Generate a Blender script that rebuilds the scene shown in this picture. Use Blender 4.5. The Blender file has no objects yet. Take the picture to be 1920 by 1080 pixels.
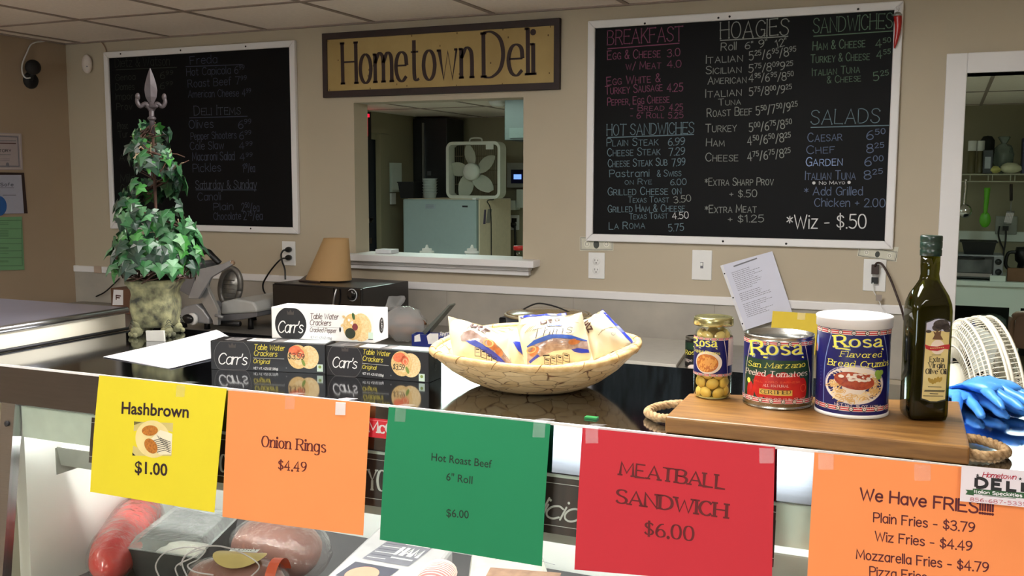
import bpy, math, random
from mathutils import Vector, Matrix
from mathutils import noise as mnoise
PI = math.pi
SC = bpy.context.scene
COL = SC.collection
random.seed(7)

# ------------------------------------------------------------------ camera
EYE = Vector((0.0, 0.0, 1.65))
FOC = 1870.47                                   # focal length in pixels of a 1920 wide frame
YAW, PIT, ROL = math.radians(23.50873), math.radians(6.1649), math.radians(0.14507)
_r = Vector((math.cos(YAW), math.sin(YAW), 0))
_f = Vector((-math.sin(YAW) * math.cos(PIT), math.cos(YAW) * math.cos(PIT), -math.sin(PIT)))
_u = _r.cross(_f)
RGT = math.cos(ROL) * _r + math.sin(ROL) * _u
UPV = -math.sin(ROL) * _r + math.cos(ROL) * _u
FWD = _f
cam = bpy.data.cameras.new('camera')
cam.sensor_width = 36.0
cam.lens = FOC * 36.0 / 1920.0
cam.clip_start = 0.02
camo = bpy.data.objects.new('camera', cam)
COL.objects.link(camo)
mw = Matrix((RGT, UPV, -FWD)).transposed().to_4x4()
mw.translation = EYE
camo.matrix_world = mw
SC.camera = camo

# ------------------------------------------------------------------ light levels
SC.view_settings.view_transform = 'Standard'
SC.view_settings.look = 'None'
SC.view_settings.exposure = 0.0
SC.view_settings.gamma = 1.0
SC.view_settings.use_curve_mapping = False
L_COUNTER = 30.0       # ceiling panel over the counter
L_FRONT = 20.0          # ceiling panels at the shop front
L_LEFT_FILL = 13.0         # added fill panel that brightens the left wall
L_KITCHEN = 18.0        # kitchen ceiling panels
L_CASE = 60.0          # tube inside the display case
SKY = 11.0              # daylight outside the added shop window
wd = bpy.data.worlds.new('daylight'); SC.world = wd
wd.use_nodes = True
_bg = wd.node_tree.nodes['Background']
_bg.inputs[0].default_value = (0.93, 0.97, 1.0, 1); _bg.inputs[1].default_value = SKY

# ------------------------------------------------------------------ measuring
def ray(px, py):
    return (RGT * ((px - 960) / FOC) - UPV * ((py - 540) / FOC) + FWD)
def onY(px, py, y):
    d = ray(px, py); return EYE + d * ((y - EYE.y) / d.y)
def onZ(px, py, z):
    d = ray(px, py); return EYE + d * ((z - EYE.z) / d.z)
def onX(px, py, x):
    d = ray(px, py); return EYE + d * ((x - EYE.x) / d.x)
def onP(px, py, p0, n):
    d = ray(px, py); return EYE + d * ((Vector(p0) - EYE).dot(n) / d.dot(n))
V = Vector

# ------------------------------------------------------------------ materials
def lin(c):
    c = c / 255.0
    return c / 12.92 if c <= 0.04045 else ((c + 0.055) / 1.055) ** 2.4
def L3(c):
    return (lin(c[0]), lin(c[1]), lin(c[2]), 1)
MATS = {}
def mat(name, col=(200, 200, 200), rough=0.5, metal=0.0, var=0.06, scale=30.0, bump=0.0, bscale=None, spec=0.5,
        emit=0.0, stretch=None, col2=None, sharp=0.5, coat=0.0, detail=3.0, trans=0.0, sss=0.0):
    if name in MATS: return MATS[name]
    m = bpy.data.materials.new(name); MATS[name] = m
    m.use_nodes = True
    nt = m.node_tree; N = nt.nodes; K = nt.links
    b = N['Principled BSDF']
    b.inputs['Roughness'].default_value = rough
    b.inputs['Metallic'].default_value = metal
    b.inputs['Specular IOR Level'].default_value = spec
    if coat: b.inputs['Coat Weight'].default_value = coat; b.inputs['Coat Roughness'].default_value = 0.06
    if trans: b.inputs['Transmission Weight'].default_value = trans
    if sss:
        b.inputs['Subsurface Weight'].default_value = sss; b.inputs['Subsurface Radius'].default_value = (0.01, 0.006, 0.004)
    tc = N.new('ShaderNodeTexCoord'); src = tc.outputs['Object']
    if stretch:
        mp = N.new('ShaderNodeMapping'); mp.inputs['Scale'].default_value = stretch
        K.new(src, mp.inputs['Vector']); src = mp.outputs['Vector']
    nz = N.new('ShaderNodeTexNoise'); nz.inputs['Scale'].default_value = scale; nz.inputs['Detail'].default_value = detail
    K.new(src, nz.inputs['Vector'])
    rp = N.new('ShaderNodeValToRGB')
    c = L3(col)
    if col2: a, z = c, L3(col2)
    else:
        a = tuple(min(1, x * (1 - var)) for x in c[:3]) + (1,); z = tuple(min(1, x * (1 + var)) for x in c[:3]) + (1,)
    rp.color_ramp.elements[0].color = a; rp.color_ramp.elements[1].color = z
    rp.color_ramp.elements[0].position = 0.5 - sharp * 0.5 + 0.05; rp.color_ramp.elements[1].position = 0.5 + sharp * 0.5 - 0.05
    K.new(nz.outputs['Fac'], rp.inputs['Fac']); K.new(rp.outputs['Color'], b.inputs['Base Color'])
    if bump:
        n2 = N.new('ShaderNodeTexNoise'); n2.inputs['Scale'].default_value = bscale or scale * 4; n2.inputs['Detail'].default_value = 4
        K.new(src, n2.inputs['Vector'])
        bp = N.new('ShaderNodeBump'); bp.inputs['Strength'].default_value = bump; bp.inputs['Distance'].default_value = 0.002
        K.new(n2.outputs['Fac'], bp.inputs['Height']); K.new(bp.outputs['Normal'], b.inputs['Normal'])
    if emit:
        b.inputs['Emission Color'].default_value = c; b.inputs['Emission Strength'].default_value = emit
    return m
def glass(name, tint=(255, 255, 255), rough=0.0, ior=1.45, bump=0.0, bscale=20, haze=0.0, hazecol=(255, 255, 255)):
    """thin clear sheet: light passes tinted, the surface mirrors by its Fresnel share"""
    if name in MATS: return MATS[name]
    m = bpy.data.materials.new(name); MATS[name] = m
    m.use_nodes = True
    nt = m.node_tree; N = nt.nodes; K = nt.links
    N.remove(N['Principled BSDF']); out = N['Material Output']
    tr = N.new('ShaderNodeBsdfTransparent'); tr.inputs[0].default_value = L3(tint)
    gl = N.new('ShaderNodeBsdfGlossy'); gl.inputs['Roughness'].default_value = rough
    fr = N.new('ShaderNodeFresnel'); fr.inputs['IOR'].default_value = ior
    ge = N.new('ShaderNodeNewGeometry'); iv = N.new('ShaderNodeMath'); iv.operation = 'SUBTRACT'; iv.inputs[0].default_value = 1.0
    K.new(ge.outputs['Backfacing'], iv.inputs[1]); mu = N.new('ShaderNodeMath'); mu.operation = 'MULTIPLY'
    K.new(iv.outputs[0], mu.inputs[0]); K.new(fr.outputs[0], mu.inputs[1])
    mx = N.new('ShaderNodeMixShader'); K.new(mu.outputs[0], mx.inputs[0])
    base = tr.outputs[0]
    if haze:
        df = N.new('ShaderNodeBsdfDiffuse'); df.inputs[0].default_value = L3(hazecol)
        m2 = N.new('ShaderNodeMixShader'); m2.inputs[0].default_value = haze
        K.new(base, m2.inputs[1]); K.new(df.outputs[0], m2.inputs[2]); base = m2.outputs[0]
    K.new(base, mx.inputs[1]); K.new(gl.outputs[0], mx.inputs[2]); K.new(mx.outputs[0], out.inputs[0])
    if bump:
        tc = N.new('ShaderNodeTexCoord'); nz = N.new('ShaderNodeTexNoise'); nz.inputs['Scale'].default_value = bscale
        nz.inputs['Detail'].default_value = 4
        K.new(tc.outputs['Object'], nz.inputs['Vector'])
        bp = N.new('ShaderNodeBump'); bp.inputs['Strength'].default_value = bump; bp.inputs['Distance'].default_value = 0.01
        K.new(nz.outputs['Fac'], bp.inputs['Height']); K.new(bp.outputs[0], gl.inputs['Normal']); K.new(bp.outputs[0], fr.inputs['Normal'])
    return m
def lamp_mat(name, col, strength):
    m = bpy.data.materials.new(name); m.use_nodes = True; MATS[name] = m
    nt = m.node_tree; N = nt.nodes; N.remove(N['Principled BSDF'])
    e = N.new('ShaderNodeEmission'); e.inputs[0].default_value = L3(col); e.inputs[1].default_value = strength
    nt.links.new(e.outputs[0], N['Material Output'].inputs[0])
    return m

# ------------------------------------------------------------------ scene tree
def tag(o, label=None, cat=None, group=None, kind=None):
    if label: o['label'] = label
    if cat: o['category'] = cat
    if group: o['group'] = group
    if kind: o['kind'] = kind
    return o
def thing(name, label, cat, loc, group=None):
    o = bpy.data.objects.new(name, None); COL.objects.link(o)
    o.location = loc; o.empty_display_size = 0.05
    return tag(o, label, cat, group)
def rootloc(o):
    p = V((0, 0, 0))
    while o: p = p + o.location; o = o.parent
    return p

class MB:
    """collects faces in world coordinates, links them as one mesh"""
    def __init__(s): s.v = []; s.f = []; s.m = []; s.cur = 0; s.mats = []; s.sm = []; s.smooth = False
    def use(s, m, smooth=None):
        if m not in s.mats: s.mats.append(m)
        s.cur = s.mats.index(m)
        if smooth is not None: s.smooth = smooth
        return s
    def add(s, vs, fs, smooth=None):
        b = len(s.v); s.v.extend([tuple(x) for x in vs])
        for f in fs:
            s.f.append([b + i for i in f]); s.m.append(s.cur); s.sm.append(s.smooth if smooth is None else smooth)
        return s
    def box(s, x0, x1, y0, y1, z0, z1, M=None):
        vs = [V((x, y, z)) for z in (z0, z1) for y in (y0, y1) for x in (x0, x1)]
        if M: vs = [M @ v for v in vs]
        return s.add(vs, [(0, 2, 3, 1), (4, 5, 7, 6), (0, 1, 5, 4), (2, 6, 7, 3), (0, 4, 6, 2), (1, 3, 7, 5)], False)
    def hexa(s, p):       # eight corners: bottom 4 (loop), top 4 (loop)
        return s.add(p, [(3, 2, 1, 0), (4, 5, 6, 7), (0, 1, 5, 4), (1, 2, 6, 5), (2, 3, 7, 6), (3, 0, 4, 7)], False)
    def rbox(s, x0, x1, y0, y1, z0, z1, r=0.01, n=3, M=None):     # rounded in plan, bevelled top and bottom
        out = []
        def loop(ins, z):
            rr = max(r - ins, 1e-5); pts = []
            for cx, cy, a0 in ((x1 - r, y1 - r, 0), (x0 + r, y1 - r, 90), (x0 + r, y0 + r, 180), (x1 - r, y0 + r, 270)):
                for k in range(n + 1):
                    a = math.radians(a0 + 90.0 * k / n)
                    pts.append(V((cx + rr * math.cos(a), cy + rr * math.sin(a), z)))
            return pts
        b = min(r, (z1 - z0) / 2) * 0.5
        rings = [loop(b, z0), loop(0, z0 + b), loop(0, z1 - b), loop(b, z1)]
        return s.loft(rings, M=M, cap=True, smooth=False)
    def loft(s, rings, closed=True, cap=False, M=None, smooth=None):
        n = len(rings[0]); vs = [p for r in rings for p in r]
        if M: vs = [M @ V(v) for v in vs]
        fs = []
        for i in range(len(rings) - 1):
            for j in range(n if closed else n - 1):
                a = i * n + j; b = i * n + (j + 1) % n
                fs.append((a, b, b + n, a + n))
        if cap:
            fs.append(tuple(range(n - 1, -1, -1))); t = (len(rings) - 1) * n; fs.append(tuple(range(t, t + n)))
        return s.add(vs, fs, smooth)
    def lathe(s, prof, c=(0, 0, 0), n=32, M=None, cap=True, smooth=True):    # prof: [(r, z)]
        c = V(c)
        rings = [[V((max(r, 1e-5) * math.cos(2 * PI * k / n), max(r, 1e-5) * math.sin(2 * PI * k / n), z)) for k in range(n)] for r, z in prof]
        if M: rings = [[M @ p for p in r] for r in rings]
        rings = [[p + c for p in r] for r in rings]
        return s.loft(rings, cap=cap, smooth=smooth)
    def tube(s, pts, r, n=8, smooth=True, closed=False, cr=6):
        P = curve(pts, cr) if cr else [V(p) for p in pts]
        rings = []; up = V((0, 0, 1)); prev = None
        for i, p in enumerate(P):
            t = (P[min(i + 1, len(P) - 1)] - P[max(i - 1, 0)])
            if t.length < 1e-9: t = V((0, 0, 1))
            t.normalize()
            a = (prev if prev is not None else (up if abs(t.z) < 0.9 else V((1, 0, 0))))
            a = a - t * a.dot(t)
            if a.length < 1e-6: a = t.orthogonal()
            a.normalize(); prev = a; b = t.cross(a)
            rr = r(i / max(1, len(P) - 1)) if callable(r) else r
            rings.append([p + a * rr * math.cos(2 * PI * k / n) + b * rr * math.sin(2 * PI * k / n) for k in range(n)])
        return s.loft(rings, cap=True, smooth=smooth)
    def ball(s, c, r, nu=16, nv=10, M=None, fn=None):
        c = V(c); r = V((r, r, r)) if not hasattr(r, '__len__') else V(r)
        rings = []
        for j in range(nv + 1):
            a = -PI / 2 + PI * j / nv; row = []
            for i in range(nu):
                d = V((math.cos(a) * math.cos(2 * PI * i / nu), math.cos(a) * math.sin(2 * PI * i / nu), math.sin(a)))
                k = fn(d) if fn else 1.0
                p = V((d.x * r.x, d.y * r.y, d.z * r.z)) * k
                row.append(c + ((M @ p) if M else p))
            rings.append(row)
        return s.loft(rings, cap=False, smooth=True)
    def quad(s, a, b, c, d): return s.add([a, b, c, d], [(0, 1, 2, 3)])
    def build(s, name, parent=None, kind=None, bevel=0.0, label=None):
        me = bpy.data.meshes.new(name)
        off = rootloc(parent) if parent else V((0, 0, 0))
        me.from_pydata([(x - off.x, y - off.y, z - off.z) for x, y, z in s.v], [], s.f)
        for m in s.mats: me.materials.append(m)
        me.polygons.foreach_set('material_index', s.m)
        me.polygons.foreach_set('use_smooth', s.sm)
        me.validate(clean_customdata=False); me.update()
        o = bpy.data.objects.new(name, me); COL.objects.link(o)
        if parent: o.parent = parent
        if kind: o['kind'] = kind
        if label: o['label'] = label
        if bevel:
            bv = o.modifiers.new('bevel', 'BEVEL'); bv.width = bevel; bv.segments = 2; bv.limit_method = 'ANGLE'; bv.angle_limit = math.radians(40)
        return o
def curve(pts, k=6, closed=False):
    P = [V(p) for p in pts]; out = []
    n = len(P)
    if n < 3: return P
    for i in range(n - 1):
        p0 = P[i - 1] if i > 0 else (P[-2] if closed else P[0] * 2 - P[1]); p1 = P[i]; p2 = P[i + 1]
        p3 = P[i + 2] if i + 2 < n else (P[1] if closed else P[-1] * 2 - P[-2])
        for j in range(k):
            t = j / k
            out.append(0.5 * ((2 * p1) + (p2 - p0) * t + (2 * p0 - 5 * p1 + 4 * p2 - p3) * t * t + (3 * p1 - p0 - 3 * p2 + p3) * t ** 3))
    out.append(P[-1]); return out
def copyobj(o, parent=None, loc=None, rot=None, name=None):
    c = o.copy(); COL.objects.link(c)
    if parent: c.parent = parent
    if loc is not None: c.location = loc
    if rot is not None: c.rotation_euler = rot
    return c
def frame(o, x, z):      # matrix from origin, x axis and z axis hints
    x = V(x).normalized(); z = V(z); y = z.cross(x).normalized(); z = x.cross(y)
    M = Matrix((x, y, z)).transposed().to_4x4(); M.translation = V(o); return M
# ------------------------------------------------------------------ lettering: strokes on a 7-high grid ('~' smooth, '*' dot)
GL = {
'A': "0,0 2.5,7 5,0|.9,2.4 4.1,2.4", 'B': "0,0 0,7|~0,7 2.4,7 3.8,6 3.4,4.3 2,3.7 0,3.7|~0,3.7 2.6,3.7 4.3,2.6 4.1,.9 2.8,0 0,0",
'C': "~4.4,5.8 3.4,6.8 2.2,7 .8,6 0,3.5 .8,1 2.2,0 3.4,.2 4.4,1.2", 'D': "0,0 0,7|~0,7 2,7 4,5.8 4.7,3.5 4,1.2 2,0 0,0",
'E': "3.9,7 0,7 0,0 4,0|0,3.7 3.2,3.7", 'F': "3.9,7 0,7 0,0|0,3.7 3,3.7",
'G': "~4.4,5.8 3.4,6.8 2.2,7 .8,6 0,3.5 .8,1 2.2,0 3.6,.4 4.4,1.4|4.4,.4 4.4,3.1 2.8,3.1", 'H': "0,0 0,7|4.4,0 4.4,7|0,3.7 4.4,3.7",
'I': "0,0 0,7", 'J': "~3,7 3,1.6 2.2,.1 .9,.1 0,1.4", 'K': "0,0 0,7|4.2,7 0,2.8|1.3,4 4.4,0", 'L': "0,7 0,0 3.8,0",
'M': "0,0 .4,7 2.9,1.5 5.4,7 5.8,0", 'N': "0,0 0,7 4.6,0 4.6,7", 'O': "~2.4,7 .8,6.2 0,3.5 .8,.8 2.4,0 4,.8 4.8,3.5 4,6.2 2.4,7",
'P': "0,0 0,7|~0,7 2.6,7 4,6 3.8,4 2.4,3.3 0,3.3", 'Q': "~2.4,7 .8,6.2 0,3.5 .8,.8 2.4,0 4,.8 4.8,3.5 4,6.2 2.4,7|2.8,1.8 4.8,-.6",
'R': "0,0 0,7|~0,7 2.6,7 4,6 3.8,4.2 2.4,3.4 0,3.4|2.2,3.4 4.5,0", 'S': "~4,5.9 3.2,6.8 2,7 .7,6.5 .3,5.2 1.2,4.1 3,3.3 4,2.1 3.6,.6 2.1,0 .8,.3 0,1.3",
'T': "0,7 4.8,7|2.4,7 2.4,0", 'U': "~0,7 0,2 .9,.3 2.3,0 3.7,.3 4.6,2 4.6,7", 'V': "0,7 2.4,0 4.8,7", 'W': "0,7 1.7,0 3.4,6 5.1,0 6.8,7",
'X': "0,7 4.4,0|4.4,7 0,0", 'Y': "0,7 2.3,3.4 4.6,7|2.3,3.4 2.3,0", 'Z': "0,7 4.4,7 0,0 4.4,0",
'a': "~3.2,4 2,4.8 .6,4.2 0,2.4 .6,.6 1.8,0 3.2,1.2|3.3,4.8 3.3,0", 'b': "0,7.2 0,0|~0,3.6 1.4,4.8 2.8,4.3 3.4,2.4 2.8,.5 1.4,0 0,1.2",
'c': "~3.2,4 2,4.8 .6,4.2 0,2.4 .6,.6 2,0 3.2,.8", 'd': "3.4,7.2 3.4,0|~3.4,3.6 2,4.8 .6,4.3 0,2.4 .6,.5 2,0 3.4,1.2",
'e': ".1,2.6 3.3,2.6|~3.3,2.6 3,4.2 1.8,4.8 .6,4.2 0,2.4 .6,.6 1.9,0 3.2,.8", 'f': "~2.6,6.8 1.8,7.2 1,6.6 .9,5 .9,0|0,4.6 2.3,4.6",
'g': "~3.4,3.6 2,4.8 .6,4.3 0,2.4 .6,.6 2,.2 3.4,1.4|~3.4,4.8 3.4,0 3,-1.6 1.6,-2.1 .3,-1.5", 'h': "0,7.2 0,0|~0,3.2 1.4,4.8 2.7,4.4 3.1,3 3.1,0",
'i': "0,4.8 0,0|*0,6.5", 'j': "~.8,4.8 .8,-.8 .2,-2 -.6,-1.8|*.8,6.5", 'k': "0,7.2 0,0|3,4.8 0,1.8|1,2.8 3.2,0", 'l': "0,7.2 0,0",
'm': "0,4.8 0,0|~0,3.2 1.2,4.8 2.3,4.4 2.6,3 2.6,0|~2.6,3.2 3.8,4.8 4.9,4.4 5.2,3 5.2,0", 'n': "0,4.8 0,0|~0,3.2 1.4,4.8 2.7,4.4 3.1,3 3.1,0",
'o': "~1.7,4.8 .5,4.1 0,2.4 .5,.7 1.7,0 2.9,.7 3.4,2.4 2.9,4.1 1.7,4.8", 'p': "0,4.8 0,-2.2|~0,3.6 1.4,4.8 2.8,4.3 3.4,2.4 2.8,.5 1.4,0 0,1.2",
'q': "3.4,4.8 3.4,-2.2|~3.4,3.6 2,4.8 .6,4.3 0,2.4 .6,.5 2,0 3.4,1.2", 'r': "0,4.8 0,0|~0,3 .9,4.5 2.1,4.7",
's': "~2.8,4.1 1.6,4.8 .4,4.2 .4,3.2 1.5,2.5 2.7,1.7 2.7,.6 1.5,0 .1,.6", 't': "~1,6.6 1,1.2 1.5,.1 2.5,.3|0,4.7 2.3,4.7",
'u': "~0,4.8 0,1.6 .6,.2 1.8,0 3.2,1.6|3.2,4.8 3.2,0", 'v': "0,4.8 1.7,0 3.4,4.8", 'w': "0,4.8 1.3,0 2.6,4.4 3.9,0 5.2,4.8", 'x': "0,4.8 3.2,0|3.2,4.8 0,0",
'y': "0,4.8 1.7,.2|3.4,4.8 1.2,-2.2", 'z': "0,4.8 3.1,4.8 0,0 3.2,0",
'0': "~2,7 .6,6.2 0,3.5 .6,.8 2,0 3.4,.8 4,3.5 3.4,6.2 2,7", '1': ".4,5.6 1.8,7 1.8,0", '2': "~.2,5.4 .9,6.7 2.2,7 3.6,6.1 3.5,4.5 2,2.4 0,0|0,0 3.9,0",
'3': "~.2,6.1 1.6,7 3.2,6.6 3.5,5.2 2.6,3.9 1.4,3.7|~1.4,3.7 3.2,3.4 3.9,1.9 3,.3 1.5,0 0,.9", '4': "3,0 3,7 0,2.2 4.2,2.2",
'5': "3.6,7 .6,7 .3,4|~.3,4 1.8,4.4 3.4,3.7 3.8,2 2.9,.4 1.5,0 0,.7", '6': "~3.4,6.6 2,6.2 .6,4.4 .1,2 .8,.4 2,0 3.5,.7 3.7,2.4 2.6,3.7 1.2,3.5 .2,2.2",
'7': "0,7 4,7 1.4,0", '8': "~2,3.8 .5,4.6 .5,6.3 2,7 3.5,6.3 3.5,4.6 2,3.8 .3,2.9 .2,.9 2,0 3.8,.9 3.7,2.9 2,3.8",
'9': "~.4,.4 1.8,.8 3.2,2.6 3.7,5 3,6.6 1.8,7 .3,6.3 .1,4.6 1.2,3.3 2.6,3.5 3.6,4.8",
'.': "*.2,.2", ',': ".4,.4 0,-1.2", '!': "0,7 0,2|*0,.2", '$': "~3.7,5.4 3,6.2 1.9,6.4 .7,5.9 .5,4.8 1.4,3.9 2.8,3.2 3.7,2.2 3.3,1 2,.6 .8,.8 .1,1.7|1.95,7.6 1.95,-.6",
'&': "~4,0 1,4.8 1,6.4 2,7 2.8,6.2 2.4,4.8 .4,2.6 .2,1 1.4,0 2.8,.6 4,2.8", "'": "0,7 -.2,5.2", '"': "0,7 -.1,5.4|1.1,7 1,5.4", '-': "0,2.8 2.4,2.8",
'/': "0,-.6 2.6,7.2", '*': "0,3.4 3,5.6|3,3.4 0,5.6|1.5,2.8 1.5,6.2", '+': "0,3 3,3|1.5,1.5 1.5,4.5", '(': "~1.2,7.4 .2,5.4 0,3 .2,.6 1.2,-1.4",
')': "~0,7.4 1,5.4 1.2,3 1,.6 0,-1.4", ':': "*.2,.3|*.2,4", '%': "0,0 4,7|~.8,7 0,6 .8,5 1.6,6 .8,7|~3.2,2 2.4,1 3.2,0 4,1 3.2,2", ' ': "",
}
SERIF_A = "~.3,3.8 1.4,4.8 2.7,4.4 3.1,3.2 3.1,0|~3.1,2.9 1.2,2.4 .1,1.2 .8,.1 1.9,.2 3.1,1.3"
_GC = {}
def glyph(ch, serif=False):
    key = (ch, serif)
    if key in _GC: return _GC[key]
    src = SERIF_A if (serif and ch == 'a') else GL.get(ch, '')
    st = []; w = 0.0
    for part in src.split('|'):
        if not part: continue
        k = 'l'
        if part[0] in '~*': k = part[0]; part = part[1:]
        pts = [tuple(float(t) for t in p.split(',')) for p in part.split()]
        w = max([w] + [p[0] for p in pts])
        if k == '~':
            q = curve([(p[0], p[1], 0) for p in pts], 5, closed=(pts[0] == pts[-1])); pts = [(p.x, p.y) for p in q]
        st.append((k, pts))
    if ch == ' ': w = 1.6
    _GC[key] = (st, w); return _GC[key]

class Flat:
    """a flat or gently bulged patch given by its corners TL, TR, BR, BL"""
    def __init__(s, tl, tr, br, bl, bulge=None):
        s.O = V(bl); s.U = (V(br) - V(bl)).normalized(); n = s.U.cross(V(tl) - V(bl)).normalized()
        if n.dot(EYE - s.O) < 0: n = -n
        s.N = n; s.W = n.cross(s.U)
        s.c = [s.to2(p) for p in (bl, br, tr, tl)]; s.bulge = bulge
    def to2(s, p): d = V(p) - s.O; return (d.dot(s.U), d.dot(s.W))
    def px(s, x, y): return s.to2(onP(x, y, s.O, s.N))
    def bil(s, u, v):
        a, b, c, d = s.c
        return ((a[0] * (1 - u) + b[0] * u) * (1 - v) + (d[0] * (1 - u) + c[0] * u) * v, (a[1] * (1 - u) + b[1] * u) * (1 - v) + (d[1] * (1 - u) + c[1] * u) * v)
    def inv(s, p):
        u = v = 0.5
        for _ in range(8):
            q = s.bil(u, v); q1 = s.bil(u + 1e-4, v); q2 = s.bil(u, v + 1e-4)
            a, b = (q1[0] - q[0]) * 1e4, (q2[0] - q[0]) * 1e4; c, d = (q1[1] - q[1]) * 1e4, (q2[1] - q[1]) * 1e4
            det = a * d - b * c
            if abs(det) < 1e-12: break
            ex, ey = p[0] - q[0], p[1] - q[1]
            u += (ex * d - ey * b) / det; v += (a * ey - c * ex) / det
        return u, v
    def h(s, p): return s.bulge(*s.inv(p)) if s.bulge else 0.0
    def to3(s, p, h=0.0): return s.O + s.U * p[0] + s.W * p[1] + s.N * (s.h(p) + h)
    def surf(s, mb, nu, nv, off=0.0):
        vs = []; fs = []
        for j in range(nv + 1):
            for i in range(nu + 1):
                u, v = i / nu, j / nv; p = s.bil(u, v)
                vs.append(s.O + s.U * p[0] + s.W * p[1] + s.N * ((s.bulge(u, v) if s.bulge else 0) + off))
        for j in range(nv):
            for i in range(nu):
                a = j * (nu + 1) + i; fs.append((a, a + 1, a + nu + 2, a + nu + 1))
        mb.add(vs, fs)
class Cyl:
    """the wall of an upright cylinder; u runs along the arc, v is the height"""
    def __init__(s, c, R):
        s.c = V(c); s.R = R; d = EYE - s.c; s.a0 = math.atan2(d.y, d.x)
    def px(s, x, y):
        d = ray(x, y); ox, oy = EYE.x - s.c.x, EYE.y - s.c.y
        A = d.x ** 2 + d.y ** 2; B = 2 * (ox * d.x + oy * d.y); C = ox * ox + oy * oy - s.R ** 2
        D = max(B * B - 4 * A * C, 0.0); t = (-B - math.sqrt(D)) / (2 * A)
        p = EYE + d * t; a = math.atan2(p.y - s.c.y, p.x - s.c.x) - s.a0
        a = (a + PI) % (2 * PI) - PI
        return (a * s.R, p.z)
    def to3(s, p, h=0.0):
        a = s.a0 + p[0] / s.R; r = s.R + h
        return V((s.c.x + r * math.cos(a), s.c.y + r * math.sin(a), p[1]))

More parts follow.
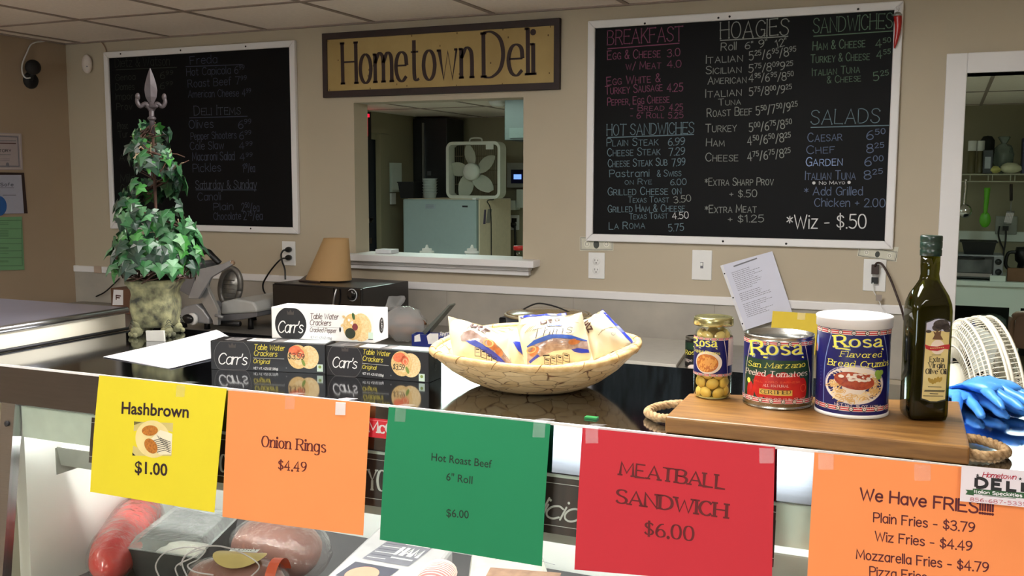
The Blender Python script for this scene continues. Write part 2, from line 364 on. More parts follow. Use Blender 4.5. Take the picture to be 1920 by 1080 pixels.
class Art:
    """printed or written marks lying on a surface map"""
    def __init__(s, mp, soft=False): s.mp = mp; s.mb = MB(); s.rng = random.Random(3); s.soft = soft; s.LAY = 0.0004 if soft else 0.00015
    def P(s, xy): return s.mp.px(*xy)
    def emit(s, pts, faces, m, lay):
        s.mb.use(m, False); s.mb.add([s.mp.to3(p, lay * s.LAY) for p in pts], faces)
    def poly(s, pts, m, lay=1, px=True):
        q = [s.P(p) for p in pts] if px else pts
        if not s.soft: return s.emit(q, [tuple(range(len(q)))], m, lay)
        b = []
        for i in range(len(q)):
            p, r = q[i], q[(i + 1) % len(q)]
            for k in range(5): b.append((p[0] + (r[0] - p[0]) * k / 5, p[1] + (r[1] - p[1]) * k / 5))
        c = (sum(p[0] for p in b) / len(b), sum(p[1] for p in b) / len(b)); n = len(b); R_ = 7; out = [c]; fs = []
        for k in range(1, R_ + 1): out += [(c[0] + (p[0] - c[0]) * k / R_, c[1] + (p[1] - c[1]) * k / R_) for p in b]
        for i in range(n):
            fs.append((0, 1 + i, 1 + (i + 1) % n))
            for k in range(R_ - 1): a_ = 1 + k * n + i; d_ = 1 + k * n + (i + 1) % n; fs.append((a_, a_ + n, d_ + n, d_))
        s.emit(out, fs, m, lay)
    def rect(s, u0, v0, u1, v1, m, lay=1, nu=1, nv=1):
        pts = [(u0 + (u1 - u0) * i / nu, v0 + (v1 - v0) * j / nv) for j in range(nv + 1) for i in range(nu + 1)]
        s.emit(pts, [(j * (nu + 1) + i, j * (nu + 1) + i + 1, (j + 1) * (nu + 1) + i + 1, (j + 1) * (nu + 1) + i) for j in range(nv) for i in range(nu)], m, lay)
    def ell(s, c, ru, rv, m, lay=1, n=28, rot=0.0, px=True, clamp=None, rings=3):
        c = s.P(c) if px else c; pts = [c]; fs = []
        for k in range(1, rings + 1):
            for i in range(n):
                a = 2 * PI * i / n; x = ru * math.cos(a) * k / rings; y = rv * math.sin(a) * k / rings
                u = c[0] + x * math.cos(rot) - y * math.sin(rot); v = c[1] + x * math.sin(rot) + y * math.cos(rot)
                if clamp: u = min(max(u, clamp[0]), clamp[2]); v = min(max(v, clamp[1]), clamp[3])
                pts.append((u, v))
        for i in range(n):
            fs.append((0, 1 + i, 1 + (i + 1) % n))
            for k in range(rings - 1):
                a = 1 + k * n + i; b = 1 + k * n + (i + 1) % n; fs.append((a, a + n, b + n, b))
        s.emit(pts, fs, m, lay)
    def ring(s, c, ru, rv, w, m, lay=1, n=32, px=True, clamp=None):
        c = s.P(c) if px else c
        pts = [(c[0] + ru * math.cos(2 * PI * i / n), c[1] + rv * math.sin(2 * PI * i / n)) for i in range(n + 1)]
        if clamp: pts = [(min(max(u, clamp[0]), clamp[2]), min(max(v, clamp[1]), clamp[3])) for u, v in pts]
        s.line(pts, w, m, lay, px=False)
    def line(s, pts, w, m, lay=1, px=True, smooth=False, nib=None, cap=False):
        q = [s.P(p) for p in pts] if px else [tuple(p) for p in pts]
        if smooth: q = [(p.x, p.y) for p in curve([(p[0], p[1], 0) for p in q], 5)]
        k = len(q)
        if k < 2: return
        L = []; R = []
        for i in range(k):
            a = q[max(i - 1, 0)]; b = q[i]; c = q[min(i + 1, k - 1)]
            d1 = (b[0] - a[0], b[1] - a[1]); d2 = (c[0] - b[0], c[1] - b[1])
            def nrm(d):
                l = math.hypot(*d); return (d[0] / l, d[1] / l) if l > 1e-12 else None
            n1, n2 = nrm(d1), nrm(d2); n1 = n1 or n2 or (1, 0); n2 = n2 or n1
            t = nrm((n1[0] + n2[0], n1[1] + n2[1])) or n1
            cs = max(n1[0] * t[0] + n1[1] * t[1], 0.5)
            ww = (w if nib is None else nib(t)) / 2 / cs
            L.append((b[0] - t[1] * ww, b[1] + t[0] * ww)); R.append((b[0] + t[1] * ww, b[1] - t[0] * ww))
        s.emit(L + R, [(i, i + k, i + k + 1, i + 1) for i in range(k - 1)], m, lay)
        if cap:
            for e in (q[0], q[-1]): s.ell(e, w / 2, w / 2, m, lay, n=8, px=False, rings=1)
    def text(s, txt, p0, p1, hpx, m, lay=2, style='sans', w=0.12, px=True, slant=0.0, dots=False, jit=0.0, caps=False, gap=None, fit=True, wy=None):
        """baseline from p0 to p1 (the run is stretched to fit), cap height hpx in picture pixels at that spot (or metres when px is False)"""
        if px:
            a, b = s.P(p0), s.P(p1)
            t = s.P((p0[0], p0[1] - hpx)); H = math.hypot(t[0] - a[0], t[1] - a[1])
        else: a, b, H = p0, p1, hpx
        serif = style == 'serif'
        gap = gap if gap is not None else (1.25 if style != 'serif' else 1.5)
        items = []; x = 0.0; sup = False
        for ch in txt:
            if ch == '^': sup = not sup; continue
            g = ch; k = 1.0; dy = 0.0
            if caps and ch.isalpha() and ch.islower(): g = ch.upper(); k = 0.74
            if sup: k = 0.58; dy = 3.4
            st, wd_ = glyph(g, serif)
            items.append((st, x, k, dy)); x += wd_ * k + gap * (0.8 if sup else 1.0)
        tot = max(x - gap, 0.5)
        dx, dyv = b[0] - a[0], b[1] - a[1]; ln = math.hypot(dx, dyv); ex = (dx / ln, dyv / ln); ey = (-ex[1], ex[0])
        sx = ln / tot if fit else H / 7.0
        sy = H / 7.0
        for st, ox, k, dy in items:
            jx = s.rng.uniform(-jit, jit); jy = s.rng.uniform(-jit, jit); jr = s.rng.uniform(-jit, jit) * 0.10
            def T(p):
                X = p[0] * k; Y = p[1] * k
                X, Y = X - Y * jr, Y + X * jr
                X = (ox + X + jx * 0.3) * sx + slant * Y * sy; Y = (Y + dy + jy * 0.35) * sy
                return (a[0] + ex[0] * X + ey[0] * Y, a[1] + ex[1] * X + ey[1] * Y)
            for kind, pts in st:
                q = [T(p) for p in pts]
                if kind == '*': s.ell(q[0], w * H * 0.72, w * H * 0.72, m, lay, n=10, px=False, rings=1); continue
                if serif:
                    thin = w * H * 0.42
                    straight = kind == 'l'
                    def nib(t, straight=straight, thin=thin):
                        tx = t[0] * ex[0] + t[1] * ex[1]; ty = t[0] * ey[0] + t[1] * ey[1]
                        if straight and abs(ty) > 0.5 and abs(tx) > 0.16 and tx * ty > 0: return thin * 1.3
                        return thin + (w * H - thin) * abs(ty) ** 1.3
                    s.line(q, w * H, m, lay, px=False, nib=nib)
                    for (e, n2, raw) in ((pts[0], pts[1], 0), (pts[-1], pts[-2], 1)):
                        d = (e[0] - n2[0], e[1] - n2[1]); l = math.hypot(*d)
                        if l < 1e-6 or abs(d[1]) / l < 0.7: continue
                        if not (kind == 'l' or abs(d[0]) / l < 0.12): continue
                        if min(abs(e[1] - z) for z in (0, 7, 7.2, 4.8, -2.2)) > 0.06: continue
                        hw = 0.95 * w / 0.14
                        hw = min(max(hw, 0.75), 1.15)
                        lo, hi = e[0] - hw, e[0] + hw
                        if abs(e[1] - 4.8) < 0.06 or abs(e[1] - 7.2) < 0.06: hi = e[0] + 0.2
                        yy = e[1] + (0.12 if e[1] < 1 else -0.12)
                        s.line([T((lo, yy)), T((hi, yy))], thin * 1.25, m, lay, px=False)
                else:
                    s.line(q, w * H * (0.8 if k < 1 else 1), m, lay, px=False)
                    if style == 'chalk' or style == 'round':
                        for e in (q[0], q[-1]): s.ell(e, w * H * 0.5, w * H * 0.5, m, lay, n=8, px=False, rings=1)
                    if dots:
                        for e in (q[0], q[-1]): s.ell(e, w * H * 1.0, w * H * 1.0, m, lay, n=8, px=False, rings=1)
    def sans(s, txt, p0, p1, hpx, m, lay=2, bold=0.0):
        """the plain built-in letter shapes"""
        a, b = s.P(p0), s.P(p1); t = s.P((p0[0], p0[1] - hpx)); H = math.hypot(t[0] - a[0], t[1] - a[1])
        cu = bpy.data.curves.new('t', 'FONT'); cu.body = txt; cu.size = 1.0; cu.offset = bold; cu.resolution_u = 3
        o = bpy.data.objects.new('t', cu); COL.objects.link(o)
        bpy.context.view_layer.update()
        me = bpy.data.meshes.new_from_object(o.evaluated_get(bpy.context.evaluated_depsgraph_get()))
        vs = [v.co.copy() for v in me.vertices]; fs = [tuple(p.vertices) for p in me.polygons]
        bpy.data.objects.remove(o); bpy.data.curves.remove(cu); bpy.data.meshes.remove(me)
        x0 = min(v.x for v in vs); x1 = max(v.x for v in vs)
        dx, dy = b[0] - a[0], b[1] - a[1]; ln = math.hypot(dx, dy); ex = (dx / ln, dy / ln); ey = (-ex[1], ex[0])
        sx = ln / (x1 - x0); sy = H / 0.73
        s.emit([(a[0] + ex[0] * (v.x - x0) * sx + ey[0] * v.y * sy, a[1] + ex[1] * (v.x - x0) * sx + ey[1] * v.y * sy) for v in vs], fs, m, lay)
    def build(s, name, parent, label=None): return s.mb.build(name, parent, label=label)
# ------------------------------------------------------------------ the setting
D = 4.02; CEIL = 2.366; KC = 2.235; KB = 8.60; XL = -4.345; TH = 0.12
OX0, OX1, OZ0, OZ1 = -2.554, -1.697, 1.285, 2.006       # serving hatch
DX0, DX1, DZ = 0.043, 1.02, 2.037                       # kitchen doorway
M_wall = mat('tan wall paint', (184, 172, 150), 0.65, var=0.025, scale=3, bump=0.08, bscale=160)
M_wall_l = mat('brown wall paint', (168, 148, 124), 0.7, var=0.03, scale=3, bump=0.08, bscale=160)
M_kwall = mat('kitchen wall paint', (150, 143, 118), 0.7, var=0.03, scale=3)
M_ceil = mat('ceiling tile', (242, 232, 222), 0.85, var=0.04, scale=60, bump=0.25, bscale=220)
M_grid = mat('ceiling grid', (150, 134, 124), 0.6)
M_white = mat('white trim paint', (230, 228, 228), 0.45, var=0.015, scale=5)
M_whitec = mat('white kitchen paint', (214, 222, 214), 0.45, var=0.02, scale=5)
M_floor = mat('floor tile', (206, 196, 182), 0.5, var=0.08, scale=4)
M_splash = mat('splash tile', (178, 172, 160), 0.35, col2=(160, 155, 146), scale=7, detail=6)
M_black = mat('black plastic', (16, 16, 18), 0.35, var=0.1)
M_blackm = mat('matt black', (20, 19, 19), 0.7, var=0.1)
M_dark = mat('dark grey metal', (52, 52, 55), 0.45, metal=0.4)
M_steel = mat('brushed steel', (176, 176, 178), 0.28, metal=1.0, var=0.05, scale=40, stretch=(1, 30, 30))
M_chrome = mat('chrome', (220, 220, 222), 0.08, metal=1.0, var=0.01)
M_paper = mat('white paper', (232, 232, 236), 0.8, var=0.012, scale=8)
M_ink = mat('black ink', (28, 26, 30), 0.7, var=0.1)
M_grey = mat('grey ink', (120, 120, 128), 0.7, var=0.1)
M_wplast = mat('white plastic', (228, 228, 226), 0.4, var=0.015)

def st(name, mb, bevel=0.0, parent=None): return mb.build(name, parent, kind='structure', bevel=bevel)
st('floor', MB().use(M_floor).box(-6, 4, -5.2, 8.9, -0.1, 0))
# ceilings
mb = MB().use(M_ceil).box(XL - 0.1, 3.4, -5.2, D + 0.005, CEIL, CEIL + 0.08)
mb.use(M_grid)
gx = -4.227
while gx < 3.3:
    mb.box(gx - 0.011, gx + 0.011, -5.0, D, CEIL - 0.004, CEIL); gx += 0.5985
gy = 3.44
while gy > -5:
    mb.box(XL, 3.2, gy - 0.011, gy + 0.011, CEIL - 0.0041, CEIL); gy -= 1.2
mb.box(XL, 3.2, D - 0.02, D, CEIL - 0.006, CEIL); mb.box(XL, XL + 0.02, -5, D, CEIL - 0.006, CEIL)
st('ceiling', mb)
mb = MB().use(M_ceil).box(-4.8, 2.3, D + TH, KB + 0.1, KC, KC + 0.08)
mb.use(M_grid)
for i in range(12): mb.box(-4.6 + 0.6 * i - 0.01, -4.6 + 0.6 * i + 0.01, D + TH, KB, KC - 0.004, KC)
for i in range(4): mb.box(-4.7, 2.2, 4.9 + 1.2 * i - 0.01, 4.9 + 1.2 * i + 0.01, KC - 0.0041, KC)
st('ceiling_2', mb)
# walls
mb = MB().use(M_wall)
y0, y1 = D, D + TH
mb.box(XL - 0.1, OX0, y0, y1, 0, 2.6); mb.box(OX0, OX1, y0, y1, 0, OZ0); mb.box(OX0, OX1, y0, y1, OZ1, 2.6)
mb.box(OX1, DX0, y0, y1, 0, 2.6); mb.box(DX0, DX1, y0, y1, DZ, 2.6); mb.box(DX1, 3.4, y0, y1, 0, 2.6)
st('wall_back', mb)
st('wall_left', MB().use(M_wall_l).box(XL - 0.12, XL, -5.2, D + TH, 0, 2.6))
st('wall_right', MB().use(M_wall).box(3.2, 3.35, -5.2, D + TH, 0, 2.6))
WX0, WX1, WZ0, WZ1 = -3.15, -0.78, 0.96, 2.1
mb = MB().use(M_wall)
mb.box(XL, WX0, -5.15, -5, 0, 2.6); mb.box(WX1, 3.3, -5.15, -5, 0, 2.6); mb.box(WX0, WX1, -5.15, -5, 0, WZ0); mb.box(WX0, WX1, -5.15, -5, WZ1, 2.6)
st('wall_front', mb)
st('wall_kitchen_back', MB().use(M_kwall).box(-4.9, 2.4, KB, KB + 0.12, 0, 2.6))
mb = MB().use(M_kwall)
mb.box(-4.72, -4.58, D + TH, 6.66, 0, 2.6); mb.box(-4.72, -4.58, 7.60, KB, 0, 2.6); mb.box(-4.72, -4.58, 6.66, 7.60, 2.0, 2.6)
st('wall_kitchen_left', mb)
st('wall_kitchen_right', MB().use(M_kwall).box(2.2, 2.3, D + TH, KB, 0, 2.6))
# unseen shop window, added for the white reflection in the fascia
wroot = tag(thing('unseen_window_1', None, None, (-1.965, -5.05, WZ0)), kind='structure')
mb = MB().use(M_white)
for a, b in ((WX0, WX0 + 0.05), ((WX0 + WX1) / 2 - 0.025, (WX0 + WX1) / 2 + 0.025), (WX1 - 0.05, WX1)): mb.box(a, b, -5.1, -5.04, WZ0, WZ1)
mb.box(WX0, WX1, -5.1, -5.04, WZ0, WZ0 + 0.05); mb.box(WX0, WX1, -5.1, -5.04, WZ1 - 0.05, WZ1)
mb.build('window_frame', wroot, kind='structure')
MB().use(glass('window glass', (245, 250, 250))).box(WX0 + 0.05, WX1 - 0.05, -5.075, -5.07, WZ0 + 0.05, WZ1 - 0.05).build('window_pane', wroot, kind='structure')
# chair rail, splash tiles, hatch sill, door casing
st('trim_1', MB().use(M_white).box(XL, -0.03, D - 0.016, D + 0.001, 1.150, 1.184), 0.004)
mb = MB().use(M_splash).box(XL, -0.03, D - 0.006, D + 0.001, 0.9, 1.15)
mb.use(mat('tile joint', (140, 134, 124), 0.8))
for i in range(8): mb.box(-3.9 + 0.61 * i, -3.898 + 0.61 * i, D - 0.0063, D, 0.9, 1.15)
st('trim_2', mb)
mb = MB().use(M_white)
mb.box(OX0 - 0.085, OX1 + 0.082, D - 0.08, D + 0.002, 1.276, 1.3065)
mb.box(OX0 + 0.001, OX1 - 0.001, D, D + TH + 0.02, 1.28, 1.3065)
mb.box(OX0 - 0.05, OX1 + 0.045, D - 0.045, D + 0.001, 1.258, 1.276)
mb.box(OX0 - 0.05, OX1 + 0.04, D - 0.03, D + 0.001, 1.236, 1.258)
st('trim_3', mb, 0.003)
mb = MB().use(M_white)
mb.box(DX0 - 0.070, DX0, D - 0.022, D + 0.001, 0, DZ + 0.072); mb.box(DX0, DX1, D - 0.022, D + 0.001, DZ, DZ + 0.072)
mb.box(DX1, DX1 + 0.072, D - 0.022, D + 0.001, 0, DZ + 0.072)
mb.box(DX0 - 0.016, DX0, D - 0.02, D + TH + 0.004, 0, DZ); mb.box(DX0, DX1, D - 0.02, D + TH + 0.004, DZ, DZ + 0.014)
st('door_1', mb, 0.003)
# black back door of the kitchen in its frame
mb = MB().use(M_kwall)
mb.box(-4.6, -4.55, 7.58, 7.73, 0, 2.05); mb.box(-4.6, -4.55, 6.56, 6.68, 0, 2.05); mb.box(-4.6, -4.55, 6.56, 7.73, 2.051, 2.10)
mb.use(mat('dark door', (30, 34, 44), 0.5)).box(-4.66, -4.61, 6.66, 7.60, 0, 2.0)
mb.use(M_steel)
mb.box(-4.61, -4.56, 7.40, 7.44, 1.28, 1.32); mb.box(-4.58, -4.56, 7.34, 7.46, 1.30, 1.32); mb.box(-4.61, -4.56, 7.38, 7.44, 1.10, 1.15)
st('door_2', mb)

# ------------------------------------------------------------------ ceiling lamps
def troffer(x, y, z, lx, ly, power, col, label, group=None):
    t = thing('ceiling_light', label, 'ceiling light', (x, y, z), group)
    mb = MB().use(M_white)
    mb.box(x - lx / 2, x + lx / 2, y - ly / 2, y - ly / 2 + 0.03, z - 0.02, z - 0.001); mb.box(x - lx / 2, x + lx / 2, y + ly / 2 - 0.03, y + ly / 2, z - 0.02, z - 0.001)
    mb.box(x - lx / 2, x - lx / 2 + 0.03, y - ly / 2 + 0.03, y + ly / 2 - 0.03, z - 0.02, z - 0.001); mb.box(x + lx / 2 - 0.03, x + lx / 2, y - ly / 2 + 0.03, y + ly / 2 - 0.03, z - 0.02, z - 0.001)
    mb.build('frame', t)
    MB().use(lamp_mat('lamp ' + label, col, power)).box(x - lx / 2 + 0.03, x + lx / 2 - 0.03, y - ly / 2 + 0.03, y + ly / 2 - 0.03, z - 0.014, z - 0.008).build('diffuser', t)
    return t
troffer(-0.75, 1.8, CEIL, 0.6, 1.2, L_COUNTER, (255, 252, 248), 'ceiling light panel above the front counter')
troffer(-1.35, -0.7, CEIL, 0.6, 1.2, L_FRONT, (255, 250, 244), 'left ceiling light panel in the shop behind the viewer')
troffer(-3.2, 1.0, CEIL, 0.6, 1.2, L_LEFT_FILL, (255, 246, 238), 'added fill light panel over the left end of the shop')  # unseen panel, added to brighten the left wall
troffer(0.75, -0.7, CEIL, 0.6, 1.2, L_FRONT, (255, 250, 244), 'right ceiling light panel in the shop behind the viewer')
troffer(-2.90, 5.6, KC, 0.6, 0.85, L_KITCHEN, (226, 255, 242), 'kitchen ceiling light seen through the serving hatch')
troffer(0.50, 5.45, KC, 0.5, 0.9, L_KITCHEN, (226, 255, 242), 'kitchen ceiling light above the doorway side')
# ------------------------------------------------------------------ main display case
CT = 1.28; CF = 1.402; CBK = 1.93; CX0, CX1 = -1.84, 1.25
M_top = mat('polished steel top', (158, 161, 168), 0.085, metal=1.0, var=0.05, scale=30, stretch=(.5, 8, 8))
M_fascia = mat('steel fascia', (132, 132, 137), 0.10, metal=1.0, var=0.04, scale=20, stretch=(0.6, 12, 12))
M_edge_glint = mat('painted edge highlight', (244, 244, 246), 0.3, metal=0.0, var=0.01)  # white non-metal colour stands in for the highlight on the steel edge
M_case = mat('white case lining', (236, 236, 232), 0.5, var=0.01)
M_deck = mat('grey case deck', (84, 80, 85), 0.4, metal=0.3)
M_wood = mat('brown wood print', (66, 46, 42), 0.5, col2=(46, 32, 30), scale=14, stretch=(4, 1, 0.25))
M_cream = mat('cream ink', (206, 200, 196), 0.6)
case = thing('deli_case', 'long glass-fronted deli display case with black polished top holding the groceries', 'display case', ((CX0 + CX1) / 2, 1.65, 0))
mb = MB().use(M_top).box(CX0 + 0.001, CX1, CF + 0.002, CBK, CT - 0.03, CT)
mb.build('countertop', case, bevel=0.003)
FZ = 1.205; FY = 1.392
mb = MB().use(M_fascia)
n = 6; pr = [(CF, CT - 0.0015), (CF - 0.0005, CT - 0.003), (FY, FZ), (FY + 0.004, FZ - 0.003), (FY + 0.02, FZ - 0.003), (CF + 0.016, CT - 0.0015)]
mb.loft([[V((x, y, z)) for y, z in pr] for x in (CX0, CX1)], cap=True)
mb.build('fascia', case)
MB().use(M_edge_glint).box(CX0, CX1, CF - 0.0016, CF + 0.0020, CT - 0.0036, CT + 0.0006).build('edge_highlight', case)  # thin white strip drawing the highlight along the front edge
# glass, posts, lining
GL0, GL1 = (FY + 0.004, FZ - 0.004), (1.325, 0.70)
def gy_(z): return GL0[0] + (GL1[0] - GL0[0]) * (GL0[1] - z) / (GL0[1] - GL1[1])
mb = MB().use(glass('case glass', (250, 254, 252), ior=1.4))
mb.hexa([V((-1.682, GL1[0], GL1[1])), V((CX1, GL1[0], GL1[1])), V((CX1, GL1[0] + 0.005, GL1[1])), V((-1.682, GL1[0] + 0.005, GL1[1])),
         V((-1.682, GL0[0], GL0[1])), V((CX1, GL0[0], GL0[1])), V((CX1, GL0[0] + 0.005, GL0[1])), V((-1.682, GL0[0] + 0.005, GL0[1]))])
gl = mb.build('front_glass', case)
# engraved scroll on the glass
def Pg(px, py): return onP(px, py, (0, GL0[0] - 0.0006, GL0[1]), V((0, GL0[1] - GL1[1], -(GL0[0] - GL1[0]))).normalized())
mb = MB().use(glass('frosted scroll', (235, 233, 230), rough=.4, haze=.45, hazecol=(190, 188, 186)))
for pts in (((300, 1085), (292, 1060), (310, 1036), (350, 1026), (380, 1032), (360, 1046), (330, 1062), (335, 1085)),
            ((352, 1085), (342, 1052), (370, 1028), (410, 1024), (452, 1036), (486, 1060), (470, 1082)),
            ((338, 1060), (350, 1040), (385, 1030), (372, 1048), (352, 1060), (365, 1072), (400, 1078))):
    mb.tube([Pg(*p) for p in pts], 0.0013, n=6)
mb.build('frosted_scroll', gl)
mb = MB().use(M_steel).hexa([V((-1.72, 1.318, 0.7)), V((-1.683, 1.318, 0.7)), V((-1.683, 1.34, 0.7)), V((-1.72, 1.34, 0.7)),
                            V((-1.72, FY, FZ)), V((-1.683, FY, FZ)), V((-1.683, FY + 0.02, FZ)), V((-1.72, FY + 0.02, FZ))])
mb.use(M_dark).lathe([(0.005, 0), (0.006, 0.003), (0.003, 0.004)], M=frame((-1.70, FY - 0.006, 1.165), (1, 0, 0), (0, -1, 0.1)), n=10)
mb.build('corner_post', case)
MB().use(M_case).box(-1.72, -1.69, 1.415, CBK - 0.021, 0.7, CT - 0.031).build('end_panel', case)
MB().use(M_case).box(-1.72, CX1, CBK - 0.02, CBK, 0.7, CT - 0.031).build('back_panel', case)
MB().use(M_dark).box(CX0, CX1, 1.36, CBK, 0.0, 0.70).build('base_cabinet', case)
MB().use(M_deck).box(-1.625, CX1, 1.40, CBK - 0.021, 0.70, 0.83).build('deck', case, bevel=0.004)
MB().use(M_case).box(-1.689, -1.63, 1.36, CBK - 0.021, 0.70, 0.72).build('tray', case)
MB().use(mat('pale header strip', (196, 200, 190), 0.5)).box(-1.68, CX1, FY + 0.012, FY + 0.02, 1.136, FZ - 0.006).build('header_strip', case)
# lamp tube and its reflector
MB().use(lamp_mat('case tube', (255, 252, 246), L_CASE)).lathe([(0.008, -1.0), (0.009, -0.99), (0.009, 0.99), (0.008, 1.0)], M=frame((-0.62, 1.475, 1.125), (0, 1, 0), (1, 0, 0)), n=12).build('lamp_tube', case)
mb = MB().use(mat('reflector grey', (150, 148, 144), .5)).box(-1.623, -1.620, 1.43, 1.50, 1.058, 1.112)
for a, b in (((1.44, 1.075), (1.50, 1.06)), ((1.44, 1.075), (1.432, 1.112))):
    mb.hexa([V((-1.62, a[0], a[1])), V((CX1, a[0], a[1])), V((CX1, b[0], b[1])), V((-1.62, b[0], b[1])),
             V((-1.62, a[0], a[1] + .003)), V((CX1, a[0], a[1] + .003)), V((CX1, b[0], b[1] + .003)), V((-1.62, b[0], b[1] + .003))])
mb.build('lamp_reflector', case)
# printed wood strip under the fascia
sz0, sz1 = 1.035, 1.198
ny = V((0, GL0[1] - GL1[1], -(GL0[0] - GL1[0]))).normalized()
def Ps(px, py): return onP(px, py, (0, GL0[0] + 0.008, GL0[1]), ny)
tl, tr, br, bl = Ps(171, 768 + 18), Ps(1456, 939), Ps(1454, 1042), Ps(171, 872)
zt, zb = 1.197, 1.108
def gp(x, z): return V((x, gy_(z) + 0.009, z))
fm = Flat(gp(tl.x, zt), gp(tr.x, zt), gp(tr.x, zb), gp(tl.x, zb))
mb = MB().use(M_wood); fm.surf(mb, 1, 1); fm.surf(mb, 1, 1, -0.003)
strip = mb.build('graphic_strip', case)
a = Art(fm)
for z in (0.012, 0.077): a.rect(0, z, (tr - tl).length, z + 0.0009, M_cream)
a.text('O', (413, 884), (424, 885), 32, M_cream, style='serif', w=0.16)
a.text('YO', (690, 918), (724, 921), 38, M_cream, style='serif', w=0.14, gap=0.6)
a.text('licio', (1012, 968), (1082, 980), 36, M_cream, style='round', w=0.10, slant=0.45, gap=0.5)
a.build('lettering', strip)
# red sticker on the fascia
def Pf(px, py): return onP(px, py, (0, FY - 0.0004, FZ), V((0, 0.072, -0.0095)).normalized())
M_red = mat('red print', (196, 24, 40), 0.45)
fl = Flat(Pf(676, 781), Pf(737, 788), Pf(735, 824), Pf(674, 817))
mb = MB().use(M_red); fl.surf(mb, 1, 1)
stk = mb.build('sticker', case, label='red sticker with cream lettering')
a = Art(fl)
a.line([(676, 785), (737, 792)], 0.0009, mat('pink line', (230, 120, 130), 0.5)); a.line([(674, 813), (735, 820)], 0.0009, M_red)
a.text('McC', (690, 809), (738, 814), 20, M_cream, style='serif', w=0.26, gap=0.7)
a.build('lettering', stk)

# ------------------------------------------------------------------ taller neighbouring case on the left
T2 = 1.336
c2 = thing('deli_case', 'taller display case with grey top and bright cream side at left edge', 'display case', (-2.5, 1.63, 0))
M_gtop = mat('grey polished top', (156, 155, 172), 0.28, metal=.6, var=0.06, scale=14)
MB().use(M_gtop).box(-3.3, -1.852, 1.38, 1.865, T2 - 0.012, T2).build('countertop', c2, bevel=0.003)
mb = MB().use(M_steel)
mb.tube([(-1.852, 1.37, T2 - 0.008), (-1.852, 1.866, T2 - 0.008)], 0.0085, n=12, cr=0)
mb.build('edge_trim', c2)
MB().use(mat('cream enamel', (240, 234, 214), 0.35, var=0.01)).box(-3.3, -1.852, 1.40, 1.86, 0.72, T2 - 0.0125).build('side_panel', c2)
MB().use(M_dark).box(-3.3, -1.851, 1.40, 1.86, 0.0, 0.719).build('base_cabinet', c2)
MB().use(M_dark).tube([(-1.8455, 1.41, CT + 0.003), (-1.8455, 1.862, CT + 0.003)], 0.004, n=8, cr=0).build('seal_strip', c2)
# ------------------------------------------------------------------ paper signs taped along the case front
YS = 1.394
M_tape = glass('clear tape', (250, 250, 250), rough=0.25, haze=0.10)
M_wtape = mat('white tape', (225, 215, 214), 0.5)
def sheet(label, col, tl, tr, bl, br, tapes, dark=None, name='paper_sign', bul=0.004):
    TL, TR = onY(*tl, YS), onY(*tr, YS)
    BL, BR = onY(*bl, 1.364), onY(*br, 1.364)
    m = mat('paper ' + label, col, 0.85, var=0.012, scale=10)
    t = thing(name, label, 'paper sign', (TL + TR) / 2, 'priced paper signs taped along the case front')
    r = random.Random(sum(col)); k1, k2 = r.uniform(-1, 1), r.uniform(0.2, 1)
    fl = Flat(TL, TR, BR, BL, bulge=lambda u, v: bul * (math.sin(PI * v) * k2 * 0.8 + 0.5 * k1 * math.sin(PI * u) * (1 - v)))
    mb = MB().use(m, True); fl.surf(mb, 12, 10); fl.surf(mb, 12, 10, -0.0003); mb.build('sheet', t)
    for (x, y, kind) in tapes:
        p = V((onY(x, y, YS).x, 0, 0)).x
        mb = MB().use(M_wtape if kind == 'w' else M_tape)
        q = fl.to2(V((p, YS, CT - 0.002)))
        w = 0.010
        pts = [(q[0] - w, q[1] - 0.021), (q[0] + w, q[1] - 0.020), (q[0] + w, q[1] + 0.0002), (q[0] - w, q[1] + 0.0002)]
        P3 = [fl.to3(z, 0.0009) for z in pts]
        mb.add(P3, [(0, 1, 2, 3)])
        a, b = P3[3], P3[2]
        a2, b2 = V((a.x - 0.002, CF + 0.002, CT + 0.0014)), V((b.x - 0.002, CF + 0.002, CT + 0.0014))
        a3, b3 = V((a.x + 0.004, CF + 0.017, CT + 0.0009)), V((b.x + 0.006, CF + 0.019, CT + 0.0009))
        mb.add([a, b, b2, a2], [(0, 1, 2, 3)]); mb.add([a2, b2, b3, a3], [(0, 1, 2, 3)])
        mb.build('tape', t)
    return t, fl
# yellow
t, fl = sheet('yellow paper sign reading Hashbrown with a photo of two patties', (226, 210, 40), (186, 704), (425, 729), (169, 922), (402, 961), [(340, 716, 'c')])
a = Art(fl)
MI = mat('sign ink', (40, 14, 18), 0.7)
a.sans('Hashbrown', (229, 775), (355, 783), 23, MI, bold=0.022); a.sans('$1.00', (254, 886), (315, 892), 23, MI, bold=0.022)
a.build('lettering', t)
a = Art(fl)
a.poly([(250, 854), (323, 855), (326, 793), (253, 790)], mat('plate rim', (206, 190, 120), 0.6))
a.ell((288, 823), 0.041, 0.034, mat('plate', (232, 214, 150), 0.5), 2, n=36)
a.poly([(250, 854), (256, 854), (250, 848)], M_ink, 3); a.poly([(253, 790), (268, 791), (253, 797)], mat('olive corner', (120, 110, 50)), 3)
a.poly([(283, 825), (302, 806), (325, 813), (323, 852), (300, 852)], mat('napkin', (236, 228, 200), 0.7), 3)
for i in range(7):
    a.line([(290 + i, 826 + i * 3.6), (304 + i, 822 + i * 3.6), (322, 829 + i * 3.2)], 0.0011, M_ink, 4)
    a.line([(296 + i * 3, 815 + i * 2), (300 + i * 3, 822 + i * 4)], 0.0008, M_ink, 4)
MH = mat('hash brown patty', (206, 130, 40), 0.7, col2=(150, 86, 22), scale=260, detail=6)
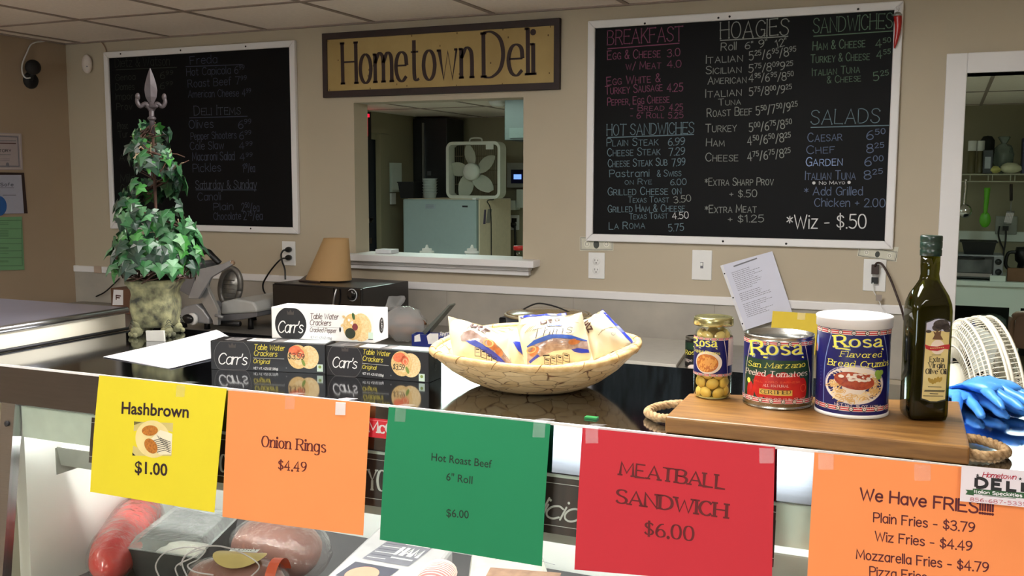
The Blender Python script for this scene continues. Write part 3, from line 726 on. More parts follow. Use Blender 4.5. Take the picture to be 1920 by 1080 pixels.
a.ell((283, 807), 0.019, 0.0095, MH, 5, rot=0.15); a.ell((285, 836), 0.017, 0.012, MH, 5, rot=-0.5)
a.build('picture', t)
# orange
t, fl = sheet('orange paper sign reading Onion Rings', (236, 146, 84), (428, 732), (695, 756), (417, 969), (681, 1004), [(545, 743, 'c'), (640, 752, 'w')])
a = Art(fl); MI = mat('maroon ink', (92, 14, 16), 0.7)
a.text('Onion Rings', (492, 837), (611, 848), 20, MI, style='serif', w=0.18); a.text('$4.49', (523, 880), (575, 885), 18, MI, style='serif', w=0.18)
a.build('lettering', t)
# green
t, fl = sheet('green paper sign reading Hot Roast Beef', (22, 128, 84), (729, 763), (1032, 795), (712, 1012), (1016, 1062), [(752, 767, 'c'), (1012, 795, 'c')])
a = Art(fl); MI = mat('dark green ink', (8, 44, 26), 0.7)
a.sans('Hot Roast Beef', (810, 863), (923, 877), 15, MI, bold=0.008); a.sans('6" Roll', (838, 900), (887, 907), 15, MI, bold=0.008); a.sans('$6.00', (838, 968), (880, 972), 15.5, MI, bold=0.008)
a.build('lettering', t)
# red
t, fl = sheet('red paper sign reading Meatball Sandwich', (192, 40, 54), (1092, 802), (1454, 838), (1077, 1068), (1447, 1100), [(1110, 800, 'c'), (1438, 835, 'c')])
a = Art(fl); MI = mat('dark red ink', (92, 6, 12), 0.7)
a.text('MEATBALL', (1163, 890), (1360, 917), 24, MI, style='serif', w=0.235, gap=1.2); a.text('SANDWICH', (1156, 942), (1362, 971), 25, MI, style='serif', w=0.235, gap=1.2)
a.text('$6.00', (1209, 1003), (1300, 1014), 26, MI, style='serif', w=0.18)
a.build('lettering', t)
# orange fries
t, fl = sheet('orange paper sign listing fries half covered by a business card', (238, 142, 82), (1527, 848), (1936, 888), (1512, 1110), (1944, 1160), [(1549, 846, 'c'), (1730, 865, 'c')])
a = Art(fl); MI = mat('fries ink', (84, 10, 26), 0.7)
a.text('We Have FRIES!!!!!!', (1613, 936), (1861, 965), 21, MI, style='round', w=0.165, gap=1.2)
a.text('Plain Fries - $3.79', (1638, 978), (1827, 998), 17, MI, style='round', w=0.14, gap=1.3)
a.text('Wiz Fries - $4.49', (1641, 1013), (1822, 1033), 17, MI, style='round', w=0.14, gap=1.3)
a.text('Mozzarella Fries - $4.79', (1606, 1047), (1853, 1073), 17, MI, style='round', w=0.14, gap=1.3)
a.text('Pizza Fries', (1631, 1079), (1737, 1090), 17, MI, style='round', w=0.14, gap=1.3)
a.build('lettering', t)
# business card
Yc = YS - 0.014
TL, TR = onY(1803, 873, Yc), onY(1935, 884, Yc); BL, BR = onX(1800, 947, TL.x), onX(1934, 961, TR.x)
BL.y = BR.y = TL.y - 0.006; 
t = thing('business_card', 'white business card stuck over the corner of the orange fries sign', 'business card', BL)
fl = Flat(TL, TR, BR, BL)
mb = MB().use(mat('card stock', (222, 214, 222), 0.5, var=0.01)); fl.surf(mb, 1, 1); fl.surf(mb, 1, 1, -0.0006)
mb.build('card', t)
a = Art(fl); MR = mat('card red', (170, 20, 50), 0.6); MG = mat('card green', (36, 84, 44), 0.6)
a.text('Hometown', (1842, 894), (1904, 899), 9, MR, style='round', w=0.16, slant=0.3, gap=0.6)
a.text('DELI', (1830, 913), (1917, 922), 17, M_ink, style='sans', w=0.36, gap=2.6)
a.poly([(1810, 918), (1826, 919), (1826, 929), (1810, 927), (1814, 922)], MG, 1); a.poly([(1824, 916), (1934, 925), (1934, 936), (1824, 926)], MG, 2)
a.text('Italian Specialties', (1827, 924), (1916, 932), 5.6, M_paper, lay=3, style='sans', w=0.22, gap=1.2)
a.line([(1842, 929), (1905, 935)], 0.0006, MG, 1)
a.text('856-687-5339', (1819, 939), (1925, 949), 6.5, MR, style='sans', w=0.13, gap=1.4)
for x, y in ((1833, 891), (1913, 898)):
    c = a.P((x, y)); pts = []
    for i in range(10):
        r = 0.0024 if i % 2 == 0 else 0.001; g = PI / 2 + i * PI / 5; pts.append((c[0] + r * math.cos(g), c[1] + r * math.sin(g)))
    a.poly(pts, M_ink, 1, px=False)
a.build('lettering', t)
# green binder clip scrap near the edge: a torn bit of green tape
p = onZ(1109, 785, CT)
t = tag(MB().use(mat('green scrap', (8, 120, 50), 0.4)).box(p.x - 0.010, p.x + 0.010, p.y - 0.006, p.y + 0.006, CT + 0.0002, CT + 0.003).build('paper_scrap'), 'tiny green scrap on the black top behind the red sign', 'scrap')

# ------------------------------------------------------------------ crackers
M_kblk = mat('black carton', (24, 22, 24), 0.35, var=0.08); M_kwht = mat('white carton', (236, 234, 230), 0.45, var=0.01)
M_kgry = mat('grey line', (110, 106, 104), 0.6); M_yel = mat('yellow print', (214, 196, 70), 0.6); M_wht = mat('white print', (238, 236, 232), 0.6)
M_crk = mat('cracker', (232, 200, 140), 0.7, col2=(214, 172, 104), scale=300); M_crk2 = mat('cracker pale', (238, 214, 164), 0.7, col2=(222, 186, 126), scale=300)
M_sal = mat('salmon', (222, 96, 60), 0.5, col2=(236, 130, 84), scale=200); M_leaf = mat('leaf print', (120, 140, 60), 0.6); M_brn = mat('brown print', (84, 52, 48), 0.6)
M_dgrey = mat('faint print', (70, 62, 58), 0.6)
def carton(label, A, B, z, h, dep, white=False):
    A = V((A[0], A[1], z)); B = V((B[0], B[1], z)); x = (B - A); w = x.length; x.normalize(); y = V((-x.y, x.x, 0))
    t = thing('cracker_box', label, 'cracker box', (A + B) / 2 + y * dep / 2, 'stacked boxes of crackers')
    up = V((0, 0, h)); m = M_kwht if white else M_kblk
    mb = MB().use(m).hexa([A, B, B + y * dep, A + y * dep, A + up, B + up, B + y * dep + up, A + y * dep + up])
    mb.build('carton', t, bevel=0.0008)
    return t, Flat(A + up, B + up, B, A), Flat(A + y * dep + up, B + y * dep + up, B + up, A + up), Flat(B + up, B + y * dep + up, B + y * dep, B), w, h
def crown(a, c, s, m):
    c = a.P(c)
    a.poly([(c[0] - s, c[1]), (c[0] + s, c[1]), (c[0] + s * 1.1, c[1] + s * 1.2), (c[0] + s * .5, c[1] + s * .6), (c[0], c[1] + s * 1.5), (c[0] - s * .5, c[1] + s * .6), (c[0] - s * 1.1, c[1] + s * 1.2)], m, 3, px=False)
for (label, A, B, pc, pr, T) in (
    ('black cracker box lying left on the counter, under the white one', (-1.311, 1.534), (-1.079, 1.585), (435.6, 669), 0.0385, dict(
        carr=((409, 682), (462, 684), 20), tw=((476, 655), (533, 657.5), 9.5), cr=((476, 666.5), (519, 668.5), 9.5), ln=((475, 671), (533, 673)), og=((475, 680.5), (505, 682), 7.5),
        net=((476, 692), (521, 694), 4), c1=(559, 669), c2=(579, 670), sal=(557, 657), lf=(569, 680), pr=((540, 672), (570, 675), 11), lg=(600, 689), k=(537, 690))),
    ('black cracker box lying right on the counter beside the basket', (-1.071, 1.577), (-0.857, 1.590), (647, 676), 0.037, dict(
        carr=((623, 688), (668, 691), 19), tw=((680, 663.5), (731, 668), 9), cr=((680, 676), (717, 679.5), 9), ln=((679.5, 681), (729, 685.5)), og=((679.5, 691), (705, 693), 7),
        net=((680, 702), (719, 706), 4), c1=(753, 682), c2=(770, 685), sal=(753, 670), lf=(764, 694), pr=((737, 692), (758, 694), 10), lg=(791, 707), k=(733, 704)))):
    t, fr, top, side, w, h = carton(label, A, B, CT, 0.0565, 0.056)
    a = Art(fr); cl = (0.0006, 0.0006, w - 0.0006, h - 0.0006)
    a.ell(pc, pr, pr, mat('carton disc', (34, 31, 33), 0.4), 1, clamp=cl, n=48); a.ring(pc, pr, pr, 0.0007, M_kgry, 2, clamp=cl, n=48); crown(a, (pc[0], pc[1] - 17), 0.007, M_dgrey)
    a.text("Carr's", *T['carr'], M_wht, 3, style='round', w=0.095, slant=0.22, gap=0.65)
    a.text('Table Water', *T['tw'], M_yel, 2, style='round', w=0.125, slant=0.2); a.text('Crackers', *T['cr'], M_yel, 2, style='round', w=0.125, slant=0.2)
    a.line(T['ln'], 0.0005, M_wht, 2); a.text('Original', *T['og'], M_yel, 2, style='round', w=0.125, slant=0.2); a.text('NET WT. 4.25 OZ (120g)', *T['net'], M_wht, 2, w=0.13)
    a.ell(T['c2'], 0.0205, 0.0225, M_crk2, 2); a.ell(T['c1'], 0.0215, 0.0235, M_crk, 3)
    a.ell((T['sal'][0] - 4, T['sal'][1]), 0.013, 0.009, M_sal, 4, rot=0.2); a.ell((T['sal'][0] + 6, T['sal'][1] + 6), 0.008, 0.009, M_sal, 4); a.ring((T['sal'][0] + 7, T['sal'][1] + 8), 0.004, 0.005, 0.001, M_crk2, 5)
    a.ell(T['lf'], 0.003, 0.007, M_leaf, 5, rot=0.4); a.ell((T['c1'][0] + 2, T['c1'][1] + 10), 0.009, 0.006, M_crk2, 4)
    a.text('$3.59', *T['pr'], M_ink, 6, style='round', w=0.11, slant=0.1)
    g = a.P(T['lg']); a.rect(g[0] - .006, g[1] - .008, g[0] + .006, g[1] + .006, mat('pale green mark', (196, 214, 196), 0.6), 4); a.ell((g[0], g[1] + .001), 0.003, 0.003, M_leaf, 5, px=False)
    a.ell(T['k'], 0.0014, 0.0014, M_kgry, 2)
    a.build('lettering', t)
    a = Art(top); W = w; dd = 0.056
    for u0, u1, mm in ((0.10, 0.24, M_kgry), (0.30, 0.50, M_wht), (0.54, 0.84, M_kgry), (0.62, 0.98, M_wht)): a.rect(u0 * W, 0.012, u1 * W, 0.046, mm if u0 != 0.62 else mat('pale carton print', (196, 206, 206), 0.5), 1 if u0 != 0.62 else 2)
    for i in range(6): a.rect(0.12 * W, 0.016 + i * 0.005, 0.22 * W, 0.0175 + i * 0.005, M_ink, 3); a.rect(0.32 * W, 0.016 + i * 0.005, 0.47 * W, 0.018 + i * 0.005, M_kgry, 3)
    a.build('top_print', t)
    a = Art(side); a.text("Carr's", (0.032, 0.018), (0.032, 0.04), 0.007, M_kgry, px=False, style='round', w=0.12); a.build('side_print', t)
t, fr, top, side, w, h = carton('white cracker box lying on top of the two black ones', (-1.222, 1.611), (-1.002, 1.640), CT + 0.0567, 0.062, 0.066, True)
a = Art(fr); cl = (0.0006, 0.0006, w - 0.0006, h - 0.0006); pc = (545, 608)
a.ell(pc, 0.0345, 0.0345, M_kblk, 1, clamp=cl, n=48); crown(a, (545, 590), 0.007, M_dgrey)
a.text("Carr's", (521, 623), (567, 624), 21, M_wht, 3, style='round', w=0.095, slant=0.22, gap=0.65)
a.text('Table Water', (581, 597.5), (634, 599), 10, M_brn, 2, style='round', w=0.115, slant=0.2); a.text('Crackers', (581, 609.5), (620, 610.7), 10, M_brn, 2, style='round', w=0.115, slant=0.2)
a.line([(581, 612.4), (637, 615)], 0.0005, M_brn, 2); a.text('Cracked Pepper', (581, 622), (630, 624), 8, M_brn, 2, style='round', w=0.115, slant=0.2); a.text('NET WT. 4.25 OZ (120g)', (582, 634), (622, 636.5), 4, M_grey, 2, w=0.13)
a.ell((677, 614), 0.022, 0.0275, M_crk2, 2); a.ell((661, 613), 0.02, 0.026, M_crk, 3)
for i in range(14):
    r = a.rng; a.ell((652 + r.uniform(-11, 11), 603 + r.uniform(-9, 9)), r.uniform(.002, .004), r.uniform(.0015, .003), M_wht if r.random() < .7 else M_crk2, 4)
a.ell((657, 625), 0.011, 0.0105, mat('olive print', (40, 46, 24), 0.5), 5); a.ell((666, 613), 0.006, 0.007, mat('berry print', (120, 40, 44), 0.5), 6); a.ell((663, 593), 0.003, 0.007, mat('herb print', (60, 90, 40), 0.5), 6, rot=0.2); a.ell((638, 618), 0.002, 0.005, M_ink, 6)
g = a.P((695, 630)); a.rect(g[0] - .005, g[1] - .006, g[0] + .005, g[1] + .007, mat('pale green mark', (196, 214, 196), 0.6), 3); a.rect(g[0] - .005, g[1] - .0075, g[0] + .005, g[1] - .006, M_ink, 3)
a.build('lettering', t)
a = Art(side); c = (0.033, 0.030); a.ell(c, 0.011, 0.0155, M_kblk, 1, px=False); a.text("Carr's", (0.036, 0.020), (0.036, 0.041), 0.007, M_wht, 3, px=False, style='round', w=0.13); a.build('side_print', t)
# loose papers
for i, (dz, rot, dx) in enumerate(((0.0, 0.0, 0.0), (0.0012, 0.03, 0.006))):
    P = [V((-1.606, 1.548, 0)), V((-1.385, 1.492, 0)), V((-1.22, 1.77, 0)), V((-1.44, 1.845, 0))]
    P = [onZ(193, 668, CT + .002), onZ(316, 690, CT + .002), onZ(470, 655, CT + .002), onZ(412, 622, CT + .002)]
    c = sum(P, V()) / 4; R_ = Matrix.Rotation(rot, 3, 'Z')
    Q = [c + R_ @ (p - c) for p in P]
    z0 = CT + 0.0006 + dz
    mb = MB().use(M_paper, True); n = 10; vs = []; fs = []
    for j in range(n + 1):
        for k in range(n + 1):
            u, v = k / n, j / n
            p = (Q[0] * (1 - u) + Q[1] * u) * (1 - v) + (Q[3] * (1 - u) + Q[2] * u) * v
            p = p.copy(); p.z = z0 + i * 0.009 * max(0, (v - .3)) ** 2 * (1 - .4 * u) + 0.0012 * math.sin(5 * u + i) ** 2 * v + i * 0.006 * max(0, u - .6) * v
            vs.append(p)
    for j in range(n):
        for k in range(n):
            q = j * (n + 1) + k; fs.append((q, q + 1, q + n + 2, q + n + 1))
    mb.add(vs, fs)
    tag(mb.build('paper_sheet'), ('lower white paper sheet lying flat beside the cracker boxes', 'upper white paper sheet with a curled corner beside the cracker boxes')[i], 'paper', 'loose papers on the counter')
# ------------------------------------------------------------------ ivy topiary in a stone pot
PB = V((-1.735, 1.800, CT)); PB = (onZ(268, 636, CT) + onZ(325, 634, CT)) / 2 + V((-0.045, 0.045, 0)); PB.z = CT
topi = thing('ivy_topiary', 'tall ivy topiary with iron finial in a mossy stone pot', 'potted plant', PB)
M_stone = mat('mossy stone', (144, 142, 104), 0.9, col2=(46, 48, 40), scale=46, bump=1.0, bscale=150, detail=10, sharp=0.5)
M_stoned = mat('dark stone groove', (60, 62, 48), 0.9)
Rz = Matrix.Rotation(0.42, 3, 'Z')
def sq(hw, z, r=0.35, n=5):
    pts = []
    for c, a0 in (((1, 1), 0), ((-1, 1), 90), ((-1, -1), 180), ((1, -1), 270)):
        for k in range(n + 1):
            a = math.radians(a0 + 90 * k / n); q = hw * (1 - r)
            pts.append(PB + Rz @ V((c[0] * q + hw * r * math.cos(a), c[1] * q + hw * r * math.sin(a), z)))
    return pts
mb = MB().use(M_stone, True)
pf = [(0.042, 0.022), (0.047, 0.026), (0.053, 0.045), (0.057, 0.065), (0.056, 0.085), (0.053, 0.100), (0.055, 0.112), (0.062, 0.122), (0.066, 0.126), (0.066, 0.135), (0.060, 0.136), (0.054, 0.122), (0.05, 0.116)]
mb.loft([sq(r * .88, z) for r, z in pf], cap=True); mb.build('pot', topi)
for sx in (-1, 1):
    for sy in (-1, 1):
        mb = MB().use(M_stone, True); d = Rz @ V((sx * 0.035, sy * 0.035, 0))
        mb.ball(PB + d + V((0, 0, 0.014)), (0.015, 0.015, 0.0135), 12, 8); mb.ball(PB + d * 0.96 + V((0, 0, 0.03)), (0.012, 0.012, 0.016), 10, 8)
        for k in (-1, 0, 1):
            q = PB + d * 1.2 + (Rz @ V((-sy * 0.008 * k, sx * 0.008 * k, 0.0065))); mb.ball(q, (0.0062, 0.0062, 0.0065), 8, 6)
        ft = mb.build('foot', topi)
        mb = MB().use(M_stoned)
        dn = d.normalized(); td = V((-dn.y, dn.x, 0))
        for k in range(3): mb.tube([PB + d * 1.30 + td * (0.012 - .003 * k) * s_ + V((0, 0, 0.024 + 0.006 * k + (0.006 if s_ == 0 else 0))) - dn * (0.002 * k) for s_ in (-1, 0, 1)], 0.0009, n=5)
        mb.build('foot_carving', ft)
MB().use(mat('dark moss', (44, 34, 24), 0.95, bump=0.6, bscale=90)).lathe([(0.05, 0.118), (0.049, 0.128), (0.03, 0.136), (0.0, 0.138)], c=PB, n=20).build('soil', topi)
# vine cone and helix
M_vine = mat('vine stem', (74, 48, 34), 0.85, col2=(48, 28, 20), scale=60); M_vinel = mat('pale tendril', (150, 130, 104), 0.8)
AX = PB + V((-0.002, 0.01, 0)); HT = 0.515
rng = random.Random(11)
def helix(t, rr=1.0):     # t 0 top .. 1 bottom
    z = 0.50 - 0.335 * t; r = (0.028 + 0.066 * t ** 1.1) * rr; a = 2.2 + t * 2 * PI * 2.35
    return AX + V((r * math.cos(a), r * math.sin(a), z))
mb = MB().use(M_vine, True)
for k in range(5):
    ph = rng.uniform(0, 0.02); rr = rng.uniform(.8, 1.1); mb.tube([helix(i / 26, rr) + V((rng.uniform(-.006, .006), rng.uniform(-.006, .006), rng.uniform(-.008, .008))) for i in range(27)], 0.0028, n=5, cr=3)
for k in range(26):
    t0 = rng.uniform(0, .5); p = helix(t0, 0.6); mb.tube([p + V((rng.uniform(-.03, .03), rng.uniform(-.03, .03), rng.uniform(-.03, .03))) * (j * .5) for j in range(4)], 0.0013, n=4, cr=3)
for k in range(30):
    a = rng.uniform(0, 2 * PI); r = rng.uniform(.03, .1); mb.tube([AX + V((r * math.cos(a + j * .5), r * math.sin(a + j * .5), 0.142 + 0.014 * math.sin(j * 2 + k) + .004 * j)) for j in range(4)], 0.0016, n=4, cr=3)
mb.tube([AX + V((0, 0, .12)), AX + V((0.002, 0, .35)), AX + V((0, 0, .54))], 0.004, n=6)
mb.build('vine', topi)
mb = MB().use(M_vinel, True)
for k in range(14):
    p = helix(rng.uniform(0, .7), 1.1); d = V((rng.uniform(-1, 1), rng.uniform(-1, .2), rng.uniform(-.6, .8))).normalized()
    mb.tube([p, p + d * .02 + V((0, 0, .006)), p + d * .036], 0.0011, n=5, cr=4)
mb.build('tendrils', topi)
# leaves
LEAF = [(0, 0), (.16, -.10), (.42, -.06), (.30, .14), (.62, .36), (.30, .50), (.22, .66), (0, 1.0), (-.22, .66), (-.30, .50), (-.62, .36), (-.30, .14), (-.42, -.06), (-.16, -.10)]
lv = [mat('ivy leaf mid', (44, 96, 52), 0.38, col2=(26, 66, 36), scale=40), mat('ivy leaf light', (104, 148, 108), 0.36, col2=(58, 108, 64), scale=40), mat('ivy leaf dark', (28, 58, 42), 0.4, col2=(16, 40, 26), scale=40), mat('ivy leaf bright', (62, 130, 52), 0.38, col2=(36, 92, 40), scale=40)]
mb = MB()
def leaf(p, out, size, m):
    mb.use(m, False)
    out = out.normalized(); down = V((rng.uniform(-.5, .5), rng.uniform(-.5, .5), -1)); t = down - out * down.dot(out) * rng.uniform(.5, 1.0); t.normalize()
    s = t.cross(out).normalized(); nn = s.cross(t)
    if nn.dot(out) < 0: nn = -nn
    c = p + nn * 0.006
    vs = [c + t * 0.45 * size + nn * 0.004]
    for x, y in LEAF:
        vs.append(c + s * x * size + t * y * size + nn * (-0.30 * abs(x) ** 1.3 * size - 0.22 * max(0, y - .4) ** 2 * size + rng.uniform(-.03, .03) * size))
    k = len(LEAF)
    mb.add(vs, [(0, 1 + i, 1 + (i + 1) % k) for i in range(k)])
def pick(): return rng.choices(lv, (5, 2, 4, 2))[0]
for i in range(215):      # winding garland
    t = rng.random() ** 0.75 * 0.9 + 0.02; c = helix(t); a = (c - AX); a.z = 0
    o = a.normalized() + V((rng.uniform(-.7, .7), rng.uniform(-.7, .7), rng.uniform(-.3, .8)))
    c = c + V((rng.uniform(-.014, .014), rng.uniform(-.014, .014), rng.uniform(-.022, .020)))
    leaf(c, o, rng.uniform(.028, .044), pick())
for i in range(150):      # thick skirt over the pot
    a = rng.uniform(0, 2 * PI); z = rng.uniform(.166, .250); r = .100 * (1 - (z - .15) / .30 * .45) * rng.uniform(.75, 1.08)
    if z < .18: r *= 1.03
    c = AX + V((r * math.cos(a), r * math.sin(a), z))
    leaf(c, V((math.cos(a), math.sin(a), rng.uniform(0, .9))), rng.uniform(.032, .046), pick())
for i in range(26):       # filler close to the stem
    a = rng.uniform(0, 2 * PI); z = rng.uniform(.22, .44); r = .072 - .13 * (z - .2); c = AX + V((r * math.cos(a), r * math.sin(a), z)); leaf(c, V((math.cos(a), math.sin(a), rng.uniform(-.2, .8))), rng.uniform(.026, .038), pick())
for i in range(34):       # top
    a = rng.uniform(0, 2 * PI); z = rng.uniform(.40, .505); c = AX + V((.034 * math.cos(a), .034 * math.sin(a), z)); leaf(c, V((math.cos(a), math.sin(a), .3)), rng.uniform(.024, .036), pick())
mb.build('foliage', topi)
# iron finial, a three-lobed spearhead facing the shop
M_iron = mat('grey iron', (62, 55, 57), 0.5, metal=0.3, var=0.15)
FT = AX + V((0, 0, 0.50)); fx = V((math.cos(.62), math.sin(.62), 0)); fy = V((-fx.y, fx.x, 0)); up = V((0, 0, 1))
mb = MB().use(M_iron, False)
sp = [(0.001, .128), (.007, .112), (.0125, .092), (.0145, .078), (.0125, .062), (.007, .05), (.004, .045)]
L = []; 
for w, z in sp: L.append([FT + fx * -w + up * z, FT + fy * -.005 * min(1, w * 80) + up * z, FT + fx * w + up * z, FT + fy * .005 * min(1, w * 80) + up * z])
mb.loft(L, cap=True)
mb.use(M_iron, True)
for s_ in (-1, 1):
    mb.tube([FT + up * .03, FT + fx * s_ * .012 + up * .046, FT + fx * s_ * .024 + up * .04, FT + fx * s_ * .031 + up * .05, FT + fx * s_ * .029 + up * .064], lambda q: .0058 - .0015 * q, n=8)
    mb.ball(FT + fx * s_ * .0295 + up * .062, (.0055, .0055, .009), 10, 8)
mb.ball(FT + up * .040, (.020, .008, .006), 12, 8); mb.tube([FT + up * -.03, FT + up * .05], .006, n=8, cr=0); mb.ball(FT + up * .012, (.01, .01, .006), 10, 6)
mb.build('finial', topi)
# small white card in front of the pot
p0 = onZ(292, 640, CT)
mb = MB().use(mat('frosted plastic', (190, 188, 180), 0.4)); x = V((.97, .22, 0)); y = V((-.22, .97, 0))
for w0, w1, z0, z1 in ((0, 1, 0, 1),):
    A = p0 - x * .024; B = p0 + x * .022
    mb.hexa([A, B, B + y * .006, A + y * .006, A + up * .024 - y * .002, B + up * .026 - y * .002, B + up * .026 + y * .003, A + up * .024 + y * .003])
tag(mb.build('price_holder', bevel=.001), 'small frosted plastic block in front of the stone pot', 'price holder')
# ------------------------------------------------------------------ woven basket with bags
def weave_mat():
    m = bpy.data.materials.new('woven leaf strips'); m.use_nodes = True; nt = m.node_tree; N = nt.nodes; K = nt.links; b = N['Principled BSDF']
    tc = N.new('ShaderNodeTexCoord'); mp = N.new('ShaderNodeMapping'); mp.inputs['Scale'].default_value = (1, 1, 3.6); K.new(tc.outputs['Object'], mp.inputs[0])
    nw = N.new('ShaderNodeTexNoise'); nw.inputs['Scale'].default_value = 14; K.new(tc.outputs['Object'], nw.inputs[0])
    va = N.new('ShaderNodeVectorMath'); va.operation = 'MULTIPLY_ADD'; va.inputs[1].default_value = (.055, .055, .055); K.new(nw.outputs['Color'], va.inputs[0]); K.new(mp.outputs[0], va.inputs[2])
    vo = N.new('ShaderNodeTexVoronoi'); vo.feature = 'DISTANCE_TO_EDGE'; vo.inputs['Scale'].default_value = 26; K.new(va.outputs[0], vo.inputs['Vector'])
    v2 = N.new('ShaderNodeTexVoronoi'); v2.inputs['Scale'].default_value = 26; K.new(va.outputs[0], v2.inputs['Vector'])
    r1 = N.new('ShaderNodeValToRGB'); r1.color_ramp.elements[0].color = L3((120, 84, 44)); r1.color_ramp.elements[1].color = (1, 1, 1, 1); r1.color_ramp.elements[0].position = 0.0; r1.color_ramp.elements[1].position = 0.05
    n3 = N.new('ShaderNodeTexNoise'); n3.inputs['Scale'].default_value = 38; K.new(tc.outputs['Object'], n3.inputs[0])
    ma = N.new('ShaderNodeMath'); ma.operation = 'MULTIPLY_ADD'; ma.inputs[1].default_value = .16; ma.inputs[2].default_value = -.072; K.new(n3.outputs[0], ma.inputs[0])
    mxm = N.new('ShaderNodeMath'); mxm.operation = 'MAXIMUM'; mxm.inputs[1].default_value = -.01; K.new(ma.outputs[0], mxm.inputs[0])
    sm = N.new('ShaderNodeMath'); sm.operation = 'ADD'; K.new(vo.outputs[0], sm.inputs[0]); K.new(mxm.outputs[0], sm.inputs[1])
    K.new(sm.outputs[0], r1.inputs[0])
    nz = N.new('ShaderNodeTexNoise'); nz.inputs['Scale'].default_value = 120; K.new(tc.outputs['Object'], nz.inputs[0])
    sp = N.new('ShaderNodeSeparateColor'); K.new(v2.outputs['Color'], sp.inputs[0])
    ad = N.new('ShaderNodeMath'); ad.operation = 'ADD'; K.new(sp.outputs[0], ad.inputs[0]); K.new(nz.outputs[0], ad.inputs[1])
    hf = N.new('ShaderNodeMath'); hf.operation = 'MULTIPLY'; hf.inputs[1].default_value = .5; K.new(ad.outputs[0], hf.inputs[0])
    r2 = N.new('ShaderNodeValToRGB'); r2.color_ramp.elements[0].color = L3((206, 168, 110)); r2.color_ramp.elements[1].color = L3((234, 208, 158)); K.new(hf.outputs[0], r2.inputs[0])
    mx = N.new('ShaderNodeMix'); mx.data_type = 'RGBA'; mx.blend_type = 'MULTIPLY'; mx.inputs[0].default_value = 1; K.new(r2.outputs[0], mx.inputs[6]); K.new(r1.outputs[0], mx.inputs[7])
    K.new(mx.outputs[2], b.inputs['Base Color']); b.inputs['Roughness'].default_value = .6
    bp = N.new('ShaderNodeBump'); bp.inputs['Strength'].default_value = .8; bp.inputs['Distance'].default_value = .004
    mm = N.new('ShaderNodeMath'); mm.operation = 'MINIMUM'; mm.inputs[1].default_value = .12; K.new(vo.outputs[0], mm.inputs[0])
    m2 = N.new('ShaderNodeMath'); m2.operation = 'ADD'; K.new(mm.outputs[0], m2.inputs[0]); m3 = N.new('ShaderNodeMath'); m3.operation = 'MULTIPLY'; m3.inputs[1].default_value = .12; K.new(sp.outputs[1], m3.inputs[0]); K.new(m3.outputs[0], m2.inputs[1])
    K.new(m2.outputs[0], bp.inputs['Height']); K.new(bp.outputs[0], b.inputs['Normal'])
    return m
BC = V((-0.672, 1.648, CT)); BR = 0.190
bask = thing('woven_basket', 'shallow round basket woven of pale leaf strips, filled with snack bags', 'basket', BC)
M_weave = weave_mat()
def brim(a): return 0.073 + 0.010 * math.sin(a + 0.3) + 0.004 * math.sin(3 * a + 1)
mb = MB().use(M_weave, True); prof = [(0.001, 0.0), (.40, 0.0), (.50, .03), (.66, .22), (.82, .50), (.94, .80), (1.0, 1.0), (.985, 1.04), (.95, 1.0), (.88, .80), (.74, .5), (.55, .2), (.4, .10), (.001, .09)]
n = 64; rings = []
for r, z in prof: rings.append([BC + V((BR * r * math.cos(2 * PI * k / n), BR * r * .93 * math.sin(2 * PI * k / n), 0.001 + brim(2 * PI * k / n) * z)) for k in range(n)])
mb.loft(rings); mb.build('bowl', bask)
mb = MB().use(mat('basket rim', (222, 190, 136), 0.6, col2=(196, 158, 100), scale=70, bump=.5), True)
rp = [BC + V((BR * .985 * math.cos(2 * PI * k / 48), BR * .985 * .93 * math.sin(2 * PI * k / 48), .001 + brim(2 * PI * k / 48))) for k in range(49)]
mb.tube(rp, 0.0066, n=10, cr=0); rim = mb.build('rim', bask)
mb = MB().use(mat('rim stitch', (150, 112, 64), 0.8))
for k in range(0, 48, 3):
    p = rp[k]; d = (rp[k + 1] - p).normalized(); o = V((p.x - BC.x, p.y - BC.y, 0)).normalized()
    mb.tube([p + (o * math.cos(g) + V((0, 0, 1)) * math.sin(g)) * .0069 + d * .004 * g for g in (-1.2, -.4, .4, 1.2, 2, 2.8)], .0007, n=4, cr=2)
mb.build('stitching', rim)

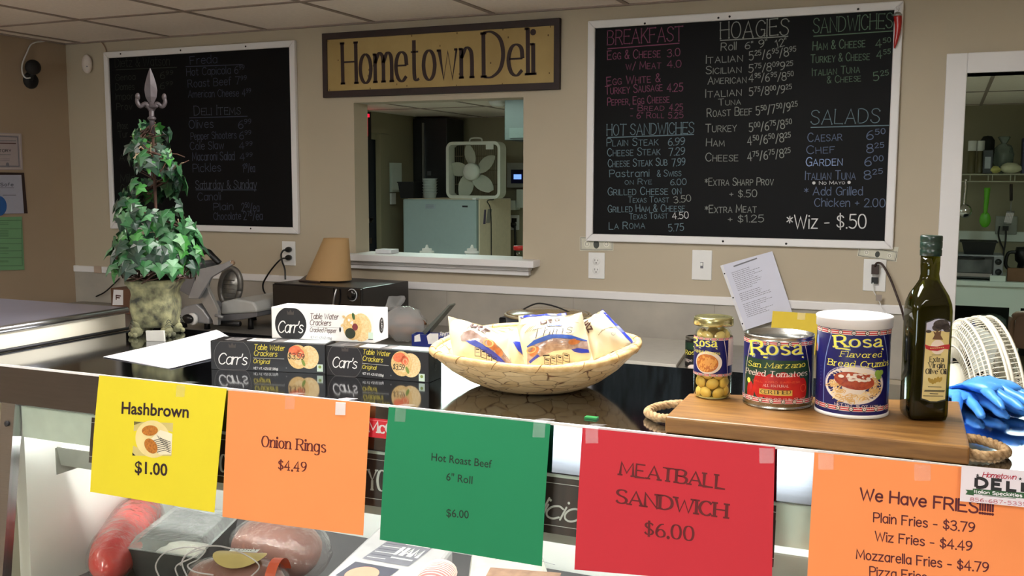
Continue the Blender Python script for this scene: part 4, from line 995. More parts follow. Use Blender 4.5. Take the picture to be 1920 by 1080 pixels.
M_bag = mat('cream bag film', (208, 198, 168), 0.25, var=0.02, scale=9, spec=0.6, bump=.25, bscale=30); M_bagw = mat('pale bag film', (216, 206, 188), 0.22, spec=.6)
M_bagb = mat('blue bag band', (36, 52, 160), 0.3, spec=.6); M_win = mat('clear bag window', (122, 92, 78), 0.06, col2=(176, 158, 150), scale=60, spec=1.0, bump=.4, bscale=60)
M_pretz = mat('pretzel', (150, 84, 40), 0.5, col2=(190, 120, 64), scale=100); M_choc = mat('bag brown', (70, 38, 32), 0.5)
M_blue2 = mat('blue label', (44, 76, 150), 0.4)
def bag(label, P0, N_, cs, thick, seal='top', group='snack bags heaped in the woven basket', wob=1.0):
    P0 = V(P0); N_ = V(N_).normalized()
    c3 = [onP(x, y, P0, N_) for x, y in cs]
    def bl(u, v):
        e = max(0.0, math.sin(PI * min(max(u, 0), 1)) * math.sin(PI * min(max(v, 0), 1)))
        return thick * 1.12 * (e ** .8) + wob * (.0022 * math.sin(9 * u + 5 * v) * e ** .3 + .0018 * math.sin(17 * u - 9 * v) * (1 - e))
    fl = Flat(*c3, bulge=bl)
    t = thing('snack_bag', label, 'snack bag', sum(c3, V()) / 4, group)
    mb = MB().use(M_bag, True); fl.surf(mb, 44, 44)
    f2 = Flat(*c3, bulge=lambda u, v: -bl(u, v) * .8); f2.N = fl.N; f2.surf(mb, 16, 16)
    mb.build('pouch', t)
    a = Art(fl, True)
    if seal == 'top': q = [fl.bil(i / 10, 1) for i in range(11)]; r = [fl.bil(i / 10, .93) for i in range(11)]
    elif seal == 'right': q = [fl.bil(1, i / 10) for i in range(11)]; r = [fl.bil(.93, i / 10) for i in range(11)]
    if seal: a.emit(q + r, [(i, i + 1, i + 12, i + 11) for i in range(10)], M_bagb, 3)
    return t, fl, a
def S(l): return [(800 + x / 4.5714, 540 + y / 4.5714) for x, y in l]
def nutr(a, boxes):
    for k, (x0, y0, x1, y1) in enumerate(boxes):
        b = S([(x0, y0), (x1, y0 + 10), (x1, y1 + 8), (x0, y1)]); a.line(b + [b[0]], 0.0006, M_ink, 4)
        a.line(S([(x0 + 8, y0 + 14), (x1 - 10, y0 + 20)]), 0.0016, M_ink, 4); a.line(S([(x0 + 8, y0 + 34), (x1 - 8, y0 + 40)]), 0.0008, M_grey, 4)
# back bag
bag('snack bag lying at the back of the basket, only its blue top showing', (-0.69, 1.72, 1.38), (.3, -1, .55), [(972, 592), (1062, 587), (1072, 660), (978, 672)], .020)[2].build('print', COL.objects['snack_bag'])
t, fl, a = bag('small snack bag squeezed between the left and middle bags', (-0.72, 1.60, 1.36), (.3, -1, .7), [(940, 622), (985, 616), (996, 690), (930, 692)], .016, seal=None)
a.poly(S([(745, 500), (825, 485), (840, 600), (790, 570)]), M_bagb, 2); a.build('print', t)
# left bag
t, fl, a = bag('left snack bag leaning over the basket rim', (-0.765, 1.575, 1.372), (.45, -1, .75), [(840, 593), (968, 628), (952, 689), (848, 669)], .020, seal=None)
a.poly(S([(300, 420), (335, 400), (420, 330), (440, 340), (500, 330), (540, 345), (470, 400), (360, 395)]), M_bagw, 1)
a.poly(S([(292, 440), (320, 405), (380, 400), (450, 435), (540, 490), (640, 545), (725, 640), (700, 668), (610, 600), (480, 520), (380, 490), (300, 480)]), M_win, 2)
a.ell(S([(560, 530)])[0], .010, .007, M_pretz, 3, rot=-.6); a.ell(S([(620, 575)])[0], .008, .006, M_pretz, 3, rot=-.6); a.ring(S([(530, 520)])[0], .008, .006, .0022, mat('pretzel light', (214, 160, 100), .5), 4)
a.poly(S([(335, 485), (420, 492), (510, 545), (600, 592), (700, 668), (680, 684), (560, 618), (450, 552), (370, 512)]), M_bagb, 3)
a.text('utz', *S([(378, 355), (512, 432)]), 13, M_choc, 6, w=.28, gap=1.0)
a.text('Th', *S([(330, 372), (400, 400)]), 11, M_ink, 5, style='round', w=.07, slant=.3)
for k in range(5): x = 520 + k * 26; a.line(S([(x, 340 + k * 14), (x + 28, 380 + k * 14)]), .0011, mat('wheat stroke', (150, 140, 110), .6), 3)
nutr(a, [(415, 540, 462, 598), (468, 562, 512, 612), (514, 590, 556, 632), (558, 610, 602, 652)])
a.poly(S([(450, 630), (475, 640), (495, 655), (470, 660)]), mat('pink mark', (190, 60, 110), .5), 4)
a.build('print', t)
# right bag
t, fl, a = bag('right snack bag with blue sealed edge sticking out of the basket', (-0.53, 1.63, 1.385), (-.05, -1, .6), [(1084, 607), (1131, 581), (1190, 642), (1112, 676)], .018, seal='right')
a.text('utz', *S([(1365, 320), (1412, 410)]), 12, M_choc, 6, w=.27, gap=1.0); a.text('C', *S([(1438, 308), (1480, 296)]), 6, M_ink, 5, w=.12)
a.text('0', *S([(1625, 440), (1645, 410)]), 5, M_grey, 5, w=.12)
for k in range(5): a.line(S([(1500 + k * 22, 440 - k * 18), (1540 + k * 24, 400 - k * 14)]), .0012, mat('wheat stroke', (150, 140, 110), .6), 3)
for k in range(4): a.line(S([(1370 + k * 30, 262 + k * 6), (1450 + k * 20, 246 + k * 4)]), .0012, mat('wheat stroke', (150, 140, 110), .6), 3)
a.build('print', t)
# middle bag
t, fl, a = bag('middle snack bag facing forward with a clear window', (-0.635, 1.585, 1.375), (.28, -1, .42), [(969, 611), (1091, 586), (1112, 674), (986, 692)], .024, seal=None)
for k in range(5): a.line(S([(845 + k * 22, 395 - k * 4), (895 + k * 24, 340 - k * 8)]), .0013, mat('wheat stroke', (150, 140, 110), .6), 3)
a.text('utz', *S([(985, 322), (1150, 297)]), 9, M_choc, 6, w=.30, gap=1.0)
a.poly(S([(1030, 335), (1050, 326), (1160, 320), (1172, 332), (1160, 346), (1050, 352)]), M_blue2, 4)
a.text('EXTRA', *S([(1048, 347), (1155, 341)]), 3.6, M_wht, 6, w=.16)
a.poly(S([(885, 430), (900, 470), (1000, 430), (1250, 420), (1270, 390), (1000, 370)]), M_bagw, 1)
a.text('Thins', *S([(905, 458), (1245, 408)]), 17, M_ink, 5, style='round', w=.065, slant=.35, gap=1.8)
a.poly(S([(868, 520), (930, 478), (1060, 442), (1250, 438), (1378, 462), (1390, 532), (1250, 545), (1100, 560), (960, 610), (885, 652), (862, 665)]), M_win, 2)
a.poly(S([(868, 520), (930, 478), (1060, 442), (1250, 438), (1378, 462), (1376, 452), (1250, 428), (1060, 432), (925, 468), (862, 512)]), M_blue2, 3)
a.poly(S([(1245, 545), (1300, 530), (1390, 534), (1396, 560), (1330, 570), (1270, 562)]), M_bagb, 3); a.poly(S([(880, 636), (960, 585), (978, 600), (890, 655)]), M_bagb, 3)
a.ell(S([(930, 560)])[0], .010, .006, M_pretz, 3, rot=.6); a.ell(S([(1270, 480)])[0], .010, .005, M_pretz, 3, rot=.2); a.ring(S([(905, 545)])[0], .008, .005, .002, mat('pretzel light', (214, 160, 100), .5), 4)
nutr(a, [(1012, 610, 1062, 655), (1068, 597, 1115, 650), (1120, 590, 1168, 640), (1175, 575, 1228, 630)])
a.line(S([(1002, 598), (1060, 592)]), .0016, M_ink, 4)
a.line(S([(1235, 298), (1310, 308)]), .0008, mat('wheat stroke', (150, 140, 110), .6), 4)
a.build('print', t)

# ------------------------------------------------------------------ cutting board with rope handles
BZ = 1.305
def wood(name, c1, c2):
    return mat(name, c1, 0.42, col2=c2, scale=9, stretch=(1.2, 9, 9), bump=.12, bscale=40, detail=8)
M_board = wood('acacia board', (150, 108, 54), (108, 72, 30))
bt = [onZ(1247, 781, BZ), onZ(1816, 838, BZ), onZ(1799, 752, BZ), onZ(1292, 737, BZ)]
brd = thing('cutting_board', 'thick brown wooden board with rope handles carrying jar, cans and bottle', 'cutting board', sum(bt, V()) / 4 - V((0, 0, .025)))
bt[1] += V((.002, 0, 0)); 
lo = [V((p.x, p.y, CT + .0004)) for p in bt]
MB().use(M_board).hexa(lo + bt).build('plank', brd, bevel=.003)
M_rope = mat('jute rope', (196, 166, 124), 0.95, col2=(140, 108, 70), scale=120, bump=.8, bscale=260)
def rope(pts, R_, name, parent):
    C = curve(pts, 14); mb = MB().use(M_rope, True)
    for s_ in range(3):
        P_s = []
        for i, p in enumerate(C):
            t = (C[min(i + 1, len(C) - 1)] - C[max(i - 1, 0)]).normalized(); a = t.cross(V((0, 0, 1))); a = a.normalized() if a.length > 1e-4 else V((1, 0, 0)); b = t.cross(a)
            g = i * .62 + s_ * 2 * PI / 3; P_s.append(p + (a * math.cos(g) + b * math.sin(g)) * R_ * .5)
        mb.tube(P_s, R_ * .55, n=7, cr=0)
    return mb.build(name, parent)
e = bt[1]; f = bt[2]; hz = CT + .0125
rope([V((e.x - .012, e.y + .10, hz)), V((e.x + .012, e.y + .10, hz)), V((e.x + .040, e.y + .085, CT + .009)), V((e.x + .046, e.y + .055, CT + .008)), V((e.x + .022, e.y + .025, CT + .009)), V((e.x - .012, e.y + .022, hz))], .0068, 'rope_handle', brd)
e = bt[0]; f = bt[3]
rope([V((e.x + .01, e.y + .15, hz)), V((e.x - .018, e.y + .145, hz)), V((e.x - .046, e.y + .125, CT + .009)), V((e.x - .050, e.y + .085, CT + .008)), V((e.x - .022, e.y + .055, CT + .009)), V((e.x + .01, e.y + .05, hz))], .0068, 'rope_handle', brd)

# ------------------------------------------------------------------ tins, jar, bottle
M_navy = mat('navy label', (26, 26, 92), 0.35, var=.04); M_lred = mat('label red', (196, 40, 48), .4); M_lpale = mat('label pale', (232, 214, 204), .45); M_lyel = mat('label yellow', (232, 224, 90), .45)
M_lgrn = mat('label dark green', (26, 60, 40), .45); M_tom = mat('tomato print', (206, 36, 26), .4, col2=(166, 20, 20), scale=60); M_tin = mat('tin', (178, 178, 172), 0.25, metal=1.0, var=.05)
M_lshadow = mat('label blue grey', (120, 140, 190), .4); M_bowl = mat('bowl print', (226, 212, 196), .5); M_pasta = mat('pasta print', (214, 172, 108), .5); M_pasta2 = mat('pasta light', (236, 208, 152), .5)
def band(a, cyl, z0, z1, ang0=-2.3, ang1=2.3):
    R_ = cyl.R; u0, u1 = ang0 * R_, ang1 * R_; h = z1 - z0; nu = 60
    a.rect(u0, z0, u1, z1, M_lred, 2, nu=nu); a.rect(u0, z0 + h * .40, u1, z0 + h * .60, M_lpale, 3, nu=nu)
    a.rect(u0, z0, u1, z0 + h * .13, M_lpale, 3, nu=nu); a.rect(u0, z1 - h * .13, u1, z1, M_lpale, 3, nu=nu)
    k = int((u1 - u0) / (h * 2.6))
    for i in range(k):
        c = (u0 + (i + .5) * (u1 - u0) / k, (z0 + z1) / 2)
        a.ell(c, h * .5, h * .5, M_lgrn, 4, n=14, px=False, rings=1); a.ell(c, h * .34, h * .34, M_lpale, 5, n=12, px=False, rings=1); a.ell(c, h * .13, h * .13, M_lgrn, 6, n=8, px=False, rings=1)
def rosa(a, p0, p1, h, lay=6):
    off = (1.6 * h / 30, 1.6 * h / 30)
    for m, (ox, oy), l in ((M_lshadow, off, lay), (M_lyel, (0, 0), lay + 2)):
        a.text('R', (p0[0] + ox, p0[1] + oy), (p0[0] + (p1[0] - p0[0]) * .25 + ox, p0[1] + (p1[1] - p0[1]) * .25 + oy), h, m, l, style='serif', w=.24)
        a.text('osa', (p0[0] + (p1[0] - p0[0]) * .32 + ox, p0[1] + (p1[1] - p0[1]) * .3 + oy), (p1[0] + ox, p1[1] + oy), h * .98, m, l, style='serif', w=.21, gap=1.4)
        w = (p1[0] - p0[0]); a.line([(p0[0] + ox, p0[1] + h * .1 + oy), (p0[0] + w * .3 + ox, p0[1] + h * .24 + oy), (p1[0] + w * .06 + ox, p1[1] + h * .24 + oy)], .0026 * h / 28, m, l)
# tomato tin
tc_ = V((-.2300, 1.5675, BZ)); R0 = .0530; H0 = .1115
tin = thing('tin_can', 'large open-rimmed tin of peeled tomatoes with red and navy label on the board', 'tin can', tc_)
mb = MB().use(M_tin, True).lathe([(R0 - .003, .0), (R0 - .0005, .0005), (R0, .003), (R0 - .002, .0045), (R0 - .0008, .006), (R0 - .0008, H0 - .006), (R0 - .002, H0 - .0045), (R0, H0 - .003), (R0, H0 - .0005), (R0 - .002, H0), (R0 - .004, H0 - .001), (R0 - .005, H0 - .005), (R0 - .012, H0 - .0045), (R0 - .013, H0 - .0055), (R0 - .02, H0 - .005), (R0 - .021, H0 - .006), (R0 - .03, H0 - .0055), (0.001, H0 - .0055)], c=tc_, n=64)
mb.build('can_body', tin)
cy = Cyl(tc_, R0 - .0003); a = Art(cy); zb, zt = BZ + .0105, BZ + H0 - .0065
a.rect(-2.6 * R0, zb, 2.6 * R0, zt, M_navy, 1, nu=70, nv=4)
band(a, cy, zt - .0065, zt - .0003); band(a, cy, zb, zb + .0065)
zl = zb + .0068
lo_ = cy.px(1397, 700); hi_ = cy.px(1516, 700)
a.rect(lo_[0], zl, hi_[0], cy.px(1458, 676)[1], M_lgrn, 2, nu=24, nv=4)
for (x, y, ru, rv) in ((1425, 722, .012, .020), (1445, 728, .013, .022), (1468, 726, .014, .023), (1490, 726, .012, .021), (1407, 732, .008, .015), (1504, 730, .009, .018), (1456, 738, .018, .012), (1480, 740, .016, .010)):
    c = cy.px(x, y); a.ell(c, ru, rv, M_tom, 3, px=False, clamp=(lo_[0], zl, hi_[0], 9))
for (x0, x1) in ((1408, 1398), (1508, 1518)):
    p, q = cy.px(x0, 640), cy.px(x1, 700); a.line([p, ((p[0] + q[0]) / 2, (p[1] + q[1]) / 2), q, (q[0], zl)], .0010, M_lpale, 4, px=False)
rosa(a, (1411, 664), (1500, 663), 25)
a.text('San Marzano', (1404, 685), (1508, 687), 9.5, M_lyel, 6, style='serif', w=.17, slant=.2); a.text('Peeled Tomatoes', (1400, 699), (1512, 703), 10, M_lpale, 6, style='serif', w=.17, slant=.15)
a.text('DALL AGRO SARNESE', (1412, 714), (1500, 717), 3, mat('label orange', (230, 110, 70), .5), 6, w=.13)
a.text('ALL NATURAL', (1431, 724), (1479, 726), 4.5, M_lpale, 6, style='serif', w=.13)
p = [cy.px(1424, 738), cy.px(1485, 740)]; zq = p[0][1]
a.rect(p[0][0], zq, p[1][0], zq + .0085, mat('gold box', (214, 176, 80), .45), 6, nu=8); a.text('CERTIFIED', (1427, 736.5), (1482, 738.5), 6.5, M_ink, 8, style='serif', w=.2, gap=1.0)
a.text('NET WT. 28 OZ (1 lb 12 oz)', (1402, 744), (1508, 748), 4.5, M_lpale, 7, w=.12)
a.ell((1405, 712), .004, .004, M_lyel, 7); a.ell((1409, 722), .003, .006, M_lred, 7); a.ring((1505, 727), .005, .0055, .0008, mat('label orange', (230, 110, 70), .5), 7)
a.build('paper_label', tin)
# bread crumb canister
bc_ = V((-.1195, 1.556, BZ)); R1 = .0528; H1 = .1475
can = thing('canister', 'tall navy bread crumb canister with white plastic lid on the board', 'canister', bc_)
M_lid = mat('white lid', (236, 236, 238), 0.35, var=.01)
MB().use(M_navy, True).lathe([(R1 - .001, .004), (R1 - .001, H1 - .012)], c=bc_, n=64, cap=True).build('tube', can)
MB().use(M_kwht, True).lathe([(R1 - .003, 0), (R1 + .0004, .0008), (R1 + .0004, .0045), (R1 - .001, .006)], c=bc_, n=64).build('bottom_rim', can)
MB().use(M_lid, True).lathe([(R1 - .001, H1 - .016), (R1 + .0016, H1 - .016), (R1 + .0018, H1 - .004), (R1 + .0024, H1 - .0035), (R1 + .0024, H1 - .001), (R1 + .001, H1), (R1 - .003, H1), (R1 - .006, H1 - .0025), (R1 - .012, H1 - .003), (.012, H1 - .0028), (.0105, H1 - .0018), (0.001, H1 - .0018)], c=bc_, n=64).build('lid', can)
cy = Cyl(bc_, R1 - .0006); a = Art(cy); zb, zt = BZ + .0115, BZ + H1 - .0165
a.rect(-2.6 * R1, BZ + .006, 2.6 * R1, zt, M_navy, 1, nu=70, nv=4)
band(a, cy, zt - .0075, zt - .0008); band(a, cy, zb, zb + .0068)
for (x0, x1, x2) in ((1560, 1547, 1544), (1656, 1664, 1662)):
    p, q, r = cy.px(x0, 622), cy.px(x1, 680), cy.px(x2, 755); a.line([p, q, r], .0014, M_lshadow, 2, px=False, smooth=True)
rosa(a, (1567, 650), (1650, 649), 21)
a.text('Flavored', (1576, 668), (1651, 669), 10, M_lyel, 6, style='serif', w=.18, slant=.2); a.text('Bread Crumbs', (1553, 683), (1664, 684), 11, M_lyel, 6, style='serif', w=.18, slant=.2)
bc0 = cy.px(1603, 722); lim = (-1.15 * R1, zb, 1.1 * R1, 9)
a.ell(bc0, .046, .0290, mat('bowl rim print', (166, 160, 190), .5), 2, px=False, n=40); a.ell((bc0[0], bc0[1] - .001), .0445, .0275, M_bowl, 3, px=False, n=40)
rr = random.Random(5)
for i in range(95):
    g = rr.uniform(0, 2 * PI); q = rr.uniform(.45, .93); c = (bc0[0] + .041 * q * math.cos(g), bc0[1] - .003 + .023 * q * math.sin(g)); h0 = rr.uniform(0, PI)
    a.line([(c[0] + .010 * math.cos(h0 + k * .7) * (k - 2) * .5, c[1] + .0045 * math.sin(h0 + k * .9) * (k - 2) * .6) for k in range(5)], .0013, M_pasta if i % 3 else M_pasta2, 4 + i % 3, px=False, smooth=True)
a.ell((bc0[0] - .001, bc0[1] + .006), .029, .0125, mat('sauce print', (140, 44, 24), .5, col2=(176, 78, 40), scale=200), 8, px=False, n=30, rot=-.12)
for i in range(26):
    c = (bc0[0] + rr.uniform(-.022, .022), bc0[1] + .010 + rr.uniform(-.004, .006)); a.ell(c, rr.uniform(.002, .005), rr.uniform(.0012, .0026), M_bowl if rr.random() < .7 else mat('sauce print'), 9, px=False, n=10)
for i in range(6): a.ell((bc0[0] + .036 + rr.uniform(-.005, .006), bc0[1] + .014 + rr.uniform(-.005, .006)), .005, .004, mat('herb green', (130, 160, 60), .5), 10, px=False, n=8)
a.text('NET WT. 15 OZ. (425g)', (1565, 760), (1650, 765), 6, M_lpale, 6, w=.13)
a.ell((1534, 642), .006, .013, M_lshadow, 3); a.ell((1533, 650), .004, .006, mat('badge orange', (190, 110, 70), .5), 4)
for k in range(7): a.line([(1531, 683 + k * 6), (1540, 685 + k * 6)], .0008, M_lshadow, 3)
a.build('paper_label', can)
# small tin on the back counter (partly hidden)
sc_ = onZ(1300, 692, .99); sc_ = V((-.795, 3.46, .992)); sm = thing('tin_can', 'small tin on the back counter half hidden behind the bean jar', 'tin can', sc_)
MB().use(M_tin, True).lathe([(.036, 0), (.0375, .002), (.0365, .005), (.0365, .106), (.0375, .109), (.036, .111), (.034, .108), (.001, .108)], c=sc_, n=32).build('can_body', sm)
cy = Cyl(sc_, .0367); a = Art(cy); a.rect(-.09, 1.0, .09, 1.09, M_kblk, 1, nu=30); a.rect(-.09, 1.06, .09, 1.084, M_lgrn, 2, nu=30)
a.text('Rosa', (1286, 664), (1310, 664), 8, M_lyel, 4, style='serif', w=.2); a.text('Ripe', (1286, 677), (1298, 678), 5, M_lpale, 4, style='serif', w=.16); a.ell((1300, 690), .022, .012, M_lpale, 3); a.build('paper_label', sm)
# jar of beans
jc = V((-.3335, 1.5735, BZ)); RJ = .0298
jar = thing('glass_jar', 'glass jar of pale yellow beans with gold lid at left of the board', 'jar', jc)
HJ = .1345
gp_ = [(.012, .004), (RJ - .006, .001), (RJ - .001, .004), (RJ, .010), (RJ, .092), (RJ, .100), (RJ - .0025, .108), (RJ - .006, .113), (RJ - .006, .120)]
MB().use(glass('jar glass', (250, 252, 244), ior=1.38), True).lathe(gp_, c=jc, n=48, cap=False).build('glass_body', jar)
MB().use(mat('jar base glass', (206, 196, 150), .1)).lathe([(.001, .0006), (RJ - .006, .0006), (RJ - .004, .003), (.001, .003)], c=jc, n=32).build('glass_base', jar)
M_gold = mat('gold lid', (190, 184, 130), 0.22, metal=.9, var=.04)
n = 60; rings = []
for r, z in ((RJ - .005, .1165), (RJ + .0006, .1165), (RJ + .0014, .118), (RJ + .0012, .127), (RJ + .0004, .1295), (RJ - .002, .1305), (RJ - .005, .1295), (RJ - .007, .1300), (.001, .1300)):
    rings.append([jc + V(((r + (.0004 if (k % 2 and .117 < z < .1285) else 0)) * math.cos(2 * PI * k / n), (r + (.0004 if (k % 2 and .117 < z < .1285) else 0)) * math.sin(2 * PI * k / n), z)) for k in range(n)])
MB().use(M_gold, True).loft(rings).build('lid', jar)
MB().use(glass('brine', (253, 246, 218), ior=1.2), True).lathe([(.001, .004), (RJ - .0012, .004), (RJ - .0012, .088), (.001, .088)], c=jc, n=32, cap=False).build('brine', jar)
cy = Cyl(jc, RJ + .0002); a = Art(cy); z1, z0 = cy.px(1334, 634)[1], cy.px(1334, 706)[1]
a.rect(-1.75 * RJ, z0, 2.2 * RJ, z1, M_navy, 1, nu=40, nv=3); band(a, cy, z1 - .0038, z1, -1.75, 2.2); band(a, cy, z0, z0 + .0038, -1.75, 2.2)
rosa(a, (1300, 648), (1342, 650), 15)
c = cy.px(1327, 680); a.ell(c, .0225, .0180, M_bowl, 4, px=False, n=32, clamp=(-1.7 * RJ, z0 + .004, 9, 9)); a.ell((c[0] - .002, c[1] - .001), .0185, .0145, mat('bean print', (190, 110, 40), .5), 5, px=False, n=28, clamp=(-1.7 * RJ, z0 + .004, 9, 9))
for i in range(60):
    g, q = rr.uniform(0, 2 * PI), rr.uniform(0, .95) ** .6; a.ell((c[0] - .002 + .017 * q * math.cos(g), c[1] - .001 + .013 * q * math.sin(g)), .0028, .0014, mat('bean print light', (222, 156, 72), .5), 6, px=False, n=8, rot=rr.uniform(0, PI), rings=1)
a.text('Lupini Beans', (1303, 657), (1349, 665), 5.5, M_lyel, 8, style='serif', w=.16, slant=.15)
p, q = cy.px(1357, 637), cy.px(1363, 703); a.line([p, ((p[0] + q[0]) / 2 + .002, (p[1] + q[1]) / 2), q], .0008, M_lpale, 7, px=False)
p, q = cy.px(1365, 636), cy.px(1375, 682); a.rect(p[0], q[1], q[0], p[1], M_bowl, 7, nu=4)
for k in range(9): zz = q[1] + (p[1] - q[1]) * (k + .5) / 9; a.line([(p[0] + .0005, zz), (q[0] - .001, zz)], .0004, M_ink, 8, px=False)
a.build('paper_label', jar)
M_bean = mat('lupini bean', (232, 208, 138), 0.3, col2=(218, 188, 108), scale=50, spec=.6)
bean0 = None; spots = []
rb = random.Random(21)
lv_ = 0
z = .011
while z < .104:
    nn = 7; r0 = RJ - .0088
    for k in range(nn):
        g = 2 * PI * (k + .5 * (lv_ % 2)) / nn + rb.uniform(-.08, .08); spots.append((r0 * math.cos(g), r0 * math.sin(g), z + rb.uniform(-.0012, .0012), g))
    z += .0150; lv_ += 1
for i, (x, y, z, g) in enumerate(spots):
    if bean0 is None:
        mb = MB().use(M_bean, True).ball((0, 0, 0), (.0052, .0104, .0086), 12, 8); b = bean0 = mb.build('lupini_bean')
    else: b = copyobj(bean0)
    tag(b, 'pale yellow lupini bean packed inside the glass jar', 'bean', 'lupini beans in the jar')
    b.location = jc + V((x, y, z)); b.rotation_euler = (rb.uniform(-.5, .5), rb.uniform(-.25, .25), g)
# olive oil bottle (square, slightly turned)
A0 = onZ(1704, 790, BZ); B0 = onZ(1781, 792, BZ); bx = (B0 - A0); bw = bx.length * .985; bx.normalize(); by = V((-bx.y, bx.x, 0)); bc2 = A0 + bx * bw / 2 + by * bw / 2
oil = thing('oil_bottle', 'tall dark green square bottle of olive oil at right of the board', 'bottle', bc2)
M_bg = glass('dark green glass', (140, 142, 64), ior=1.5)
def sqr(hw, z, r, n=6):
    r = min(r, hw); pts = []
    for c, a0 in (((1, 1), 0), ((-1, 1), 90), ((-1, -1), 180), ((1, -1), 270)):
        for k in range(n + 1):
            g = math.radians(a0 + 90 * k / n); pts.append(bc2 + bx * (c[0] * (hw - r) + r * math.cos(g)) + by * (c[1] * (hw - r) + r * math.sin(g)) + V((0, 0, z)))
    return pts
hw = bw / 2
prof = [(hw - .006, .0005, .006), (hw - .002, .002, .008), (hw - .0002, .008, .009), (hw, .015, .009), (hw, .160, .009), (hw - .0005, .170, .012), (hw - .003, .182, .018), (hw - .009, .194, .0185), (hw - .014, .203, .015), (hw - .0155, .212, .0143), (.0135, .224, .0135), (.0132, .238, .0132)]
MB().use(M_bg, True).loft([sqr(*p) for p in prof], cap=True).build('bottle_glass', oil)
MB().use(mat('olive oil', (96, 90, 22), 0.15, col2=(70, 64, 14), scale=10, spec=.2), True).loft([sqr(max(p[0] - .0035, .008), p[1] + (.003 if i == 0 else 0), max(p[2] - .002, .004)) for i, p in enumerate(prof[:9])], cap=True).build('oil_filling', oil)
M_cap = mat('dark green cap', (20, 46, 38), 0.28, spec=.6)
rings = []
for r, z in ((.0135, .238), (.0148, .2385), (.0150, .246), (.0142, .2475), (.0142, .2485), (.0152, .250), (.0152, .258), (.0145, .2585), (.0152, .2595), (.0152, .266), (.0145, .2675), (.001, .2675)):
    rings.append([bc2 + V((r * math.cos(2 * PI * k / 32), r * math.sin(2 * PI * k / 32), z)) for k in range(32)])
MB().use(M_cap, True).loft(rings).build('screw_cap', oil)
f0 = bc2 - by * (hw + .0004)
fl = Flat(f0 - bx * hw + V((0, 0, .17)), f0 + bx * hw + V((0, 0, .17)), f0 + bx * hw, f0 - bx * hw)
a = Art(fl)
M_lcream = mat('cream label', (222, 204, 146), .5, col2=(200, 176, 104), scale=18)
def La(l): return [(1500 + x / 2.84, 420 + y / 2.84) for x, y in l]
a.poly(La([(641, 935), (668, 520), (690, 514), (715, 503), (738, 499), (770, 503), (785, 512), (806, 517), (778, 940), (755, 945), (728, 951), (690, 950), (665, 940)]), mat('dark border', (40, 40, 30), .5), 1)
a.poly(La([(648, 928), (674, 526), (694, 520), (718, 509), (738, 505), (767, 509), (782, 518), (800, 523), (772, 933), (752, 938), (728, 944), (692, 943), (668, 933)]), M_lcream, 2)
a.poly(La([(674, 526), (694, 520), (718, 509), (738, 505), (767, 509), (782, 518), (800, 523), (797, 570), (672, 570)]), mat('label sky', (186, 186, 206), .5), 3)
a.ell(La([(752, 535)])[0], .011, .007, mat('tree crown', (52, 44, 40), .6, col2=(74, 62, 56), scale=300), 4); a.ell(La([(730, 552)])[0], .007, .005, mat('tree crown'), 4); a.ell(La([(776, 548)])[0], .006, .005, mat('tree crown'), 4)
a.poly(La([(704, 614), (716, 590), (708, 570), (722, 578), (730, 560), (738, 576), (752, 564), (748, 592), (762, 616)]), mat('tree trunk', (104, 72, 44), .6), 5)
a.ell(La([(684, 572)])[0], .004, .0022, mat('tree crown'), 4); a.ell(La([(783, 566)])[0], .005, .0026, mat('tree crown'), 4)
a.ell(La([(732, 655)])[0], .0095, .0105, mat('label disc', (226, 208, 190), .5), 5)
a.poly(La([(664, 640), (690, 650), (730, 652), (770, 642), (796, 640), (794, 668), (770, 664), (730, 676), (690, 672), (668, 662)]), mat('ribbon red', (176, 36, 40), .5), 6); [a.line(La([(692 + k * 11, 661 - k * .7), (699 + k * 11, 661 - k * .7)]), .0013, M_lcream, 8) for k in range(7)]
a.text('Extra', *La([(690, 733), (762, 733)]), 9.5, M_ink, 6, style='serif', w=.16); a.text('Virgin', *La([(682, 764), (768, 766)]), 9.5, M_ink, 6, style='serif', w=.16); a.text('Olive Oil', *La([(668, 797), (776, 799)]), 9.5, M_ink, 6, style='serif', w=.16)
for k in range(5): a.ell(La([(690 + k * 14, 832 + 6 * math.sin(k * 1.4))])[0], .0022, .0042, mat('olive gold', (176, 144, 60), .5), 6, rot=.5 - k * .25)
for y, x0, x1 in ((866, 680, 752), (884, 662, 770), (890, 660, 768), (902, 690, 735), (914, 655, 762)): a.line(La([(x0, y), (x1, y + 2)]), .0010, M_ink, 6)
a.line(La([(700, 697), (750, 697)]), .0007, M_ink, 6)
a.build('paper_label', oil)

